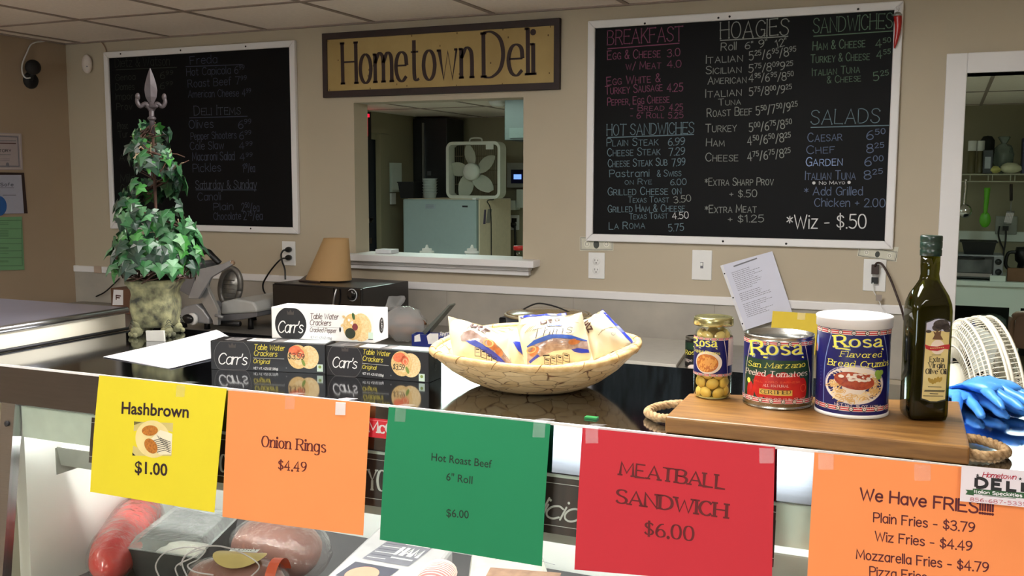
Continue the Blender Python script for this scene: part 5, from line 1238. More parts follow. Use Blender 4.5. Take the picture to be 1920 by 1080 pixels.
# ------------------------------------------------------------------ blue gloves beside the board
M_glove = mat('blue nitrile', (84, 160, 238), 0.38, col2=(60, 134, 222), scale=24, bump=.3, bscale=90, sss=.1)
def glove(label, wrist, tip, side, thumb, lift, spread=1.0, zo=0.0):
    W, T = V(wrist), V(tip); d = (T - W); L = d.length; d.normalize(); s = V((-d.y, d.x, 0)) * side
    t = thing('rubber_glove', label, 'glove', (W + T) / 2, 'blue gloves beside the board')
    mb = MB().use(M_glove, True)
    def P(u, v, z): return W + d * (u * L) + s * (v * L) + V((0, 0, CT + zo + z - W.z))
    # palm and cuff as one flattened sleeve
    rings = []
    for u, hw_, z0, th in ((0.0, .20, .004, .004), (.05, .205, .006, .007), (.18, .17, .010, .010), (.32, .19, .011, .011), (.46, .215, .010, .010), (.56, .20, .009, .008), (.60, .16, .008, .005)):
        rings.append([P(u + .03 * math.sin(3 * g), hw_ * math.cos(g) + .02 * math.sin(5 * u * 3), z0 + th * math.sin(g) * (1 + .25 * math.sin(4 * g + 9 * u)) + lift * math.sin(PI * u)) for g in [2 * PI * k / 20 for k in range(20)]])
    mb.loft(rings, cap=True)
    for k, (v0, ln, bend) in enumerate(((-.15, .34, -.10), (-.055, .40, -.03), (.045, .385, .03), (.145, .30, .10))):
        pts = [P(.50, v0 * .9, .010 + lift * .9), P(.62, v0 + bend * .3 * spread, .010 + lift * .5), P(.62 + ln * .5, v0 + bend * .9 * spread, .009 + lift * .2), P(.60 + ln, v0 + bend * 1.6 * spread, .0065)]
        mb.tube(pts, lambda q: L * (.052 - .018 * q) * (1 if q < .93 else .6), n=10, cr=5)
    pts = [P(.24, .15 * thumb, .011), P(.36, .26 * thumb, .010), P(.48, .33 * thumb, .008), P(.58, .35 * thumb, .0065)]
    mb.tube(pts, lambda q: L * (.058 - .02 * q) * (1 if q < .92 else .6), n=10, cr=5)
    o = mb.build('glove_skin', t)
    for v in o.data.vertices:
        w = v.co + t.location
        v.co.z += .0022 * mnoise.noise(w * 45); 
        if v.co.z + t.location.z < CT + .0005: v.co.z = CT + .0005 - t.location.z
    mb = MB().use(M_glove, True)
    mb.tube([P(.0, .20 * math.cos(g), .005 + .004 * math.sin(g)) for g in [2 * PI * k / 20 for k in range(21)]], .0014, n=6, cr=0); mb.build('cuff_bead', t)
glove('lower blue glove lying flat next to the wooden board', onZ(1790, 735, CT + .006), onZ(1868, 784, CT + .006), 1, 1, .008)
glove('upper blue glove with fingers pointing right on the counter', onZ(1812, 733, CT + .02), onZ(1935, 776, CT + .02), 1, 1, .012, .6, .021)
# ------------------------------------------------------------------ writing boards on the back wall
YW = D
def wallq(tl, tr, br, bl, off):
    return [onY(x, y, D - off) for x, y in (tl, tr, br, bl)]
M_slate = mat('chalk board', (12, 12, 14), 0.6, var=.15, scale=6, spec=.15)
M_screw = mat('screw head', (20, 18, 18), .4, metal=.5)
def board(label, x0, x1, z0, z1, screws, fw=.031):
    t = thing('menu_board', label, 'menu board', ((x0 + x1) / 2, D, (z0 + z1) / 2), 'framed chalk menu boards on the back wall')
    MB().use(M_slate).box(x0 + fw * .8, x1 - fw * .8, D - .012, D - .0005, z0 + fw * .8, z1 - fw * .8).build('slate', t)
    mb = MB().use(M_white)
    b = D - .0005; f = D - .022
    def bar(p):     # mitred bars
        mb.hexa([V((x, f, z)) for x, z in p] + [V((x, b, z)) for x, z in p])
    bar([(x0, z0), (x1, z0), (x1 - fw, z0 + fw), (x0 + fw, z0 + fw)]); bar([(x0 + fw, z1 - fw), (x1 - fw, z1 - fw), (x1, z1), (x0, z1)])
    bar([(x0, z0), (x0 + fw, z0 + fw), (x0 + fw, z1 - fw), (x0, z1)]); bar([(x1 - fw, z0 + fw), (x1, z0), (x1, z1), (x1 - fw, z1 - fw)])
    fr = mb.build('frame', t, bevel=.004)
    for x, y in screws:
        p = onY(x, y, D - .0225); MB().use(M_screw).lathe([(.0045, 0), (.004, .0015), (.001, .002)], M=frame(p, (1, 0, 0), (0, -1, 0)), n=12, cap=True).build('screw', fr)
    a = Art(Flat(V((x0, D - .0123, z1)), V((x1, D - .0123, z1)), V((x1, D - .0123, z0)), V((x0, D - .0123, z0))))
    return t, a
rx0, rx1, rz0, rz1 = onY(1105, 42, D).x, onY(1694, 3, D).x + .002, onY(1390, 459, D).z - .001, onY(1395, 22, D).z
t, a = board('right chalk menu board listing breakfast, hoagies, sandwiches and salads', rx0, rx1, rz0, rz1, [(1209, 44), (1347, 33.5), (1609, 17), (1355.5, 452.5), (1474, 457), (1368, 31)])
CP = mat('pink chalk', (132, 72, 100), .9); CT_ = mat('blue grey chalk', (108, 130, 140), .9); CW = mat('grey chalk', (146, 150, 144), .9); CG = mat('green chalk', (96, 122, 100), .9); CB = mat('blue chalk', (100, 114, 142), .9); CWW = mat('white chalk', (216, 216, 216), .9)
def ch(txt, p0, p1, h, m, dots=False, w=.095, caps=True, gap=1.3): a.text(txt, p0, p1, h, m, style='chalk', w=w, jit=.35, caps=caps, dots=dots, gap=gap)
def ul(p0, p1, m): a.line([p0, p1], .0038, m)
ch('BREAKFAST', (1139, 84), (1280, 76), 26, CP, True, .06); ul((1139, 91.5), (1274, 81), CP)
for l in (('Egg & Cheese', (1139, 112), (1238, 107), 16), ('3.0', (1251, 107), (1275, 104), 14), ('w/ Meat', (1174, 131), (1239, 128), 14), ('4.0', (1251, 127), (1277, 126), 13), ('Egg White &', (1138, 160), (1238, 153), 15),
    ('Turkey Sausage', (1135, 177), (1242, 170), 15), ('4.25', (1251, 172), (1280, 171), 15), ('Pepper, Egg Cheese', (1139, 198), (1255, 192), 14), ('- Bread', (1182, 208), (1245, 207), 11), ('4.25', (1255, 207), (1280, 207), 12),
    ('- 6" Roll', (1182, 222), (1245, 221), 11), ('5.25', (1253, 222), (1281, 221), 11)): ch(*l, CP)
ch('HOT SANDWICHES', (1138, 254), (1301, 250), 20, CT_, True, .065); ul((1139, 258), (1301, 252), CT_)
for l in (('Plain Steak', (1138, 274), (1234, 272), 14), ('6.99', (1253, 273), (1284, 272), 14), ('7.29', (1254, 292), (1284, 290), 14), ('7.99', (1260, 312), (1285, 310), 14), ('on Rye', (1172, 346), (1222, 345), 10), ('6.00', (1257, 347), (1287, 346), 11),
    ('Grilled Cheese on', (1140, 366), (1277, 364), 14), ('Texas Toast', (1178, 380), (1254, 379), 11), ('Grilled Ham & Cheese', (1140, 398), (1284, 396), 13), ('Texas Toast', (1180, 411), (1252, 409), 11),
    ('La Roma', (1142, 430), (1209, 428), 13), ('5.75', (1254, 434), (1282, 432), 13), ('Cheese Steak', (1139, 293), (1238, 290), 14), ('Cheese Steak Sub', (1140, 313), (1251, 310), 14), ('& Swiss', (1232, 331), (1277, 330), 12)): ch(*l, CT_)
ch('Pastrami', (1143, 332), (1217, 331), 13, CT_, caps=False); ch('3.50', (1264, 381), (1296, 377), 12, CW); ch('4.50', (1261, 411), (1291, 409), 12, CWW)
ch('HOAGIES', (1351, 73), (1478, 65), 30, CW, True, .055); ul((1350, 76), (1478, 68), CW)
for l in (('6"', (1397, 92), (1412, 90), 13), ('9"', (1425, 90), (1440, 86), 14), ('12"', (1455, 90), (1476, 84), 14), ('Italian', (1324, 119), (1392, 115), 15), ('5^25^/6^95^/8^95^', (1405, 113), (1492, 104), 16),
    ('Sicilian', (1324, 139), (1390, 136), 14), ('5^75^/8^09^9^25^', (1404, 136), (1486, 130), 15), ('American', (1327, 158), (1399, 155), 14), ('4^95^/6^95^/8^50^', (1404, 154), (1487, 150), 15), ('Italian', (1323, 183), (1390, 179), 15),
    ('5^75^/8^00^/9^25^', (1405, 180), (1484, 174), 15), ('Tuna', (1347, 198), (1389, 196), 12), ('Roast Beef', (1326, 219), (1410, 215), 15), ('5^50^/7^50^/9^25^', (1418, 216), (1495, 207), 16), ('Turkey', (1323, 248), (1381, 246), 15),
    ('5^00^/6^75^/8^50^', (1405, 247), (1484, 240), 16), ('Ham', (1324, 274), (1358, 274), 14), ('4^50^/6^50^/8^25^', (1402, 272), (1482, 265), 16), ('Cheese', (1323, 302), (1384, 302), 15), ('4^75^/6^75^/8^25^', (1402, 302), (1482, 294), 16),
    ('*Extra Sharp Prov', (1322, 348), (1450, 347), 14), ('+ $.50', (1368, 370), (1419, 369), 13), ('*Extra Meat', (1322, 399), (1418, 398), 14), ('+ $1.25', (1365, 417), (1432, 416), 13)): ch(*l, CW)
ch('Roll', (1352, 95), (1380, 93), 14, CW, caps=False)
ch('SANDWICHES', (1525, 62), (1673, 52), 27, CG, True, .055); ul((1525, 68), (1674, 58), CG)
for l in (('Ham & Cheese', (1524, 94), (1622, 88), 16), ('4^50^', (1642, 90), (1670, 86), 15), ('Turkey & Cheese', (1520, 118), (1630, 112), 15), ('4^55^', (1644, 110), (1669, 108), 15), ('Italian Tuna', (1523, 142), (1612, 136), 14), ('& Cheese', (1551, 156), (1614, 152), 13), ('5^25^', (1638, 152), (1666, 148), 16)): ch(*l, CG)
ch('SALADS', (1521, 233), (1648, 230), 26, CT_, True, .055); ul((1520, 239), (1667, 235), CT_)
for l in (('Caesar', (1515, 266), (1579, 263), 16), ('6^50^', (1625, 262), (1659, 259), 17), ('Chef', (1513, 289), (1565, 286), 15), ('8^25^', (1625, 287), (1657, 284), 16), ('6^00^', (1621, 311), (1655, 310), 17), ('Italian Tuna', (1510, 337), (1604, 336), 16), ('8^25^', (1621, 337), (1655, 333), 16)): ch(*l, CB)
ch('Garden', (1511, 311), (1579, 310), 16, mat('bright blue chalk', (150, 172, 214), .9))
ch('* Add Grilled', (1508, 366), (1617, 366), 15, CB, caps=False); ch('Chicken + 2.00', (1527, 387), (1659, 388), 15, CB, caps=False)
ch('No Mayo', (1536, 346), (1584, 345), 6, CWW, w=.16, caps=True); a.ell((1526, 343), .006, .006, CWW); a.ell((1592, 342), .006, .006, CWW)
ch('*Wiz - $.50', (1475, 428), (1624, 428), 25, CWW, caps=False, w=.085)
a.build('chalk_writing', t)
# left board
lx0, lx1, lz0, lz1 = onY(199, 100, D).x, onY(560, 250, D).x, onY(446, 435, D).z, onY(400, 86, D).z
t, a = board('left chalk menu board behind the ivy topiary', lx0, lx1, lz0, lz1, [(226, 101), (338.5, 94.3), (460.5, 87), (350, 425), (470, 428.5)])
DK = mat('faded blue chalk', (62, 68, 86), .9); DG = mat('faded green chalk', (44, 52, 44), .9)
ch('Dietz & Watson', (216, 126), (318, 122), 16, DG, True, .055, caps=False); ul((217, 131), (332, 126), DG)
for l in (('Genoa', (217, 151), (254, 149), 11), ('6^99^', (300, 148), (324, 146), 13), ('Domes', (217, 169), (252, 168), 12), ('6^99^', (300, 167), (324, 165), 12), ('Impor', (217, 187), (250, 186), 12), ('Prov', (219, 206), (248, 205), 12), ('Prosc', (221, 242), (240, 241), 12), ('Tur', (222, 258), (240, 257), 12),
    ('Ace', (224, 302), (252, 301), 12), ('Mild', (226, 342), (253, 341), 15), ('Coop', (227, 361), (256, 360), 15), ('Swi', (230, 378), (250, 378), 12)): ch(*l, DG, caps=False)
ch('Freda', (357, 121), (407, 118), 15, DK, False, .075, caps=False); ul((348, 125), (455, 121), DK)
for l in (('Hot Capicola 6^99^', (350, 142), (458, 137), 14), ('Roast Beef 7^99^', (353, 164), (462, 157), 14), ('American Cheese 4^99^', (353, 183), (470, 180), 13), ('Olives', (355, 241), (400, 239), 15), ('6^99^', (447, 241), (471, 239), 15), ('Pepper Shooters', (358, 262), (443, 259), 13), ('6^99^', (449, 261), (471, 259), 14),
    ('Cole Slaw', (357, 281), (420, 279), 14), ('4^99^', (449, 280), (473, 279), 13), ('Macaroni Salad', (361, 301), (440, 300), 15), ('4^99^', (450, 301), (473, 300), 13), ('Pickles', (362, 323), (414, 321), 15), ('1^29^/ea', (455, 323), (478, 322), 15),
    ('Canoli', (371, 376), (414, 375), 14), ('Plain', (401, 394), (437, 393), 13), ('2^50^/ea', (453, 396), (486, 396), 15), ('Chocolate', (401, 412), (452, 411), 13), ('2^75^/ea', (457, 412), (492, 412), 15)): ch(*l, DK, caps=False, w=.085)
ch('Deli Items', (364, 216), (451, 214), 17, mat('mid chalk', (78, 84, 98), .9), True, .06); ul((355, 221), (464, 218), DK)
ch('Saturday & Sunday', (367, 354), (481, 353), 15, mat('mid chalk', (78, 84, 98), .9), True, .07, caps=False); ul((367, 356), (481, 356), DK)
a.build('chalk_writing', t)
# wooden name sign
q = wallq((603, 63), (1050, 33.5), (1049, 167), (607, 184), .02)
xa, xb = (q[0].x + q[3].x) / 2, (q[1].x + q[2].x) / 2; z1a, z0a = (q[0].z + q[1].z) / 2, (q[2].z + q[3].z) / 2
t = thing('name_sign', 'aged cream wooden sign reading Hometown Deli above the serving hatch', 'sign', ((xa + xb) / 2, D, (z0a + z1a) / 2))
M_sign = mat('aged cream paint', (178, 154, 98), .6, col2=(160, 134, 80), scale=5, detail=7)
M_sfr = mat('dark brown frame', (42, 26, 24), .55, var=.15)
MB().use(M_sign).box(xa + .01, xb - .01, D - .018, D - .0005, z0a + .01, z1a - .01).build('panel', t)
mb = MB().use(M_sfr); fw = .026
mb.box(xa, xb, D - .024, D - .001, z0a, z0a + fw * 1.15); mb.box(xa, xb, D - .024, D - .001, z1a - fw * 1.15, z1a); mb.box(xa, xa + fw, D - .0238, D - .001, z0a + fw, z1a - fw); mb.box(xb - fw, xb, D - .0238, D - .001, z0a + fw, z1a - fw)
mb.build('frame', t, bevel=.002)
a = Art(Flat(V((xa, D - .0183, z1a)), V((xb, D - .0183, z1a)), V((xb, D - .0183, z0a)), V((xa, D - .0183, z0a))))
MI = mat('brown lettering', (44, 24, 22), .6)
a.text('Hometown', (643, 158), (885, 146), 78, MI, style='serif', w=.10, gap=1.35); a.text('Deli', (907, 145), (1000, 140), 84, MI, style='serif', w=.10, gap=1.25)
ag = mat('age spots', (96, 74, 36), .7)
for x, y in ((615, 77), (618, 169), (694, 166), (772, 67), (856, 160), (857, 62), (943, 55), (1032, 50), (1028, 66), (942, 157), (634, 113), (665, 85), (692, 131), (700, 123), (690, 142), (763, 161), (825, 86), (953, 70), (920, 118), (1030, 137), (744, 158), (861, 139)): a.ell((x, y), .0022 + (x % 3) * .0006, .003 + (y % 4) * .0008, ag, 1, n=10, rings=1)
a.build('lettering', t)
# red chilli ornament
p = onY(1684, 40, D - .034)
t = thing('chilli_ornament', 'red glass chilli pepper ornament hanging at the right board corner', 'ornament', p)
mb = MB().use(mat('chilli red', (176, 24, 26), .25, spec=.7), True)
def sp(x, y, o=.036): return onY(x, y, D - o)
mb.tube([sp(1683, 30), sp(1684, 45), sp(1683, 60), sp(1680, 76), sp(1677, 91)], lambda s_: .0135 * (1 - s_) ** .55 + .001, n=14); mb.build('pod', t)
mb = MB().use(M_steel, True); mb.lathe([(.001, .014), (.008, .012), (.015, .004), (.016, 0), (.013, -.004)], c=sp(1683, 29), n=16); mb.build('cap', t)
mb = MB().use(M_chrome, True); mb.tube([sp(1683, 22), sp(1680, 17), sp(1683, 12), sp(1686, 17), sp(1683, 22)], .0012, n=6); mb.build('hook', t)

# ------------------------------------------------------------------ switches, sockets, banknotes, list
def plate(name, label, cat, px, py, w, h, kind, group=None):
    c = onY(px, py, D); t = thing(name, label, cat, c, group)
    MB().use(M_wplast).box(c.x - w / 2, c.x + w / 2, D - .006, D - .0003, c.z - h / 2, c.z + h / 2).build('cover_plate', t, bevel=.003)
    if kind == 'outlet':
        for dz in (.0195, -.0195):
            mb = MB().use(M_wplast).lathe([(.0165, 0), (.0165, .0015), (.0155, .002)], M=frame((c.x, D - .006, c.z + dz), (1, 0, 0), (0, -1, 0)), n=20); r = mb.build('receptacle', t)
            mb = MB().use(M_blackm)
            mb.box(c.x - .0075, c.x - .0055, D - .0088, D - .0082, c.z + dz, c.z + dz + .008); mb.box(c.x + .0055, c.x + .0075, D - .0088, D - .0082, c.z + dz, c.z + dz + .007)
            mb.lathe([(.0026, 0), (.0026, .0005)], M=frame((c.x, D - .0083, c.z + dz - .007), (1, 0, 0), (0, -1, 0)), n=10); mb.build('slots', r)
    else:
        MB().use(M_grey).box(c.x - .006, c.x + .006, D - .0068, D - .006, c.z - .013, c.z + .013).build('slot', t)
        MB().use(M_wplast).box(c.x - .0045, c.x + .0045, D - .014, D - .0068, c.z - .002, c.z + .011).build('toggle', t, bevel=.001)
    return t, c
plate('wall_outlet', 'white wall outlet with nothing plugged in under the left banknote', 'outlet', 1119, 498, .073, .112, 'outlet', 'white outlets on the back wall')
plate('light_switch', 'white light switch on the wall between outlet and paper list', 'switch', 1316.5, 497, .082, .122, 'switch')
t, c2_ = plate('wall_outlet', 'white wall outlet with brown and white cords at the right', 'outlet', 1640, 516, .082, .122, 'outlet', 'white outlets on the back wall')
t, c1_ = plate('wall_outlet', 'white wall outlet with two black plugs above the microwave', 'outlet', 542.5, 475, .078, .118, 'outlet', 'white outlets on the back wall')
def cord(name, label, pts, r, m, plug=None, cat='cord', group=None):
    t = thing(name, label, cat, pts[0], group)
    MB().use(m, True).tube(pts, r, n=8, cr=8).build('cable', t)
    if plug: plug.build('plug', t)
    return t
def wp(x, y, o=.03): return onY(x, y, D - o)
for (l, y0_, pts) in (('black power cord from the upper socket down to the microwave', 468, [(538, 468, .03), (531, 470, .045), (527, 478, .05), (529, 490, .05), (534, 505, .06), (535, 524, .07)]),
                      ('black power cord from the lower socket looping left of the microwave', 483, [(537, 484, .03), (527, 486, .085), (514, 499, .09), (501, 517, .09), (493, 534, .09), (497, 550, .08), (512, 562, .14)])):
    c = wp(541, y0_, .02)
    mb = MB().use(M_black, True).loft([[c + V((math.cos(g) * r, -z, math.sin(g) * r)) for g in [2 * PI * k / 14 for k in range(14)]] for r, z in ((.012, -.012), (.014, 0), (.013, .010), (.008, .02), (.004, .026))], cap=True)
    cord('power_cord', l, [wp(*p) for p in pts], .0042, M_black, mb, group='black cords at the left socket')
M_bcord = mat('brown cord', (50, 32, 26), .5)
c = wp(1641, 505, .02)
mb = MB().use(M_bcord).box(c.x - .013, c.x + .013, D - .034, D - .008, c.z - .018, c.z + .018)
cord('power_cord', 'dark brown power cord curving from the right socket behind the bottle', [wp(1640, 500, .034), wp(1645, 493, .04), wp(1655, 497, .045), wp(1668, 520, .05), wp(1680, 550, .06), (wp(1692, 585, .10)), wp(1705, 640, .2)], .0042, M_bcord, mb)
c = wp(1640, 527, .02)
mb = MB().use(M_black).box(c.x - .012, c.x + .012, D - .022, D - .008, c.z - .010, c.z + .014)
t = cord('charger_cord', 'thin white cord with a grey tag hanging from the right socket', [wp(1637, 530, .024), wp(1638, 545, .03), wp(1646, 560, .03), wp(1655, 578, .03), wp(1672, 600, .04)], .002, M_wplast, mb)
c = wp(1648, 558, .034); MB().use(mat('grey tag', (150, 140, 132), .6)).box(c.x - .011, c.x + .010, c.y - .004, c.y, c.z - .012, c.z + .011, M=None).build('cord_tag', t)
def bill(label, cs, flip):
    cc = [onY(x, y, D - .003) for x, y in cs]
    t = thing('banknote', label, 'banknote', sum(cc, V()) / 4, 'banknotes tucked under the right menu board')
    fl = Flat(*cc); mb = MB().use(mat('note paper', (206, 204, 188), .8)); fl.surf(mb, 2, 1); fl.surf(mb, 2, 1, -.0003); mb.build('note', t)
    a = Art(fl); g = mat('note grey', (110, 112, 104), .8); dk = mat('note dark', (70, 74, 70), .8)
    w = (fl.c[1][0]); h = fl.c[3][1]
    for i0, o in ((.03, .0016), (.06, .0007)):
        pts = [(w * i0, h * i0 * 2), (w * (1 - i0), h * i0 * 2), (w * (1 - i0), h * (1 - i0 * 2)), (w * i0, h * (1 - i0 * 2))]; a.line(pts + [pts[0]], o, g if i0 > .04 else dk, 1, px=False)
    a.ell((w * .5, h * .45), h * .22, h * .3, dk, 2, px=False)
    for u in (.22, .80): a.ell((w * u, h * .48), h * .22, h * .24, mat('note pale', (226, 224, 210), .8), 2, px=False); a.ring((w * u, h * .48), h * .12, h * .14, .0014, dk, 3, px=False)
    a.build('engraving', t)
bill('banknote under the lower left corner of the right board', [(1087, 444), (1150, 444), (1150, 470), (1087, 470)], 0)
bill('banknote under the lower right corner of the right board', [(1610, 461), (1685, 463), (1681, 491), (1607, 480)], 1)
# typed list in a sleeve on the wall
q = [onY(1354, 497, D - .02), onY(1448, 471, D - .02), onY(1487, 590, D - .03), onY(1390, 622, D - .06)]
n_ = (q[1] - q[0]).cross(q[3] - q[0])
q[3] = onY(1394, 620, D - .03)
t = thing('paper_list', 'tilted white typed list in a plastic sleeve taped to the wall', 'paper list', sum(q, V()) / 4)
fl = Flat(*q); mb = MB().use(mat('list paper', (214, 216, 232), .7, var=.01)); fl.surf(mb, 2, 2); fl.surf(mb, 2, 2, -.0006); mb.build('sheet', t)
a = Art(fl); w = fl.c[1][0]; h = fl.c[3][1]; rl = random.Random(4)
a.rect(w * .24, h * .915, w * .72, h * .935, M_grey, 2)
for i in range(26):
    if i in (11, 17): continue
    y = h * (.84 - i * .027); x = w * .16; k = 0
    L_ = w * rl.uniform(.28, .62)
    while k < L_:
        d = rl.uniform(.004, .012); a.rect(x + k, y, x + min(k + d, L_), y + .0020, mat('typed grey', (128, 128, 140), .8), 2); k += d + .0022
a.build('typed_lines', t)
mb = MB().use(mat('sleeve strip', (226, 226, 232), .3)); a2 = [fl.to3((0, 0), .001), fl.to3((w * .055, 0), .001), fl.to3((w * .055, h), .001), fl.to3((0, h), .001)]; mb.quad(*a2)
mb.use(M_ink)
for v in (.1, .5, .87):
    c = fl.to3((w * .028, h * v), .0015); mb.lathe([(.003, 0), (.003, .0004)], M=frame(c, fl.U, fl.N), n=10)
mb.build('sleeve_edge', t)
# yellow folder leaning against the wall
q = [onY(1448, 583, 3.90), onY(1533, 583, 3.90), onY(1533, 700, 3.82), onY(1448, 700, 3.82)]
q = [V((q[0].x, 3.97, onY(1448, 584, 3.97).z)), V((onY(1535, 584, 3.97).x, 3.97, onY(1448, 584, 3.97).z)), V((onY(1535, 640, 3.9).x, 3.9, .9915)), V((q[0].x, 3.9, .9915))]
q[0] = V((onY(1449, 584, 3.97).x, 3.97, onY(1449, 583, 3.97).z)); q[3] = V((q[0].x, 3.9, .9915)); q[2] = V((q[1].x, 3.9, .9915))
t = thing('yellow_folder', 'yellow card folder leaning on the wall behind the tins', 'folder', q[3])
fl = Flat(*q); mb = MB().use(mat('yellow card', (226, 196, 40), .6, var=.02)); fl.surf(mb, 1, 1); fl.surf(mb, 1, 1, -.003); mb.build('cover', t)
mb = MB().use(M_tape); w = fl.c[1][0]; h = fl.c[3][1]; mb.quad(fl.to3((w * .55, h - .03), .001), fl.to3((w * .72, h - .03), .001), fl.to3((w * .72, h), .001), fl.to3((w * .55, h), .001)); mb.build('tape', t)

# ------------------------------------------------------------------ back counter and what stands on it
BCZ = .99
t = thing('back_counter', 'steel work counter along the back wall under the rail', 'counter', (-2.0, 3.7, 0))
MB().use(mat('counter steel', (150, 146, 138), .38, metal=.55, var=.06)).box(-4.30, -.25, 3.32, D - .007, BCZ - .04, BCZ).build('worktop', t, bevel=.004)
MB().use(mat('brown cabinet', (112, 84, 62), .6)).box(-4.28, -.27, 3.37, D - .01, .08, BCZ - .041).build('cabinet', t)
MB().use(M_dark).box(-4.25, -.3, 3.42, D - .02, 0, .079).build('plinth', t)
q = [onZ(1300, 646, BCZ), onZ(1268, 692, BCZ), onZ(1100, 676, BCZ), onZ(1130, 634, BCZ)]
hh = V((0, 0, .016))
tag(MB().use(mat('grey cutting board', (186, 182, 172), .45, var=.04)).hexa([p + V((0, 0, .0006)) for p in q] + [p + hh for p in q]).build('chopping_board', bevel=.003), 'grey plastic chopping board on the back counter behind the basket', 'chopping board')
# microwave
ma, mb_ = onY(510, 528, 3.56), onY(677, 544, 3.53)
ztop = (ma.z + mb_.z) / 2
x = V((mb_.x - ma.x, mb_.y - ma.y, 0)); mwid = x.length; x.normalize(); y = V((-x.y, x.x, 0)); A = V((ma.x, ma.y, BCZ)); dep = .36
t = thing('microwave', 'black microwave oven on the back counter under the outlet', 'microwave', A + x * mwid / 2 + y * dep / 2)
def mwp(u, v, z): return A + x * u + y * v + V((0, 0, z))
hz = ztop - BCZ
def mbox(mb, u0, u1, v0, v1, z0, z1): mb.hexa([mwp(u0, v0, z0), mwp(u1, v0, z0), mwp(u1, v1, z0), mwp(u0, v1, z0), mwp(u0, v0, z1), mwp(u1, v0, z1), mwp(u1, v1, z1), mwp(u0, v1, z1)]); return mb
M_mw = mat('glossy black enamel', (14, 14, 16), .16, spec=.6, var=.1); M_mwt = mat('microwave shell', (34, 32, 32), .3, var=.1)
mbox(MB().use(M_mwt), 0, mwid, .012, dep, .008, hz).build('housing', t, bevel=.003)
mbox(MB().use(M_mw), .002, mwid * .70, 0, .0115, .012, hz - .004).build('door', t, bevel=.002)
mbox(MB().use(M_mw), mwid * .705, mwid - .002, 0, .0115, .012, hz - .004).build('control_panel', t, bevel=.002)
kc = onP(661, 553, A, y)
MB().use(M_mw, True).lathe([(.022, 0), (.022, .010), (.019, .013), (.001, .013)], M=frame(kc - y * .001, x, -y), n=28).build('dial', t)
MB().use(mat('silver ring', (226, 226, 228), .35, metal=.2), True).tube([kc + x * .0235 * math.cos(2 * PI * k / 32) + V((0, 0, 1)) * .0245 * math.sin(2 * PI * k / 32) - y * .003 for k in range(33)], .0018, n=8, cr=0).build('dial_ring', t)
MB().use(M_steel, True).tube([onP(634, 541, A, y) - y * .012, onP(633, 556, A, y) - y * .022, onP(631, 572, A, y) - y * .022, onP(630, 590, A, y) - y * .012], .004, n=8).build('handle', t)
for u in (.04, mwid - .04):
    for v in (.04, dep - .04): MB().use(M_black).lathe([(.012, 0.0002), (.012, .0085)], c=mwp(u, v, 0), n=12).build('foot', t)
# dark tray and kraft cone on the microwave
pz = ztop + .0004
q = [onZ(560, 528, pz), onZ(600, 531, pz), onZ(606, 520, pz), onZ(574, 518, pz)]
tag(MB().use(mat('dark brown tray', (52, 40, 38), .4)).hexa([p for p in q] + [p + V((0, 0, .006)) for p in q]).build('tray', bevel=.001), 'thin dark tray lying under the paper cone on the microwave', 'tray')
M_kraft = mat('kraft card', (176, 142, 96), .75, var=.04, scale=6)
b0 = onZ(617, 526, ztop + .007); b0 = V((b0.x, b0.y + .045, ztop + .0068))
kl, kr = onY(577, 527, b0.y), onY(656, 528, b0.y); tl_, tr_ = onY(609, 446, b0.y), onY(652, 446, b0.y)
t = thing('paper_cone', 'tan kraft paper cone cut at the top, standing on the microwave', 'paper cone', b0)
rings = []
cx0, r0, cx1, r1 = (kl.x + kr.x) / 2, (kr.x - kl.x) / 2, (tl_.x + tr_.x) / 2, (tr_.x - tl_.x) / 2
for s_ in (0, 1):
    for i in range(7):
        q = i / 6 if s_ == 0 else 1 - i / 6
        rr_ = r0 + (r1 - r0) * q - s_ * .0012; cx = cx0 + (cx1 - cx0) * q
        rings.append([V((cx + rr_ * math.cos(g), b0.y + rr_ * .7 * math.sin(g), b0.z + (tl_.z - b0.z) * q)) for g in [2 * PI * k / 40 for k in range(40)]])
MB().use(M_kraft, True).loft(rings).build('cone', t)
# plastic bag of rolls
M_cling = glass('plastic bag', (236, 236, 236), rough=.12, bump=1.0, bscale=26, haze=.26)
bp = onZ(765, 655, BCZ + .06); bp = V((onY(758, 610, 3.52).x, 3.52, BCZ))
t = thing('bread_bag', 'clear plastic bag of rolls beside the foil box on the back counter', 'bag', bp)
MB().use(M_cling, True).ball(bp + V((0, 0, .075)), (.095, .07, .072), 22, 14, fn=lambda d: 1 + .16 * mnoise.noise(d * 2.6) + .05 * mnoise.noise(d * 9)).build('film', t)
mb = MB().use(M_cling, True)
rings = [[bp + V((-.07 + .03 * u + (.02 + .016 * u) * math.cos(g), .01, .13 + .035 * u + (.012 + .016 * u) * math.sin(g) * (1 + .2 * math.sin(3 * g)))) + V((0, .02 * math.sin(2 * g), 0)) for g in [2 * PI * k / 16 for k in range(16)]] for u in (0, .5, 1)]
mb.loft(rings); mb.build('gathered_neck', t)
for k, (dx, dz, c_) in enumerate(((-.04, .045, (128, 88, 56)), (.025, .05, (146, 98, 60)), (.0, .09, (134, 82, 48)), (.05, .085, (112, 70, 44)))):
    tag(MB().use(mat('roll crust %d' % k, c_, .7), True).ball(bp + V((dx, 0, dz)), (.046, .03, .021), 18, 10, fn=lambda d, k=k: 1 + .28 * mnoise.noise(d * 2.4 + V((k * 3, 0, 0)))).build('bread_roll'), 'brown bread roll inside the clear plastic bag', 'bread roll', 'rolls in the plastic bag')
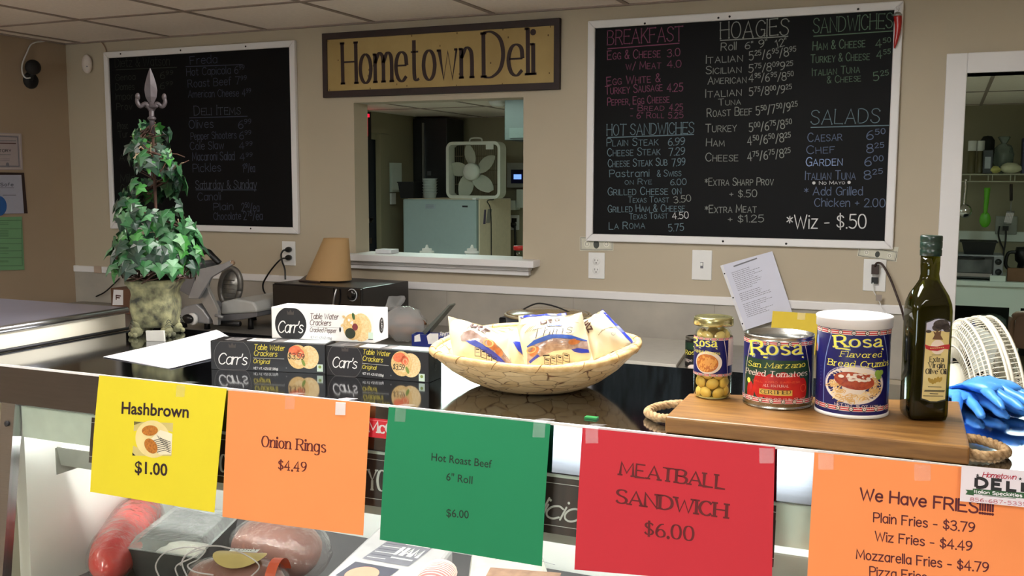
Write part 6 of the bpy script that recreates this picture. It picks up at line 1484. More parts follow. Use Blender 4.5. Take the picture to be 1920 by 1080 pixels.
# foil box with raised lid
M_fbox = mat('navy foil carton', (30, 44, 120), .4, var=.05)
fA, fB = V((onY(772, 640, 3.36).x, 3.36, BCZ)), V((onY(858, 640, 3.40).x, 3.40, BCZ))
x = (fB - fA); fwid = x.length; x.normalize(); y = V((-x.y, x.x, 0))
ftop = onY(800, 628, 3.37).z - BCZ
t = thing('foil_box', 'navy and white foil box with its lid raised on the back counter', 'foil box', fA + x * fwid / 2)
def fp(u, v, z): return fA + x * u + y * v + V((0, 0, z))
mb = MB().use(M_fbox)
for u0, u1, v0, v1 in ((0, fwid, 0, .003), (0, fwid, .058, .061), (0, .003, .003, .058), (fwid - .003, fwid, .003, .058)): mb.hexa([fp(u0, v0, .001), fp(u1, v0, .001), fp(u1, v1, .001), fp(u0, v1, .001), fp(u0, v0, ftop), fp(u1, v0, ftop), fp(u1, v1, ftop), fp(u0, v1, ftop)])
mb.hexa([fp(0, 0, .0005), fp(fwid, 0, .0005), fp(fwid, .061, .0005), fp(0, .061, .0005), fp(0, 0, .003), fp(fwid, 0, .003), fp(fwid, .061, .003), fp(0, .061, .003)])
mb.build('carton', t)
tip = onY(842, 571, 3.40); base = onY(792, 622, 3.40)
mb = MB().use(mat('foil lid', (150, 160, 156), .2, metal=.7, bump=.5)); d = tip - base
mb.hexa([base, base + V((.012, 0, -.012)), base + V((.012, .05, -.012)), base + V((0, .05, 0)), tip, tip + V((.004, 0, -.004)), tip + V((.004, .05, -.004)), tip + V((0, .05, 0))]); mb.build('lid_flap', t)
fl = Flat(fp(0, -.0004, ftop), fp(fwid, -.0004, ftop), fp(fwid, -.0004, 0), fp(0, -.0004, 0)); a = Art(fl)
a.poly([(777, 630), (787, 626), (789, 640), (777, 641)], M_wht, 1); a.poly([(800, 630), (806, 625), (822, 625), (822, 645), (803, 645)], M_wht, 1)
a.text('Reynolds', (825, 631), (848, 627), 8, M_wht, 2, style='round', w=.13, slant=.3, gap=.6)
a.line([(825, 635), (850, 631)], .002, M_wht, 2)
a.build('print', t)
# slow cooker
cc = V((onY(1024, 600, 3.62).x, 3.64, BCZ)); rc = (onY(1100, 590, 3.62).x - onY(948, 590, 3.62).x) / 2
cz = onY(1020, 592, 3.60).z - BCZ
t = thing('slow_cooker', 'round grey slow cooker with lid behind the snack basket', 'slow cooker', cc)
MB().use(mat('cooker steel', (110, 118, 130), .3, metal=.6), True).lathe([(.001, .012), (rc * .85, .012), (rc * .93, .02), (rc * .97, cz * .6), (rc * .98, cz), (rc * .94, cz), (rc * .9, cz * .8), (.001, cz * .78)], c=cc, n=40).build('body', t)
MB().use(mat('cooker rim', (168, 152, 120), .35), True).tube([cc + V((rc * .98 * math.cos(2 * PI * k / 40), rc * .98 * math.sin(2 * PI * k / 40), cz)) for k in range(41)], .006, n=8, cr=0).build('rim', t)
MB().use(mat('lid amber', (150, 128, 90), .2, spec=.6), True).lathe([(rc * .95, cz - .002), (rc * .9, cz + .008), (rc * .6, cz + .018), (.001, cz + .022)], c=cc, n=40).build('lid', t)
for s_ in (-1, 1): MB().use(M_black).rbox(cc.x + s_ * (rc + .012) - .016, cc.x + s_ * (rc + .012) + .016, cc.y - .035, cc.y + .035, BCZ + cz * .62, BCZ + cz * .86, .008).build('handle', t)
MB().use(M_blackm, True).tube([onY(975, 586, 3.62), onY(985, 578, 3.62), onY(1008, 569, 3.62), onY(1035, 573, 3.62), onY(1060, 582, 3.62), onY(1072, 588, 3.62)], .0032, n=8).build('lid_wire', t)
for k in range(3): MB().use(M_black).lathe([(.012, .0003), (.012, .0125)], c=cc + V((rc * .6 * math.cos(k * 2.1), rc * .6 * math.sin(k * 2.1), 0)), n=10).build('foot', t)

# ------------------------------------------------------------------ meat slicer
YSL = 3.46
def s_(x, y, o=0.0): return onY(x, y, YSL + o)
M_alu = mat('cast aluminium', (150, 152, 156), .32, metal=.25, var=.05); M_alud = mat('grey casting', (112, 112, 116), .45, metal=.2, var=.05); M_blade = mat('blade steel', (170, 172, 174), .25, metal=.5)
t = thing('meat_slicer', 'silver electric meat slicer standing behind the stone pot', 'meat slicer', V((s_(400, 600).x, YSL + .1, BCZ)))
def prism(mb, pxs, y0, y1, grow=1.0):
    a_ = [onY(px, py, y0) for px, py in pxs]; a_ = [V((p.x, p.y, max(p.z, BCZ + .03))) for p in a_]; b_ = [V((p.x, y1, p.z)) for p in a_]
    n_ = len(a_); mb.add(a_ + b_, [tuple(range(n_)), tuple(range(2 * n_ - 1, n_ - 1, -1))] + [(i, i + n_, (i + 1) % n_ + n_, (i + 1) % n_) for i in range(n_)], False); return mb
lowz = lambda px, py, y: py
mb = prism(MB().use(M_alu), [(333, 626), (333, 586), (345, 575), (368, 570), (380, 580), (392, 597), (392, 626)], 3.44, 3.72); mb.build('base_housing', t, bevel=.006)
kc = onY(362, 598, 3.432)
MB().use(M_wplast, True).lathe([(.027, -.006), (.027, .006), (.024, .010), (.001, .010)], M=frame(kc, (1, 0, 0), (0, -1, 0)), n=28).build('index_dial', t)
kc2 = onY(352, 598, 3.415)
mb = MB().use(M_black, True); mb.ball(kc2, (.030, .016, .021), 18, 12); mb.build('index_knob', t)
prism(MB().use(M_blade), [(366, 548), (381, 524), (409, 583), (409, 622), (400, 622), (398, 600)], 3.43, 3.45).build('gauge_plate', t, bevel=.002)
c = s_(432, 538, .14); rx, rz = .055, .085
M_ring = mat('guard ring', (120, 118, 114), .4, metal=.5)
rot = Matrix.Rotation(math.radians(14), 3, 'Y')
mb = MB().use(M_ring, True).tube([c + rot @ V((rx * math.cos(2 * PI * k / 36), 0, rz * math.sin(2 * PI * k / 36))) for k in range(37)], .013, n=10, cr=0); mb.build('blade_guard', t)
mb = MB().use(mat('machine disc', (170, 170, 166), .3, metal=.7), True)
rings = [[c + rot @ V((rx * r * math.cos(2 * PI * k / 36), -.006 + d, rz * r * math.sin(2 * PI * k / 36))) for k in range(36)] for r, d in ((.001, 0), (.5, .0), (.52, .003), (.9, .004), (.9, .02))]
mb.loft(rings); bl = mb.build('blade', t)
mb = MB().use(M_ring)
for k in range(5): mb.box(c.x - .03, c.x + .03, c.y - .009, c.y - .006, c.z - .05 + k * .02, c.z - .047 + k * .02)
mb.build('blade_plate_ribs', bl)
prism(MB().use(M_alu), [(352, 560), (372, 505), (418, 494), (431, 488), (436, 496), (396, 520), (372, 560)], 3.40, 3.415).build('carriage_tray', t, bevel=.003)
prism(MB().use(M_alud), [(336, 545), (352, 500), (372, 489), (378, 494), (366, 520), (356, 556)], 3.405, 3.52).build('carriage_wall', t, bevel=.004)
MB().use(mat('tan knob', (150, 124, 100), .5), True).ball(onY(436, 493, 3.41), .011, 12, 8).build('carriage_knob', t)
mb = MB().use(M_black, True); mb.tube([onY(370, 484, 3.45), onY(378, 474, 3.45), onY(390, 472, 3.45), onY(400, 482, 3.45), onY(412, 494, 3.46)], .013, n=10); mb.build('pusher_handle', t)
prism(MB().use(mat('white casting', (176, 178, 176), .35, var=.03)), [(414, 590), (414, 566), (440, 560), (474, 566), (482, 578), (482, 586)], 3.50, 3.86).build('motor_cover', t, bevel=.012)
prism(MB().use(M_alud), [(412, 603), (412, 590), (482, 582), (482, 594), (450, 600)], 3.51, 3.85).build('motor_base', t, bevel=.004)
mb = MB().use(M_black, True).tube([onY(410, 606, 3.48), onY(450, 607, 3.48)], .012, n=12, cr=0); mb.build('carriage_handle', t)
MB().use(M_alu).tube([onY(404, 591, 3.42), onY(418, 595, 3.42)], .006, n=8, cr=0).build('lever_pin', t)
for px, yy in ((345, 3.48), (388, 3.48), (476, 3.80), (470, 3.56)):
    p = onY(px, 600, yy); MB().use(M_black).lathe([(.014, .0003), (.012, .03), (.012, .075)], c=V((p.x, yy, BCZ)), n=12).build('foot', t)
# carton with a white label left of the slicer, loose cord
p = onY(223, 560, 3.72)
t = thing('cardboard_box', 'small brown cardboard box with a white label behind the stone pot', 'box', V((p.x, 3.78, BCZ)))
MB().use(mat('brown carton', (104, 74, 56), .7)).box(onY(208, 560, 3.70).x, onY(262, 560, 3.70).x, 3.70, 3.86, BCZ + .0004, onY(223, 541, 3.70).z).build('carton', t, bevel=.002)
q = [onY(px, py, 3.699) for px, py in ((213, 543), (231, 544), (231, 572), (211, 572))]; fl = Flat(*q); mb = MB().use(M_paper); fl.surf(mb, 1, 1, .0003); lab = mb.build('white_label', t)
a = Art(fl); a.text('F', (218, 562), (227, 563), 8, mat('brown print', (84, 52, 48), .6), 3, w=.3); a.build('print', lab)
cord('power_cord', 'black cord hanging on the wall left of the stone pot', [wp(224, 522, .02), wp(212, 534, .03), wp(196, 548, .04), wp(180, 556, .05)], .004, M_black)
p = onY(183, 505, D - .01); tag(MB().use(mat('pale plate', (178, 158, 140), .5)).box(p.x - .018, p.x + .035, D - .018, D - .016, p.z - .02, p.z + .02).build('wall_plate', bevel=.002), 'small pale plate on the rail left of the ivy', 'wall plate')
# ------------------------------------------------------------------ left wall
def wl(x, y, o=.004): return onX(x, y, XL + o)
def wsheet(name, label, cat, cs, m, group=None, th=.004, fr=None):
    q = [wl(x, y, .006) for x, y in cs]
    t = thing(name, label, cat, sum(q, V()) / 4, group); fl = Flat(*q)
    mb = MB().use(m); fl.surf(mb, 1, 1); fl.surf(mb, 1, 1, -th); mb.build('sheet', t)
    return t, fl, Art(fl)
# extend the sheets past the picture edge to full width
M_certp = mat('certificate paper', (172, 160, 160), .7, var=.02); M_certb = mat('cool paper', (168, 170, 186), .7, var=.02)
t, fl, a = wsheet('certificate', 'upper framed certificate on the left wall', 'certificate', [(-60, 246), (40, 250.5), (43, 318.5), (-58, 318)], M_certp, 'framed certificates on the left wall')
w, h = fl.c[1][0], fl.c[3][1]
for k in (.03, .07):
    p = [(w * k, h * k * 1.4), (w * (1 - k), h * k * 1.4), (w * (1 - k), h * (1 - k * 1.4)), (w * k, h * (1 - k * 1.4))]; a.line(p + [p[0]], .006 if k > .05 else .003, mat('pale frame', (206, 196, 186), .5) if k < .05 else M_grey, 2, px=False)
a.text('SATISFACTORY', (-46, 285), (21, 285), 5, M_ink, 3, w=.2); a.line([(-30, 264), (30, 264)], .004, M_grey, 3); a.line([(-30, 268), (30, 269)], .005, mat('brown print'), 3); a.line([(-30, 290), (20, 290)], .003, M_grey, 3)
for y in (298, 301, 313): a.line([(-20, y), (18, y)], .002, M_grey, 3)
a.ell((14, 309), .010, .012, M_grey, 3, n=10); a.build('print', t)
t, fl, a = wsheet('certificate', 'lower dark-framed certificate with a blue seal on the left wall', 'certificate', [(-60, 322), (45, 324), (52, 400), (-60, 403)], mat('dark plaque', (46, 30, 28), .5), 'framed certificates on the left wall')
a.poly([(-58, 328), (40, 328), (45, 400), (-58, 402)], M_certb, 2)
a.text('SanitSafe', (-28, 349), (25, 349), 6, mat('slate ink', (70, 72, 84), .7), 4, w=.18); a.line([(-20, 352), (26, 352)], .003, M_grey, 4)
a.ell((-2, 386), .045, .050, mat('blue seal', (40, 92, 160), .5), 4); a.line([(5, 366), (30, 366)], .004, M_grey, 4); a.build('print', t)
t, fl, a = wsheet('wall_notice', 'green printed notice on the left wall below the certificates', 'notice', [(-60, 409), (41, 406), (46, 506), (-60, 508)], mat('green paper', (112, 160, 116), .75, var=.02))
for y0, y1 in ((414, 413), (429, 429), (447, 447), (457, 457), (471, 470), (484, 483), (499, 498)): a.line([(-58, y0), (41, y1)], .002, mat('notice ink', (60, 84, 62), .7), 2)
for x in (-58, 40): a.line([(x, 414), (x + 2, 499)], .002, mat('notice ink'), 2)
for y in (418, 421, 432, 435, 438, 441, 443, 464, 466, 475, 489, 491): a.line([(-20, y), (16, y)], .003, mat('notice soft', (84, 122, 88), .7), 2)
a.build('print', t)
# security camera with cable, motion sensor
c = wl(57, 140, .03)
t = thing('security_camera', 'small black security camera on the left wall near the ceiling', 'security camera', c)
MB().use(M_blackm, True).ball(wl(62, 126, .05), (.035, .040, .038), 18, 12).build('camera_head', t)
MB().use(M_blackm, True).lathe([(.042, 0), (.042, .012), (.03, .028), (.012, .03)], M=frame(wl(56, 151, .0005), (0, 1, 0), (1, 0, 0)), n=22).build('mount', t)
MB().use(M_blackm, True).tube([wl(56, 150, .025), wl(59, 140, .035), wl(61, 130, .04)], .014, n=10).build('arm', t)
cord('camera_cable', 'white cable from the ceiling to the security camera', [wl(84, 77, .006), wl(60, 82, .010), wl(50, 100, .012), wl(42, 120, .014), wl(42, 137, .02), wl(48, 146, .04), wl(57, 146, .045)], .0035, M_wplast)
c = onY(163, 120, D - .02)
t = thing('motion_sensor', 'white oval motion sensor on the wall beside the left menu board', 'motion sensor', c)
MB().use(mat('sensor white', (226, 216, 208), .4), True).ball(c, (.030, .022, .049), 22, 14).build('casing', t)
MB().use(M_grey).ball(onY(163, 124.5, D - .041), (.004, .003, .003), 8, 6).build('lens', t)
cord('sensor_cable', 'thin pale cable looping along the ceiling above the left board', [onY(178, 77, D - .006), onY(190, 80, D - .006), onY(197, 90, D - .006), onY(199, 97, D - .006)], .003, mat('pale cable', (176, 152, 128), .6))

# ------------------------------------------------------------------ kitchen seen through the hatch
YF = 7.45
def k(x, y, Y=YF): return onY(x, y, Y)
# freezer
fx0, fx1, fz = k(755, 374).x, k(893, 373).x, k(820, 373).z
M_fr = mat('freezer enamel', (152, 170, 170), .4, var=.02); M_frs = mat('freezer side beige', (240, 226, 200), .5, var=.04)
t = thing('freezer', 'white upright freezer with beige side under the box fan', 'freezer', ((fx0 + fx1) / 2, YF + .35, 0))
MB().use(M_frs).box(fx0 + .005, fx1 + .0, YF + .06, YF + .72, .05, fz).build('cabinet', t, bevel=.01)
dr = MB().use(M_fr).box(fx0, fx1, YF, YF + .055, .10, fz - .004).build('door', t, bevel=.012)
c = k(872, 387); MB().use(M_ink).box(c.x - .024, c.x + .024, YF - .004, YF, c.z - .007, c.z + .007).build('badge', dr)
c = k(807, 387); mb = MB().use(mat('pale sticker', (150, 164, 172), .6)).box(c.x - .05, c.x + .05, YF - .0015, YF, c.z - .02, c.z + .02); mb.use(M_grey)
for i in range(3): mb.box(c.x - .04, c.x + .03, YF - .002, YF - .0015, c.z - .014 + i * .012, c.z - .010 + i * .012)
mb.build('sticker', dr)
MB().use(M_wplast).box(fx1 - .03, fx1 + .002, YF - .01, YF + .05, fz - .002, fz + .012).build('hinge_cap', t)
MB().use(M_dark).box(fx0 + .03, fx1 - .03, YF + .03, YF + .70, 0, .0499).build('plinth', t)
def sidep(x, y): return onX(x, y, fx1 + .002)
mb = MB().use(mat('tag grey', (160, 156, 150), .6)); mb.hexa([sidep(911, 418), sidep(918, 418), sidep(922, 392), sidep(915, 392)] + [p + V((.002, 0, 0)) for p in (sidep(911, 418), sidep(918, 418), sidep(922, 392), sidep(915, 392))]); mb.use(mat('tag violet', (96, 84, 116), .6)).hexa([sidep(906, 420), sidep(910, 420), sidep(911, 393), sidep(908, 393)] + [p + V((.002, 0, 0)) for p in (sidep(906, 420), sidep(910, 420), sidep(911, 393), sidep(908, 393))])
mb.build('side_tags', t)
# box fan
FYp = YF + .22
a0, a1 = k(836, 266, FYp), k(938, 374, FYp); fx_0, fx_1, fzt, fzb = a0.x, a1.x, a0.z, fz + .0006
t = thing('box_fan', 'white square box fan with five blades standing on the freezer', 'box fan', ((fx_0 + fx_1) / 2, FYp, fzb))
M_fan = mat('fan white', (214, 216, 206), .4, var=.02); M_fang = mat('fan blade', (176, 178, 162), .45, var=.03); M_grl = mat('fan grille', (104, 92, 68), .5, var=.1)
R_ = .06; cxs = [(fx_1 - R_, fzt - R_, 0), (fx_0 + R_, fzt - R_, 90), (fx_0 + R_, fzb + R_, 180), (fx_1 - R_, fzb + R_, 270)]
out = []; inn = []
for cx, cz_, g0 in cxs:
    for i in range(7):
        g = math.radians(g0 + 15 * i); out.append((cx + R_ * math.cos(g), cz_ + R_ * math.sin(g))); inn.append((cx + (R_ - .026) * math.cos(g), cz_ + (R_ - .026) * math.sin(g)))
rg = [[V((x, yy, z)) for x, z in L_] for L_, yy in ((inn, FYp + .12), (out, FYp + .12), (out, FYp), (inn, FYp))]
mb = MB().use(M_fan); mb.loft(rg + [rg[0]]); mb.build('frame', t)
mb = MB().use(M_grl)
n = 26
for i in range(n):
    x = fx_0 + .03 + (fx_1 - fx_0 - .06) * i / (n - 1); mb.box(x - .0016, x + .0016, FYp + .108, FYp + .112, fzb + .02, fzt - .02)
for z in (.25, .5, .75): mb.box(fx_0 + .02, fx_1 - .02, FYp + .112, FYp + .115, fzb + (fzt - fzb) * z - .003, fzb + (fzt - fzb) * z + .003)
mb.build('grille', t)
c = k(884, 322, FYp + .05)
MB().use(M_fan, True).lathe([(.075, -.03), (.075, .01), (.066, .026), (.03, .032), (.001, .033)], M=frame(c, (1, 0, 0), (0, -1, 0)), n=28).build('hub', t)
def blade(ang):
    mb = MB().use(M_fang, True); vs = []; fs = []; n1, n2 = 8, 5
    for i in range(n1 + 1):
        u = i / n1; r = .065 + .175 * u; w = .058 * (math.sin(PI * (.18 + .78 * u)) ** .7) + .004
        for j in range(n2 + 1):
            v = j / n2 * 2 - 1; s = v * w + .03 * u; d = .028 * v * (1 - .3 * u)
            x = r * math.cos(ang) - s * math.sin(ang); z = r * math.sin(ang) + s * math.cos(ang); vs.append(V((c.x + x, c.y + .02 + d, c.z + z)))
    for i in range(n1):
        for j in range(n2): q = i * (n2 + 1) + j; fs.append((q, q + 1, q + n2 + 2, q + n2 + 1))
    mb.add(vs, fs); return mb
for i in range(5): blade(math.radians(94 + 72 * i)).build('blade', t)
mb = MB().use(M_fan, True); hx = (fx_0 + fx_1) / 2; mb.tube([(hx - .06, FYp + .06, fzt), (hx - .045, FYp + .06, fzt + .028), (hx + .045, FYp + .06, fzt + .028), (hx + .06, FYp + .06, fzt)], .007, n=8, cr=3); mb.build('carry_handle', t)
q = k(918, 275, FYp - .003); MB().use(M_fan).box(q.x - .035, q.x + .035, FYp - .004, FYp + .0, q.z - .022, q.z + .022).build('switch_plate', t)
t = cord('power_cord', 'thin black cord running down the freezer side from the box fan', [k(926, 374, FYp), V((fx1 + .012, FYp - .03, fz - .02)), V((fx1 + .008, FYp + .05, fz - .12)), V((fx1 + .008, FYp + .06, .9)), V((fx1 + .008, FYp + .06, .6))], .004, M_black)
# stacked tubs and a black bin on the freezer
yb = YF + .20
p = k(806, 372, yb)
for i in range(6):
    z0 = fz + .0008 + i * .024
    mb = MB().use(mat('white tub', (196, 206, 204), .4, var=.02), True).lathe([(.052, 0), (.060, .045), (.066, .046), (.066, .050), (.060, .050), (.053, .004), (.001, .004)], c=V((p.x, yb, z0)), n=28)
    tag(mb.build('plastic_tub'), 'white plastic tub, number %s from the bottom of the stack on the freezer' % ('one', 'two', 'three', 'four', 'five', 'six')[i] if False else ('lowest white tub of the stack on the freezer', 'second lowest white tub of the stack on the freezer', 'third white tub up in the stack on the freezer', 'fourth white tub up in the stack on the freezer', 'second highest white tub of the stack on the freezer', 'topmost white tub of the stack on the freezer')[i], 'tub', 'stacked white tubs on the freezer')
mb = MB().use(M_blackm); x0, x1 = k(757, 360, yb).x, k(786, 360, yb).x; z1 = k(770, 343, yb).z
mb.hexa([V((x0 + .012, yb - .08, fz + .0005)), V((x1 - .012, yb - .08, fz + .0005)), V((x1 - .012, yb + .08, fz + .0005)), V((x0 + .012, yb + .08, fz + .0005)), V((x0, yb - .1, z1)), V((x1, yb - .1, z1)), V((x1, yb + .1, z1)), V((x0, yb + .1, z1))])
mb.box(x0 - .006, x1 + .006, yb - .106, yb + .106, z1, z1 + .01)
tag(mb.build('storage_bin'), 'black plastic bin on the freezer left of the white tubs', 'bin')
# tall dark cooler in the corner
x0, x1 = max(onY(761, 300, 8.20).x, -4.572), onY(838, 300, 8.20).x
t = thing('tall_cooler', 'tall dark cooler cabinet in the kitchen corner behind the freezer', 'cooler', ((x0 + x1) / 2, 8.4, 0))
zt = onY(800, 222, 8.20).z
MB().use(mat('cooler black', (26, 27, 28), .4, var=.08)).box(x0, x1, 8.20, 8.55, .002, zt).build('cabinet', t, bevel=.006)
xm = onY(795, 300, 8.20).x; MB().use(M_steel).box(xm - .01, xm + .012, 8.18, 8.20, .2, zt - .04).build('door_edge', t)
p = onY(804, 325, 8.19); MB().use(mat('cooler tag', (90, 92, 94), .6)).box(p.x - .02, p.x + .02, 8.195, 8.20, p.z - .02, p.z + .02).build('door_tag', t)
# hood box, smoke alarm, time clock, sockets
p0, p1 = onY(946, 200, 6.2), onY(1010, 262, 6.2)
t = thing('wall_cabinet', 'pale hanging cabinet near the ceiling at the right of the hatch', 'cabinet', ((p0.x + p1.x) / 2, 6.4, p1.z))
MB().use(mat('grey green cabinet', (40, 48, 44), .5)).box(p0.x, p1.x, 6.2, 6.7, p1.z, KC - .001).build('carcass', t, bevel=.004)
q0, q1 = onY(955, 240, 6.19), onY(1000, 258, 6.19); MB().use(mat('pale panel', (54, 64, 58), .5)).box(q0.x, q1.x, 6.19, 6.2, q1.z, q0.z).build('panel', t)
p = onZ(933, 194, KC - .03)
t = thing('smoke_alarm', 'round white smoke alarm on the kitchen ceiling', 'smoke alarm', (p.x, p.y, KC))
MB().use(M_wplast, True).lathe([(.001, -.052), (.040, -.050), (.056, -.040), (.062, -.022), (.062, -.012), (.075, -.012), (.075, -.0005)], c=V((p.x, p.y, KC)), n=28).build('body', t)
x0, z0, z1 = onY(951, 340, 8.52).x, onY(965, 372, 8.52).z, onY(965, 305, 8.52).z
t = thing('time_clock', 'grey wall time clock with a glowing blue screen', 'time clock', (x0 + .18, KB, z0))
z0 = onY(965, 352, 8.52).z
MB().use(mat('clock grey', (150, 152, 146), .5)).box(x0, x0 + .36, 8.50, KB - .001, z0, z1).build('casing', t, bevel=.01)
q0, q1 = onY(958, 318, 8.495), onY(990, 344, 8.495); MB().use(mat('bezel navy', (14, 16, 60), .25)).box(q0.x, q1.x, 8.495, 8.5, q1.z, q0.z).build('bezel', t)
q0, q1 = onY(963, 327, 8.49), onY(977, 336, 8.49); MB().use(lamp_mat('screen glow', (110, 150, 255), 1.6)).box(q0.x, q1.x, 8.492, 8.4949, q1.z, q0.z).build('screen', t)
for i, (xa, ya, xb, yb_) in enumerate(((968, 355, 1000, 390), (947, 376, 966, 394))):
    q0, q1 = onY(xa, ya, 8.48), onY(xb, yb_, 8.48); tag(MB().use(M_whitec).box(q0.x, q1.x, 8.48, KB - .001, q1.z, q0.z).build('junction_box', bevel=.004), ('larger pale box on the kitchen wall under the time clock', 'smaller pale box on the kitchen wall by the freezer top')[i], 'junction box', 'pale boxes on the kitchen wall')
q = onY(965, 417, KB); t = thing('wall_outlet', 'kitchen wall outlet with a black plug right of the freezer', 'outlet', q)
MB().use(M_wplast).box(q.x - .05, q.x + .05, KB - .01, KB - .0003, q.z - .07, q.z + .07).build('cover_plate', t, bevel=.004)
MB().use(M_blackm).box(q.x - .025, q.x + .025, KB - .014, KB - .01, q.z + .005, q.z + .04).build('socket', t)
mb = MB().use(M_black, True).ball(q + V((0, -.03, -.02)), (.03, .025, .03), 12, 8)
cord('power_cord', 'black cord hanging from the kitchen outlet right of the freezer', [onY(965, 423, 8.55), onY(966, 445, 8.54), onY(966, 470, 8.54), onY(966, 490, 8.54)], .011, M_black, mb)
# exit sign, switch boxes on the left kitchen wall
e0, e1 = onX(683, 214, -4.50), onX(699, 256, -4.50)
t = thing('exit_sign', 'glowing red exit sign at the left edge of the hatch', 'exit sign', (-4.54, e0.y, e1.z))
MB().use(M_blackm).box(-4.579, -4.52, e1.y - .36, e1.y + .012, onX(690, 262, -4.5).z, onX(690, 209, -4.5).z).build('casing', t, bevel=.004)
zz0, zz1 = onX(690, 255, -4.5).z, onX(690, 216, -4.5).z
yb0 = e1.y - .006
fl = Flat(V((-4.518, yb0 - .34, zz1)), V((-4.518, yb0, zz1)), V((-4.518, yb0, zz0)), V((-4.518, yb0 - .34, zz0)))
a = Art(fl); a.text('EXIT', (0.01, 0), (.325, 0), zz1 - zz0, lamp_mat('exit red', (255, 30, 60), 1.3), px=False, style='sans', w=.16, gap=1.6); a.build('letters', t)
for i, (xa, ya, xb, yb_, m) in enumerate(((733, 305, 752, 360, M_whitec), (732, 362, 741, 383, M_wplast))):
    q0, q1 = onX(xa, ya, -4.56), onX(xb, yb_, -4.56); tag(MB().use(m).box(-4.579, -4.55, q0.y, q1.y, q1.z, q0.z).build('electrical_panel' if i == 0 else 'light_switch', bevel=.003), ('pale electrical panel on the kitchen wall beside the dark door', 'kitchen light switch below the pale electrical panel')[i], ('electrical panel', 'switch')[i])
# things on the hatch sill and the prep table behind it
q = [onZ(687, 476.5, 1.3085), onZ(733, 475.5, 1.3085), onZ(735, 472, 1.3085), onZ(700, 471, 1.3085)]
x0, x1 = q[0].x, q[1].x
tag(MB().use(mat('white box card', (214, 218, 222), .5)).box(x0, x1, D + .012, D + .085, 1.3072, 1.326).build('flat_box', bevel=.002), 'flat white box at the left end of the hatch sill', 'box')
t = thing('prep_table', 'steel prep table in the kitchen behind the hatch wall', 'table', (-2.1, 4.5, 0))
MB().use(M_steel).box(-3.0, -1.5, 4.17, 4.85, 1.08, 1.12).build('tabletop', t, bevel=.004)
for x in (-2.96, -1.54):
    for y in (4.21, 4.81): MB().use(M_steel).box(x - .02, x + .02, y - .02, y + .02, 0, 1.0799).build('leg', t)
for i, px in enumerate((800.5, 885)):
    c = onY(px, 470, 4.30); zt = onY(px, 459, 4.30).z; b = 1.1205
    t = thing('squeeze_bottle', ('left white squeeze bottle with pointed tip behind the hatch sill', 'right white squeeze bottle with pointed tip behind the hatch sill')[i], 'squeeze bottle', (c.x, 4.30, b), 'squeeze bottles behind the hatch')
    M_sq = mat('squeeze white', (222, 232, 226), .35)
    zc = zt - .042
    MB().use(M_sq, True).lathe([(.001, 0), (.031, .001), (.033, .006), (.033, zc - b - .008), (.028, zc - b)], c=V((c.x, 4.30, b)), n=24).build('bottle', t)
    MB().use(M_sq, True).lathe([(.034, zc - b), (.036, zc - b + .003), (.035, zc - b + .012), (.024, zc - b + .013), (.024, zc - b + .024), (.012, zc - b + .025), (.009, zc - b + .027), (.005, zt - b - .002), (.004, zt - b), (.0, zt - b)], c=V((c.x, 4.30, b)), n=24).build('nozzle_cap', t)
c = onY(974, 475, 4.32); zt = onY(974, 461, 4.32).z; b = 1.1205
t = thing('spice_jar', 'clear jar with a red lid behind the right end of the sill', 'jar', (c.x, 4.32, b))
MB().use(glass('spice jar glass', (236, 240, 232)), True).lathe([(.001, 0), (.030, .001), (.032, .006), (.032, zt - b - .035), (.026, zt - b - .02)], c=V((c.x, 4.32, b)), n=24, cap=False).build('glass_body', t)
MB().use(mat('red lid', (190, 40, 36), .4), True).lathe([(.027, zt - b - .02), (.029, zt - b - .019), (.029, zt - b - .002), (.027, zt - b), (.001, zt - b)], c=V((c.x, 4.32, b)), n=24).build('lid', t)

# ------------------------------------------------------------------ kitchen seen through the doorway
YC = 7.75
ct_z = onY(1830, 527, YC).z
t = thing('kitchen_counter', 'white painted kitchen counter with open cabinets in the doorway', 'counter', (.9, 8.15, 0))
MB().use(M_whitec).box(.0, 1.7, YC, KB - .005, ct_z - .035, ct_z).build('worktop', t, bevel=.006)
xo0, xo1 = onY(1793, 590, YC + .03).x, onY(1892, 590, YC + .03).x; zo = onY(1850, 575, YC + .03).z
xd = onY(1893, 560, YC + .03).x
mb = MB().use(M_whitec); mb.box(.02, 1.65, YC + .03, YC + .05, zo, ct_z - .036); mb.box(.02, .06, YC + .03, KB - .01, .05, zo); mb.box(xo1, xo1 + .07, YC + .03, YC + .05, .05, zo); mb.box(.06, 1.65, YC + .05, KB - .01, .05, .08)
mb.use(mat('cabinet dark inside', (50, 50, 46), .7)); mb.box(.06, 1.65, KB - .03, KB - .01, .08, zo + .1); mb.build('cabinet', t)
mb = MB().use(mat('pale shelf wood', (130, 110, 84), .6)); zs = onY(1890, 690, YC + .2).z; mb.box(xo1 + .07, 1.64, YC + .05, KB - .03, zs - .02, zs); mb.build('shelf', t)
zs2 = onY(1830, 622, YC + .2).z; MB().use(M_whitec).box(.061, xo1, YC + .06, KB - .03, zs2 - .02, zs2).build('inner_shelf', t)
q0 = onY(1835, 447, KB - .02); q1 = onY(1835, 438, KB - .02)
st('trim_4', MB().use(M_whitec).box(-.3, 2.1, KB - .02, KB + .001, q0.z - .02, q1.z + .02), .004)
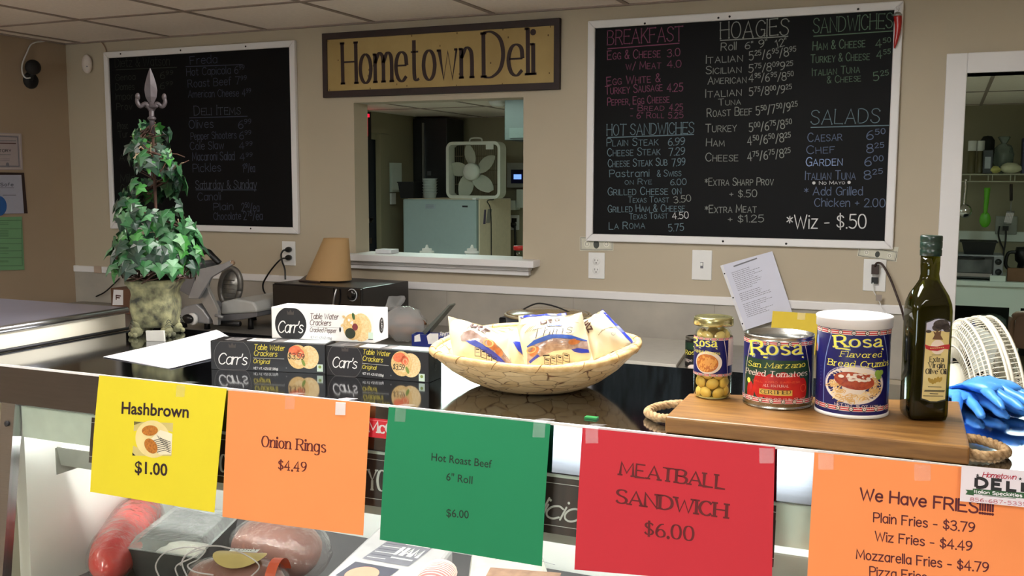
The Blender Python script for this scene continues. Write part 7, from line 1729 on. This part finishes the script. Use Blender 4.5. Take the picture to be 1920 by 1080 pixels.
# toaster oven
tx0, tx1 = onY(1776, 500, YC + .06).x, onY(1881, 500, YC + .06).x; tz0, tz1 = ct_z + .001, onY(1860, 478.5, YC + .06).z
t = thing('toaster_oven', 'silver toaster oven on the white kitchen counter', 'toaster oven', ((tx0 + tx1) / 2, YC + .2, ct_z))
MB().use(M_alu).box(tx0, tx1, YC + .06, YC + .36, tz0 + .015, tz1).build('housing', t, bevel=.006)
xk = onY(1863, 500, YC + .05).x
dr = MB().use(mat('oven door frame', (34, 34, 36), .3)).box(tx0 + .01, xk, YC + .05, YC + .06, tz0 + .022, tz1 - .01).build('door', t, bevel=.003)
MB().use(mat('oven glass', (120, 122, 122), .12, col2=(70, 70, 72), scale=6)).box(tx0 + .02, xk - .012, YC + .047, YC + .05, tz0 + .055, tz1 - .03).build('glass', dr)
MB().use(M_steel).box(tx0 + .02, xk - .008, YC + .044, YC + .049, tz0 + .026, tz0 + .05).build('lower_rail', dr)
MB().use(M_black, True).tube([(tx0 + .06, YC + .035, tz1 - .024), (xk - .06, YC + .035, tz1 - .024)], .008, n=8, cr=0).build('handle', dr)
for py in (491, 510): MB().use(M_black, True).lathe([(.022, 0), (.02, .018), (.001, .019)], M=frame(onY(1872, py, YC + .06), (1, 0, 0), (0, -1, 0)), n=18).build('knob', t)
for x in (tx0 + .04, tx1 - .04): MB().use(M_black).box(x - .012, x + .012, YC + .09, YC + .33, ct_z + .0004, tz0 + .0149).build('foot', t)
q0, q1 = onY(1803, 453, YC + .16), onY(1866, 478, YC + .16)
mb = MB().use(M_blackm); b_ = tz1 + .0008; mb.hexa([V((q0.x + .02, YC + .1, b_)), V((q1.x - .015, YC + .1, b_)), V((q1.x - .015, YC + .3, b_)), V((q0.x + .02, YC + .3, b_)), V((q0.x, YC + .08, q0.z)), V((q1.x, YC + .08, q0.z)), V((q1.x, YC + .32, q0.z)), V((q0.x, YC + .32, q0.z))]); mb.box(q0.x - .01, q1.x + .01, YC + .072, YC + .328, q0.z, q0.z + .008)
tag(mb.build('baking_tin'), 'black loaf tin standing on top of the toaster oven', 'baking tin')
q0, q1 = onY(1856, 522, YC + .03), onY(1885, 531, YC + .03); tag(MB().use(M_whitec).box(q0.x, q1.x, YC + .012, YC + .05, ct_z + .0004, ct_z + .042).build('small_box', bevel=.002), 'small white box on the kitchen counter front edge', 'box')
c = onY(1924, 500, YC + .22)
t = thing('coffee_grinder', 'black coffee grinder on the counter right of the toaster oven', 'coffee grinder', (c.x, YC + .22, ct_z))
MB().use(M_black, True).lathe([(.001, .0004), (.075, .0005), (.08, .02), (.06, .09), (.055, .12), (.075, .14), (.08, .2), (.07, .235), (.001, .24)], c=V((c.x, YC + .22, ct_z)), n=22).build('body', t)
MB().use(M_black, True).tube([V((c.x - .06, YC + .2, ct_z + .2)), V((c.x - .12, YC + .2, ct_z + .19)), V((c.x - .13, YC + .2, ct_z + .1)), V((c.x - .07, YC + .2, ct_z + .06))], .012, n=8).build('handle', t)
q0, q1 = onY(1889, 505, YC + .08), onY(1915, 528, YC + .08); tag(MB().use(mat('brown box card', (120, 84, 58), .7)).box(q0.x, q1.x + .05, YC + .07, YC + .125, ct_z + .0004, q0.z + .01).build('cardboard_box', bevel=.003), 'small brown cardboard box beside the toaster oven', 'box')
# wire shelf and hanging tools
ys0, ys1 = 8.14, KB - .01; zsh = onY(1850, 327, ys0).z
t = thing('wire_shelf', 'white wire shelf on the kitchen wall seen through the doorway', 'shelf', (.8, 8.4, zsh))
mb = MB().use(mat('white wire', (186, 184, 164), .4), True)
for y in (ys0, ys0 + .15, ys0 + .3, ys1): mb.tube([(-.1, y, zsh), (1.6, y, zsh)], .005, n=6, cr=0)
mb.tube([(-.1, ys0, zsh - .052), (1.6, ys0, zsh - .052)], .005, n=6, cr=0)
for i in range(34): x = -.08 + i * .05; mb.tube([(x, ys0, zsh + .004), (x, ys1, zsh + .004)], .0022, n=5, cr=0)
for px in (1792, 1819, 1853, 1861, 1895, 1903): x = onY(px, 330, ys0).x; mb.tube([(x, ys0, zsh), (x, ys0, zsh - .052)], .004, n=5, cr=0)
mb.build('wire_grid', t)
ztop_ = zsh + .0065
def on_shelf(px, y): return onY(px, 300, y).x
for i, (px, py, r) in enumerate(((1822, 264, .030), (1838, 264, .026))):
    x = on_shelf(px, 8.26); zt = onY(px, py, 8.26).z
    t = thing('seasoning_bottle', ('left tall seasoning bottle with white cap on the wire shelf', 'right tall seasoning bottle with white cap on the wire shelf')[i], 'bottle', (x, 8.26, ztop_), 'white-capped bottles on the wire shelf')
    MB().use(mat('olive bottle', (104, 96, 66), .4), True).lathe([(.001, 0), (r * .9, .001), (r * .92, .01), (r * .92, zt - ztop_ - .075)], c=V((x, 8.26, ztop_)), n=20).build('bottle', t)
    MB().use(M_wplast, True).lathe([(r, zt - ztop_ - .075), (r, zt - ztop_ - .003), (r * .9, zt - ztop_), (.001, zt - ztop_)], c=V((x, 8.26, ztop_)), n=20).build('cap', t)
x0, x1 = onY(1843, 300, 8.18).x, onY(1862, 300, 8.18).x; zt = onY(1850, 281, 8.18).z
t = thing('dark_package', 'black package with a white label on the wire shelf', 'package', ((x0 + x1) / 2, 8.22, ztop_))
MB().use(M_black).box(x0, x1, 8.18, 8.27, ztop_, zt).build('carton', t, bevel=.004)
q0, q1 = onY(1847, 294, 8.179), onY(1857, 316, 8.179); MB().use(mat('label white', (176, 182, 190), .6)).box(q0.x, q1.x, 8.177, 8.18, q1.z, q0.z).build('white_label', t)
tag(MB().use(M_blackm, True).lathe([(.001, 0), (.05, 0.001), (.05, .25), (.03, .28), (.001, .285)], c=V((on_shelf(1850, 8.38), 8.4, ztop_)), n=18).build('dark_jar'), 'dark jar behind the black package on the wire shelf', 'jar')
c = V((on_shelf(1881, 8.30), 8.30, ztop_)); zt = onY(1880, 257, 8.3).z - ztop_
t = thing('plastic_bag', 'knotted clear plastic bag on the wire shelf', 'bag', c)
MB().use(glass('grey bag film', (200, 210, 206), rough=.15, bump=1.0, bscale=22, haze=.35, hazecol=(170, 182, 174)), True).ball(c + V((0, 0, zt * .42)), (.072, .06, zt * .42), 20, 14, fn=lambda d: 1 + .22 * mnoise.noise(d * 2.2 + V((3, 1, 2)))).build('film', t)
MB().use(glass('grey bag film'), True).lathe([(.02, zt * .72), (.014, zt * .8), (.045, zt), (.03, zt * 1.02)], c=c, n=12, cap=False).build('knotted_top', t)
MB().use(M_black, True).ball(c + V((.012, -.045, .06)), (.015, .006, .015), 10, 6).build('dark_sticker', t)
for i, (px, w_, h_, cc_) in enumerate(((1867, .045, .06, (206, 202, 120)), (1896, .09, .085, (212, 212, 180)))):
    p = V((on_shelf(px, 8.2), 8.2, ztop_)); tag(MB().use(mat('yellow packet %d' % i, cc_, .5), True).ball(p + V((0, 0, h_ * .47)), (w_ * .8, .05, h_ * .46), 16, 10, fn=lambda d: 1 + .15 * mnoise.noise(d * 2.5)).build('snack_packet'), ('small yellow packet lying left of the larger one on the shelf', 'larger pale green packet slumped on the wire shelf')[i], 'packet', 'pale packets on the wire shelf')
p = V((on_shelf(1921, 8.3), 8.3, ztop_)); tag(MB().use(mat('violet box', (30, 24, 70), .4)).box(p.x - .02, p.x + .10, 8.22, 8.4, ztop_, ztop_ + .26).build('dark_box', bevel=.003), 'tall violet box at the far right of the wire shelf', 'box')
yh = ys0 - .012
def hang(px, py): return onY(px, py, yh)
t = thing('ladle', 'steel ladle hanging from the wire shelf by the door casing', 'ladle', hang(1810, 340))
MB().use(M_chrome, True).tube([hang(1811, 336), hang(1811, 352), hang(1809, 370), hang(1808, 388)], .011, n=8).build('handle', t)
MB().use(M_chrome, True).ball(hang(1809, 396), (.052, .04, .052), 18, 12).build('bowl', t)
t = thing('slotted_spoon', 'lime green spoon hanging from the wire shelf', 'spoon', hang(1848, 350))
M_lime = mat('lime plastic', (96, 178, 40), .4)
MB().use(M_lime, True).tube([hang(1851, 352), hang(1850, 372), hang(1848, 392), hang(1847, 402)], lambda q: .021 - .009 * q, n=10).build('handle', t)
MB().use(M_lime, True).ball(hang(1847, 412), (.038, .014, .058), 18, 12).build('bowl', t)
t = thing('spatula', 'slotted metal spatula with dark handle hanging from the wire shelf', 'spatula', hang(1895, 345))
MB().use(mat('dark grip', (44, 32, 28), .5), True).tube([hang(1896, 345), hang(1896, 376)], .011, n=10, cr=0).build('handle', t)
MB().use(M_steel, True).tube([hang(1896, 376), hang(1895, 398)], .004, n=6, cr=0).build('shaft', t)
q = [hang(1887, 397), hang(1902, 398), hang(1896, 420), hang(1882, 418)]
mb = MB().use(M_steel)
ds = V((0, -.003, 0))
for i in range(5):
    u0, u1 = i / 5 + .03, (i + 1) / 5 - .03
    a_, b_ = q[0].lerp(q[1], u0), q[0].lerp(q[1], u1); c_, d_ = q[3].lerp(q[2], u1), q[3].lerp(q[2], u0); mb.hexa([a_, b_, c_, d_, a_ + ds, b_ + ds, c_ + ds, d_ + ds])
for (e, f) in ((q[0], q[1]), (q[3], q[2])): mb.tube([e, f], .007, n=6, cr=0)
mb.build('blade', t)
c = onY(1885, 422, KB); t = thing('wall_outlet', 'grey kitchen socket box behind the hanging spatula', 'outlet', c)
MB().use(mat('grey box', (150, 152, 144), .5)).box(c.x - .07, c.x + .08, KB - .04, KB - .0005, c.z - .07, c.z + .07).build('cover_plate', t, bevel=.006)
MB().use(M_black).box(c.x - .02, c.x + .02, KB - .075, KB - .04, c.z - .04, c.z - .005).build('socket', t)
for i, pts in enumerate((((1874, 424), (1872, 440), (1876, 455), (1882, 470), (1880, 490)), ((1886, 426), (1886, 445), (1884, 462), (1881, 478), (1880, 500)))):
    cord('appliance_cord', ('left black cord dropping from the grey socket box', 'right black cord dropping from the grey socket box')[i], [onY(x, y, KB - .06) for x, y in pts], .006, M_black, group='cords from the kitchen socket box')
# bagged things in the cabinet opening, chair, tub, round fan
c = onY(1812, 588, YC + .16); t_ = MB().use(mat('bright blue bag', (34, 70, 190), .45), True).ball(V((c.x, YC + .16, zs2 + .05)), (.09, .07, .05), 18, 12, fn=lambda d: 1 + .2 * mnoise.noise(d * 3)); tag(t_.build('blue_bundle'), 'bright blue plastic bundle in the open kitchen cabinet', 'bundle')
c = onY(1858, 590, YC + .2); t_ = MB().use(glass('grey bag film'), True).ball(V((c.x, YC + .2, zs2 + .07)), (.11, .08, .07), 18, 12, fn=lambda d: 1 + .2 * mnoise.noise(d * 3 + V((5, 0, 0)))); tag(t_.build('plastic_bag'), 'crumpled clear bag in the open kitchen cabinet behind the fan', 'bag')
YCH = 5.0
t = thing('folding_chair', 'brown folding chair at the right edge of the doorway', 'chair', (onY(1925, 700, YCH).x, YCH, 0))
M_chair = mat('brown chair', (112, 84, 66), .5)
cx = onY(1940, 600, YCH).x; x0 = onY(1894, 640, YCH).x; zc0, zc1 = onY(1905, 640, YCH).z, onY(1905, 588, YCH).z
w = cx - x0
def arch(z, yy): return V((cx - w, yy, z))
MB().use(M_chair, True).tube([V((cx - w, YCH, .02)), V((cx - w, YCH, zc0)), V((cx - w * .9, YCH, zc1 - .02)), V((cx - w * .5, YCH, zc1)), V((cx + w * .5, YCH, zc1)), V((cx + w * .9, YCH, zc1 - .02)), V((cx + w, YCH, zc0)), V((cx + w, YCH, .02))], .014, n=10, cr=4).build('frame', t)
mb = MB().use(M_chair, False); mb.hexa([V((cx - w * .93, YCH - .006, zc0 - .03)), V((cx + w * .93, YCH - .006, zc0 - .03)), V((cx + w * .93, YCH + .006, zc0 - .03)), V((cx - w * .93, YCH + .006, zc0 - .03)), V((cx - w * .8, YCH - .006, zc1 - .01)), V((cx + w * .8, YCH - .006, zc1 - .01)), V((cx + w * .8, YCH + .006, zc1 - .01)), V((cx - w * .8, YCH + .006, zc1 - .01))]); mb.build('backrest', t)
MB().use(M_chair).rbox(cx - w * .95, cx + w * .95, YCH - .38, YCH - .02, .43, .455, .03).build('seat', t)
for s in (-1, 1): MB().use(M_chair, True).tube([V((cx + s * w * .9, YCH - .02, .46)), V((cx + s * w * .9, YCH - .34, .012))], .012, n=8, cr=0).build('leg', t)
# tub and table behind the display case carrying the round fan
YT = 2.45
t = thing('side_table', 'dark side table behind the case carrying the round fan', 'table', (.25, 2.5, 0))
fc = onY(1802, 726, 2.50); ra = .157; tz = fc.z - ra - .05
MB().use(mat('dark tabletop', (70, 62, 58), .4)).box(-.05, .75, 2.20, 2.95, tz - .03, tz).build('tabletop', t, bevel=.004)
for x in (-.02, .72):
    for y in (2.23, 2.92): MB().use(M_dark).box(x - .02, x + .02, y - .02, y + .02, 0, tz - .0301).build('leg', t)
p = onY(1912, 700, 2.75)
t = thing('plastic_tub', 'clear plastic tub at the right edge behind the round fan', 'tub', (p.x + .06, 2.8, tz))
MB().use(glass('cloudy tub', (226, 232, 232), rough=.1, haze=.3, hazecol=(190, 198, 198)), True).lathe([(.001, .001), (.085, .001), (.105, .11), (.112, .112), (.112, .118), (.104, .118)], c=V((p.x + .06, 2.8, tz)), n=28, cap=False).build('tub', t)
# round fan: cage facing right and a little toward the shop
t = thing('desk_fan', 'white round desk fan cage behind the oil bottle', 'desk fan', onY(1840, 740, 2.5))
M_cage = mat('cream fan plastic', (226, 222, 206), .4, var=.02)
ax = V((.94, .30, .14)).normalized(); u_ = V((0, 0, 1)) - ax * ax.z; u_.normalize(); v_ = ax.cross(u_)
def FP(r, g, d): return fc + ax * d + (u_ * math.cos(g) + v_ * math.sin(g)) * r * ra
dpt = .085
mb = MB().use(M_cage, True)
for r, d in ((1.0, dpt * .62), (1.0, dpt * .72), (.985, dpt * .98), (.80, dpt * 1.12), (.55, dpt * 1.2), (.985, dpt * .25), (.93, dpt * .14), (.86, dpt * .05), (.76, dpt * -.03), (.62, dpt * -.07)):
    mb.tube([FP(r, 2 * PI * i / 56, d) for i in range(57)], (.0017 if r < .98 else .0038), n=6, cr=0)
mb.build('cage_rings', t)
mb = MB().use(M_cage, True)
for i in range(90):
    g = 2 * PI * i / 90
    mb.tube([FP(.28, g, dpt * 1.24), FP(.6, g + .12, dpt * 1.19), FP(.85, g + .2, dpt * 1.1), FP(.985, g + .24, dpt * .98), FP(1.0, g + .24, dpt * .7)], .0013, n=4, cr=2)
mb.build('front_wires', t)
mb = MB().use(M_cage, True)
for i in range(90):
    g = 2 * PI * i / 90
    mb.tube([FP(1.0, g, dpt * .62), FP(.985, g, dpt * .25), FP(.8, g, dpt * .0), FP(.45, g, -dpt * .1)], .0013, n=4, cr=2)
mb.build('rear_wires', t)
mb = MB().use(M_cage, True); mb.loft([[FP(1.01, 2 * PI * i / 56, dpt * d) for i in range(56)] for d in (.60, .76)]); mb.build('cage_band', t)
MB().use(M_cage, True).lathe([(.001, .01), (ra * .26, .008), (ra * .28, 0), (ra * .26, -.004)], M=frame(fc + ax * dpt * 1.22, v_, ax), n=28).build('badge_cap', t)
MB().use(M_cage, True).lathe([(ra * .36, .0), (ra * .35, -.03), (ra * .30, -.05), (.001, -.052)], M=frame(fc, v_, ax), n=24).build('motor_housing', t)
mb = MB().use(mat('clear blue blade', (206, 212, 206), .3), True)
for i in range(3):
    g0 = 2 * PI * i / 3; vs = []; fs = []
    for a_ in range(7):
        r = .2 + .68 * a_ / 6
        for b_ in range(5): vs.append(FP(r, g0 + (b_ / 4 - .5) * (1.0 + .3 * a_ / 6), dpt * (.4 + .35 * (b_ / 4))))
    for a_ in range(6):
        for b_ in range(4): q = a_ * 5 + b_; fs.append((q, q + 1, q + 6, q + 5))
    mb.add(vs, fs)
mb.build('blades', t)
sb = fc - ax * .05
MB().use(M_cage, True).tube([V((sb.x, sb.y, sb.z - .02)), V((sb.x, sb.y, tz + .02))], .02, n=14, cr=0).build('stand', t)
MB().use(M_cage, True).lathe([(.001, .0005), (.09, .0005), (.092, .008), (.08, .02), (.03, .03), (.02, .032)], c=V((sb.x, sb.y, tz)), n=32).build('base', t)
# ------------------------------------------------------------------ cold cuts inside the case
DZ_ = .83
M_wrap = glass('cling wrap', (244, 240, 240), rough=.1, bump=1.0, bscale=40, haze=.04)
def spot(px, py, dz=.0): return onZ(px, py, DZ_ + dz)
# red wrapped ham
a_, b_ = spot(225, 1062, .06), spot(292, 960, .06)
d = (b_ - a_).normalized(); s = V((-d.y, d.x, 0)); c = (a_ + b_) / 2
def log(mb, a_, b_, r, rz, n=26, tip=.55, nz=.06, seed=0.0):
    d = (b_ - a_); L_ = d.length; d.normalize(); s = V((-d.y, d.x, 0)); rings = []
    for i in range(n + 1):
        u = i / n; e = (1 - abs(2 * u - 1) ** 3.2) ** .5 if 0 < u < 1 else .02
        rings.append([a_ + d * (L_ * u) + s * (r * e * math.cos(g)) * (1 + nz * mnoise.noise(V((u * 4 + seed, math.cos(g) * 2, math.sin(g) * 2))) + (nz * .5 if nz > .1 else 0) * mnoise.noise(V((u * 17 + seed, math.cos(g) * 6, math.sin(g) * 6)))) + V((0, 0, rz * e * math.sin(g))) for g in [2 * PI * k_ / 36 for k_ in range(36)]])
    return mb.loft(rings, cap=True)
a1, b1 = a_ - d * .035 + V((-.034, 0, 0)), b_ + d * .05 + V((-.034, 0, 0))
zc = DZ_ + .058
for p in (a1, b1): p.z = zc
t = thing('wrapped_ham', 'bright red wrapped ham at the left of the case', 'ham', V((c.x, c.y, DZ_)))
log(MB().use(mat('red meat wrap', (214, 44, 40), .15, spec=.8, var=.06, bump=.3, bscale=30), True), a1, b1, .053, .054).build('ham', t)
log(MB().use(M_wrap, True), a1 - d * .006, b1 + d * .006, .0555, .0555, nz=.12, seed=4).build('plastic_wrap', t)
q = [onZ(228, 948, zc + .05), onZ(290, 962, zc + .054), onZ(330, 930, zc + .05), onZ(262, 915, zc + .05)]
c_ = sum(q, V()) / 4
mb = MB().use(mat('kraft label', (206, 178, 120), .6)); vs = []
for i in range(24): g = 2 * PI * i / 24; o = d * (.05 * math.cos(g)) + s * (.034 * math.sin(g)); w_ = .034 * math.sin(g); vs.append(V((b1.x - d.x * .06, b1.y - d.y * .06, zc + .0595 - 9.0 * w_ * w_)) + o)
mb.add(vs, [tuple(range(24))]); mb.build('paper_label', t)
# black tray with clear lid
q = [onZ(236, 1029, DZ_ + .080), onZ(370, 1048, DZ_ + .080), onZ(446, 972, DZ_ + .080), onZ(334, 952, DZ_ + .080)]
cq = sum(q, V()) / 4
t = thing('deli_tray', 'black tray under a clear plastic lid beside the red ham', 'food tray', V((cq.x, cq.y, DZ_)))
lo = [cq + (p - cq) * .82 for p in q]; lo = [V((p.x, p.y, DZ_ + .001)) for p in lo]
mb = MB().use(mat('smoky tray', (62, 62, 62), .25)); n_ = 4
inn = [cq + (p - cq) * .93 for p in q]; inl = [V((p.x, p.y, DZ_ + .006)) for p in [cq + (p - cq) * .78 for p in q]]
mb.loft([lo, [V(p) for p in q], inn, inl]); mb.add(inl, [(0, 1, 2, 3)]); mb.add(lo, [(3, 2, 1, 0)]); mb.build('tray', t)
rim2 = [cq + (p - cq) * 1.03 + V((0, 0, .003)) for p in q]; top = [cq + (p - cq) * .84 + V((0, 0, .020)) for p in q]; top2 = [cq + (p - cq) * .78 + V((0, 0, .021)) for p in q]
mb = MB().use(glass('lid plastic', (236, 238, 236), rough=.08, bump=.9, bscale=30, haze=.22)); mb.loft([rim2, [cq + (p - cq) * .95 + V((0, 0, .004)) for p in q], top, top2]); mb.add(top2, [(0, 1, 2, 3)]); mb.build('clear_lid', t)
mb = MB().use(mat('food pale', (214, 206, 196), .6, bump=.5, bscale=40), True).ball(V((cq.x, cq.y, DZ_ + .03)), (.07, .055, .022), 16, 10, fn=lambda d: 1 + .2 * mnoise.noise(d * 3)); tag(mb.build('sliced_food'), 'pale sliced food lying inside the lidded black tray', 'sliced meat')
# second tray behind (rim only shows)
q = [onZ(318, 962, DZ_ + .07), onZ(450, 985, DZ_ + .07), onZ(478, 962, DZ_ + .07), onZ(350, 940, DZ_ + .07)]
# roast in cling wrap
r0 = spot(455, 1010, .065); r1 = spot(585, 1040, .065); 
r0.z = r1.z = DZ_ + .062
t = thing('wrapped_roast', 'brown roast in clear wrap under the orange Onion Rings sign', 'roast', V(((r0.x + r1.x) / 2, (r0.y + r1.y) / 2, DZ_)))
log(MB().use(mat('roast meat', (132, 86, 72), .4, col2=(108, 66, 54), scale=12), True), r0, r1, .075, .060, nz=.1, seed=1).build('roast', t)
dd_ = (r1 - r0).normalized(); log(MB().use(M_wrap, True), r0 - dd_ * .012, r1 + dd_ * .03, .079, .0615, nz=.2, seed=2).build('plastic_wrap', t)
# front roast with round gold label
r0 = onZ(360, 1085, DZ_ + .05); r1 = onZ(540, 1095, DZ_ + .05); r0.z = r1.z = DZ_ + .050; r0.y -= .01; r1.y -= .012
t = thing('wrapped_roast', 'front meat log with a round gold label in the case', 'roast', V(((r0.x + r1.x) / 2, r0.y, DZ_)))
log(MB().use(mat('cured meat', (126, 72, 58), .35, col2=(150, 98, 82), scale=20), True), r0, r1, .056, .048, nz=.1, seed=7).build('meat', t)
dd_ = (r1 - r0).normalized(); ss_ = V((-dd_.y, dd_.x, 0)); log(MB().use(M_wrap, True), r0 - dd_ * .01, r1 + dd_ * .01, .060, .0495, nz=.2, seed=9).build('plastic_wrap', t)
mid = r0.lerp(r1, .55); vs = []
for i in range(32): g = 2 * PI * i / 32; w_ = .040 * math.sin(g); vs.append(mid + dd_ * (.052 * math.cos(g)) + ss_ * w_ + V((0, 0, .0590 - 8 * w_ * w_)))
lab = MB().use(mat('gold label', (196, 170, 104), .5)).add([mid + V((0, 0, .059))] + vs, [(0, 1 + i, 1 + (i + 1) % 32) for i in range(32)]).build('paper_label', t)
fl = Flat(mid - dd_ * .026 + ss_ * .024 + V((0, 0, .0602)), mid + dd_ * .03 + ss_ * .024 + V((0, 0, .0602)), mid + dd_ * .03 + ss_ * .008 + V((0, 0, .0602)), mid - dd_ * .026 + ss_ * .008 + V((0, 0, .0602)))
mb = MB().use(M_wht); fl.surf(mb, 1, 1); a = Art(fl); a.mb = mb; a.text('LOSO', (.006, .005), (.05, .005), .010, M_ink, 3, px=False, style='serif', w=.16); mb.build('name_tag', lab)
mb = MB().use(mat('orange label', (206, 84, 52), .5))
e0 = r0.lerp(r1, .88)
vs = [e0 + ss_ * (.05 * math.cos(g)) + V((0, 0, .0525 * math.sin(g))) + dd_ * o for g in [PI * (.1 + .8 * i / 10) for i in range(11)] for o in (0, .02)]
mb.add(vs, [(2 * i, 2 * i + 1, 2 * i + 3, 2 * i + 2) for i in range(10)]); mb.build('orange_band', t)
# printed ham package
q = [onZ(598, 1092, DZ_ + .045), onZ(775, 1125, DZ_ + .045), onZ(850, 1025, DZ_ + .05), onZ(712, 985, DZ_ + .05)]
t = thing('ham_package', 'white printed ham package lying behind the green sign', 'ham package', sum(q, V()) / 4 - V((0, 0, .05)))
mb = MB().use(mat('white film', (206, 200, 202), .25, bump=.3, bscale=40)); mb.hexa([V((p.x, p.y, DZ_ + .0008)) for p in q] + q); mb.build('pack', t, bevel=.008)
fl = Flat(q[3] + V((0, 0, .001)), q[2] + V((0, 0, .001)), q[1] + V((0, 0, .001)), q[0] + V((0, 0, .001))); a = Art(fl)
w, h = fl.c[1][0], fl.c[3][1]; gm = mat('pack grey', (78, 76, 92), .5); gl2 = mat('pack pale grey', (130, 126, 138), .5)
a.rect(w * .08, h * .42, w * .60, h * .90, gl2, 2)
for i in range(9): a.line([(w * .1, h * (.46 + i * .05)), (w * (.3 + .02 * (i % 3)), h * (.47 + i * .05))], .0028, gm if i % 2 else M_wht, 3, px=False)
a.rect(w * .30, h * .74, w * .58, h * .80, M_wht, 3); a.rect(w * .34, h * .83, w * .58, h * .87, M_wht, 3)
a.text('HAM', (w * .33, h * .56), (w * .57, h * .56), h * .13, M_wht, 4, px=False, style='serif', w=.2); a.line([(w * .33, h * .51), (w * .57, h * .51)], h * .02, M_wht, 4, px=False)
a.rect(w * .06, h * .12, w * .55, h * .36, gm, 2); a.ell((w * .28, h * .2), w * .16, h * .12, mat('ham slice print', (226, 160, 136), .5), 3, px=False)
a.build('print', t)
# netted pink ham
r0 = onZ(770, 1110, DZ_ + .055); r1 = onZ(842, 1050, DZ_ + .055); r0.z = r1.z = DZ_ + .055
r0 = onZ(806, 1100, DZ_ + .075); r1 = onZ(832, 1062, DZ_ + .075); r0.z = r1.z = DZ_ + .106
t = thing('netted_ham', 'pink ham with ribbed netting resting on the printed package', 'ham', V(((r0.x + r1.x) / 2, (r0.y + r1.y) / 2, DZ_)))
r0.z = r1.z = DZ_ + .076
log(MB().use(mat('pink ham', (206, 118, 116), .3, spec=.6), True), r0, r1, .034, .022).build('ham', t)
d = (r1 - r0); L_ = d.length; d.normalize(); s = V((-d.y, d.x, 0)); mb = MB().use(mat('pale netting', (244, 208, 200), .5), True)
for i in range(12):
    u = .1 + .8 * i / 11; e = (1 - abs(2 * u - 1) ** 3.2) ** .5; mb.tube([r0 + d * (L_ * u) + s * (.0345 * e * math.cos(g)) + V((0, 0, .0225 * e * math.sin(g))) for g in [2 * PI * k_ / 20 for k_ in range(21)]], .0012, n=5, cr=0)
mb.build('netting', t)
# last pack at the right
q = [onZ(872, 1120, DZ_ + .055), onZ(1050, 1135, DZ_ + .055), onZ(1018, 1035, DZ_ + .06), onZ(884, 1030, DZ_ + .06)]
t = thing('meat_package', 'vacuum pack of brown meat under the lower right of the green sign', 'meat package', sum(q, V()) / 4 - V((0, 0, .055)))
mb = MB().use(mat('clear pack film', (222, 214, 204), .2, bump=.5, bscale=30)); mb.hexa([V((p.x, p.y, DZ_ + .0008)) for p in q] + q); mb.build('pack', t, bevel=.012)
fl = Flat(*[p + V((0, 0, .001)) for p in (q[3], q[2], q[1], q[0])]); a = Art(fl); w, h = fl.c[1][0], fl.c[3][1]
a.rect(w * .10, h * .15, w * .9, h * .62, mat('brown meat print', (150, 110, 90), .5, col2=(186, 142, 116), scale=40), 2); a.line([(w * .1, h * .80), (w * .4, h * .9), (w * .8, h * .78)], .002, gl2, 2, px=False, smooth=True)
a.build('print', t)
# price tag on the deck
p = onZ(1448, 1070, DZ_ + .03)
t = thing('price_tag', 'small price tag beside the red sign inside the case', 'price tag', p)
fl = Flat(onY(1430, 1045, 1.50), onY(1456, 1048, 1.50), onY(1453, 1072, 1.50), onY(1427, 1068, 1.50)); mb = MB().use(mat('tag tan', (206, 176, 140), .6)); fl.surf(mb, 1, 1); fl.surf(mb, 1, 1, -.001); mb.build('tag', t)
a = Art(fl); a.text('.75', (1440, 1064), (1452, 1066), 8, M_ink, 3, w=.14); a.build('lettering', t)
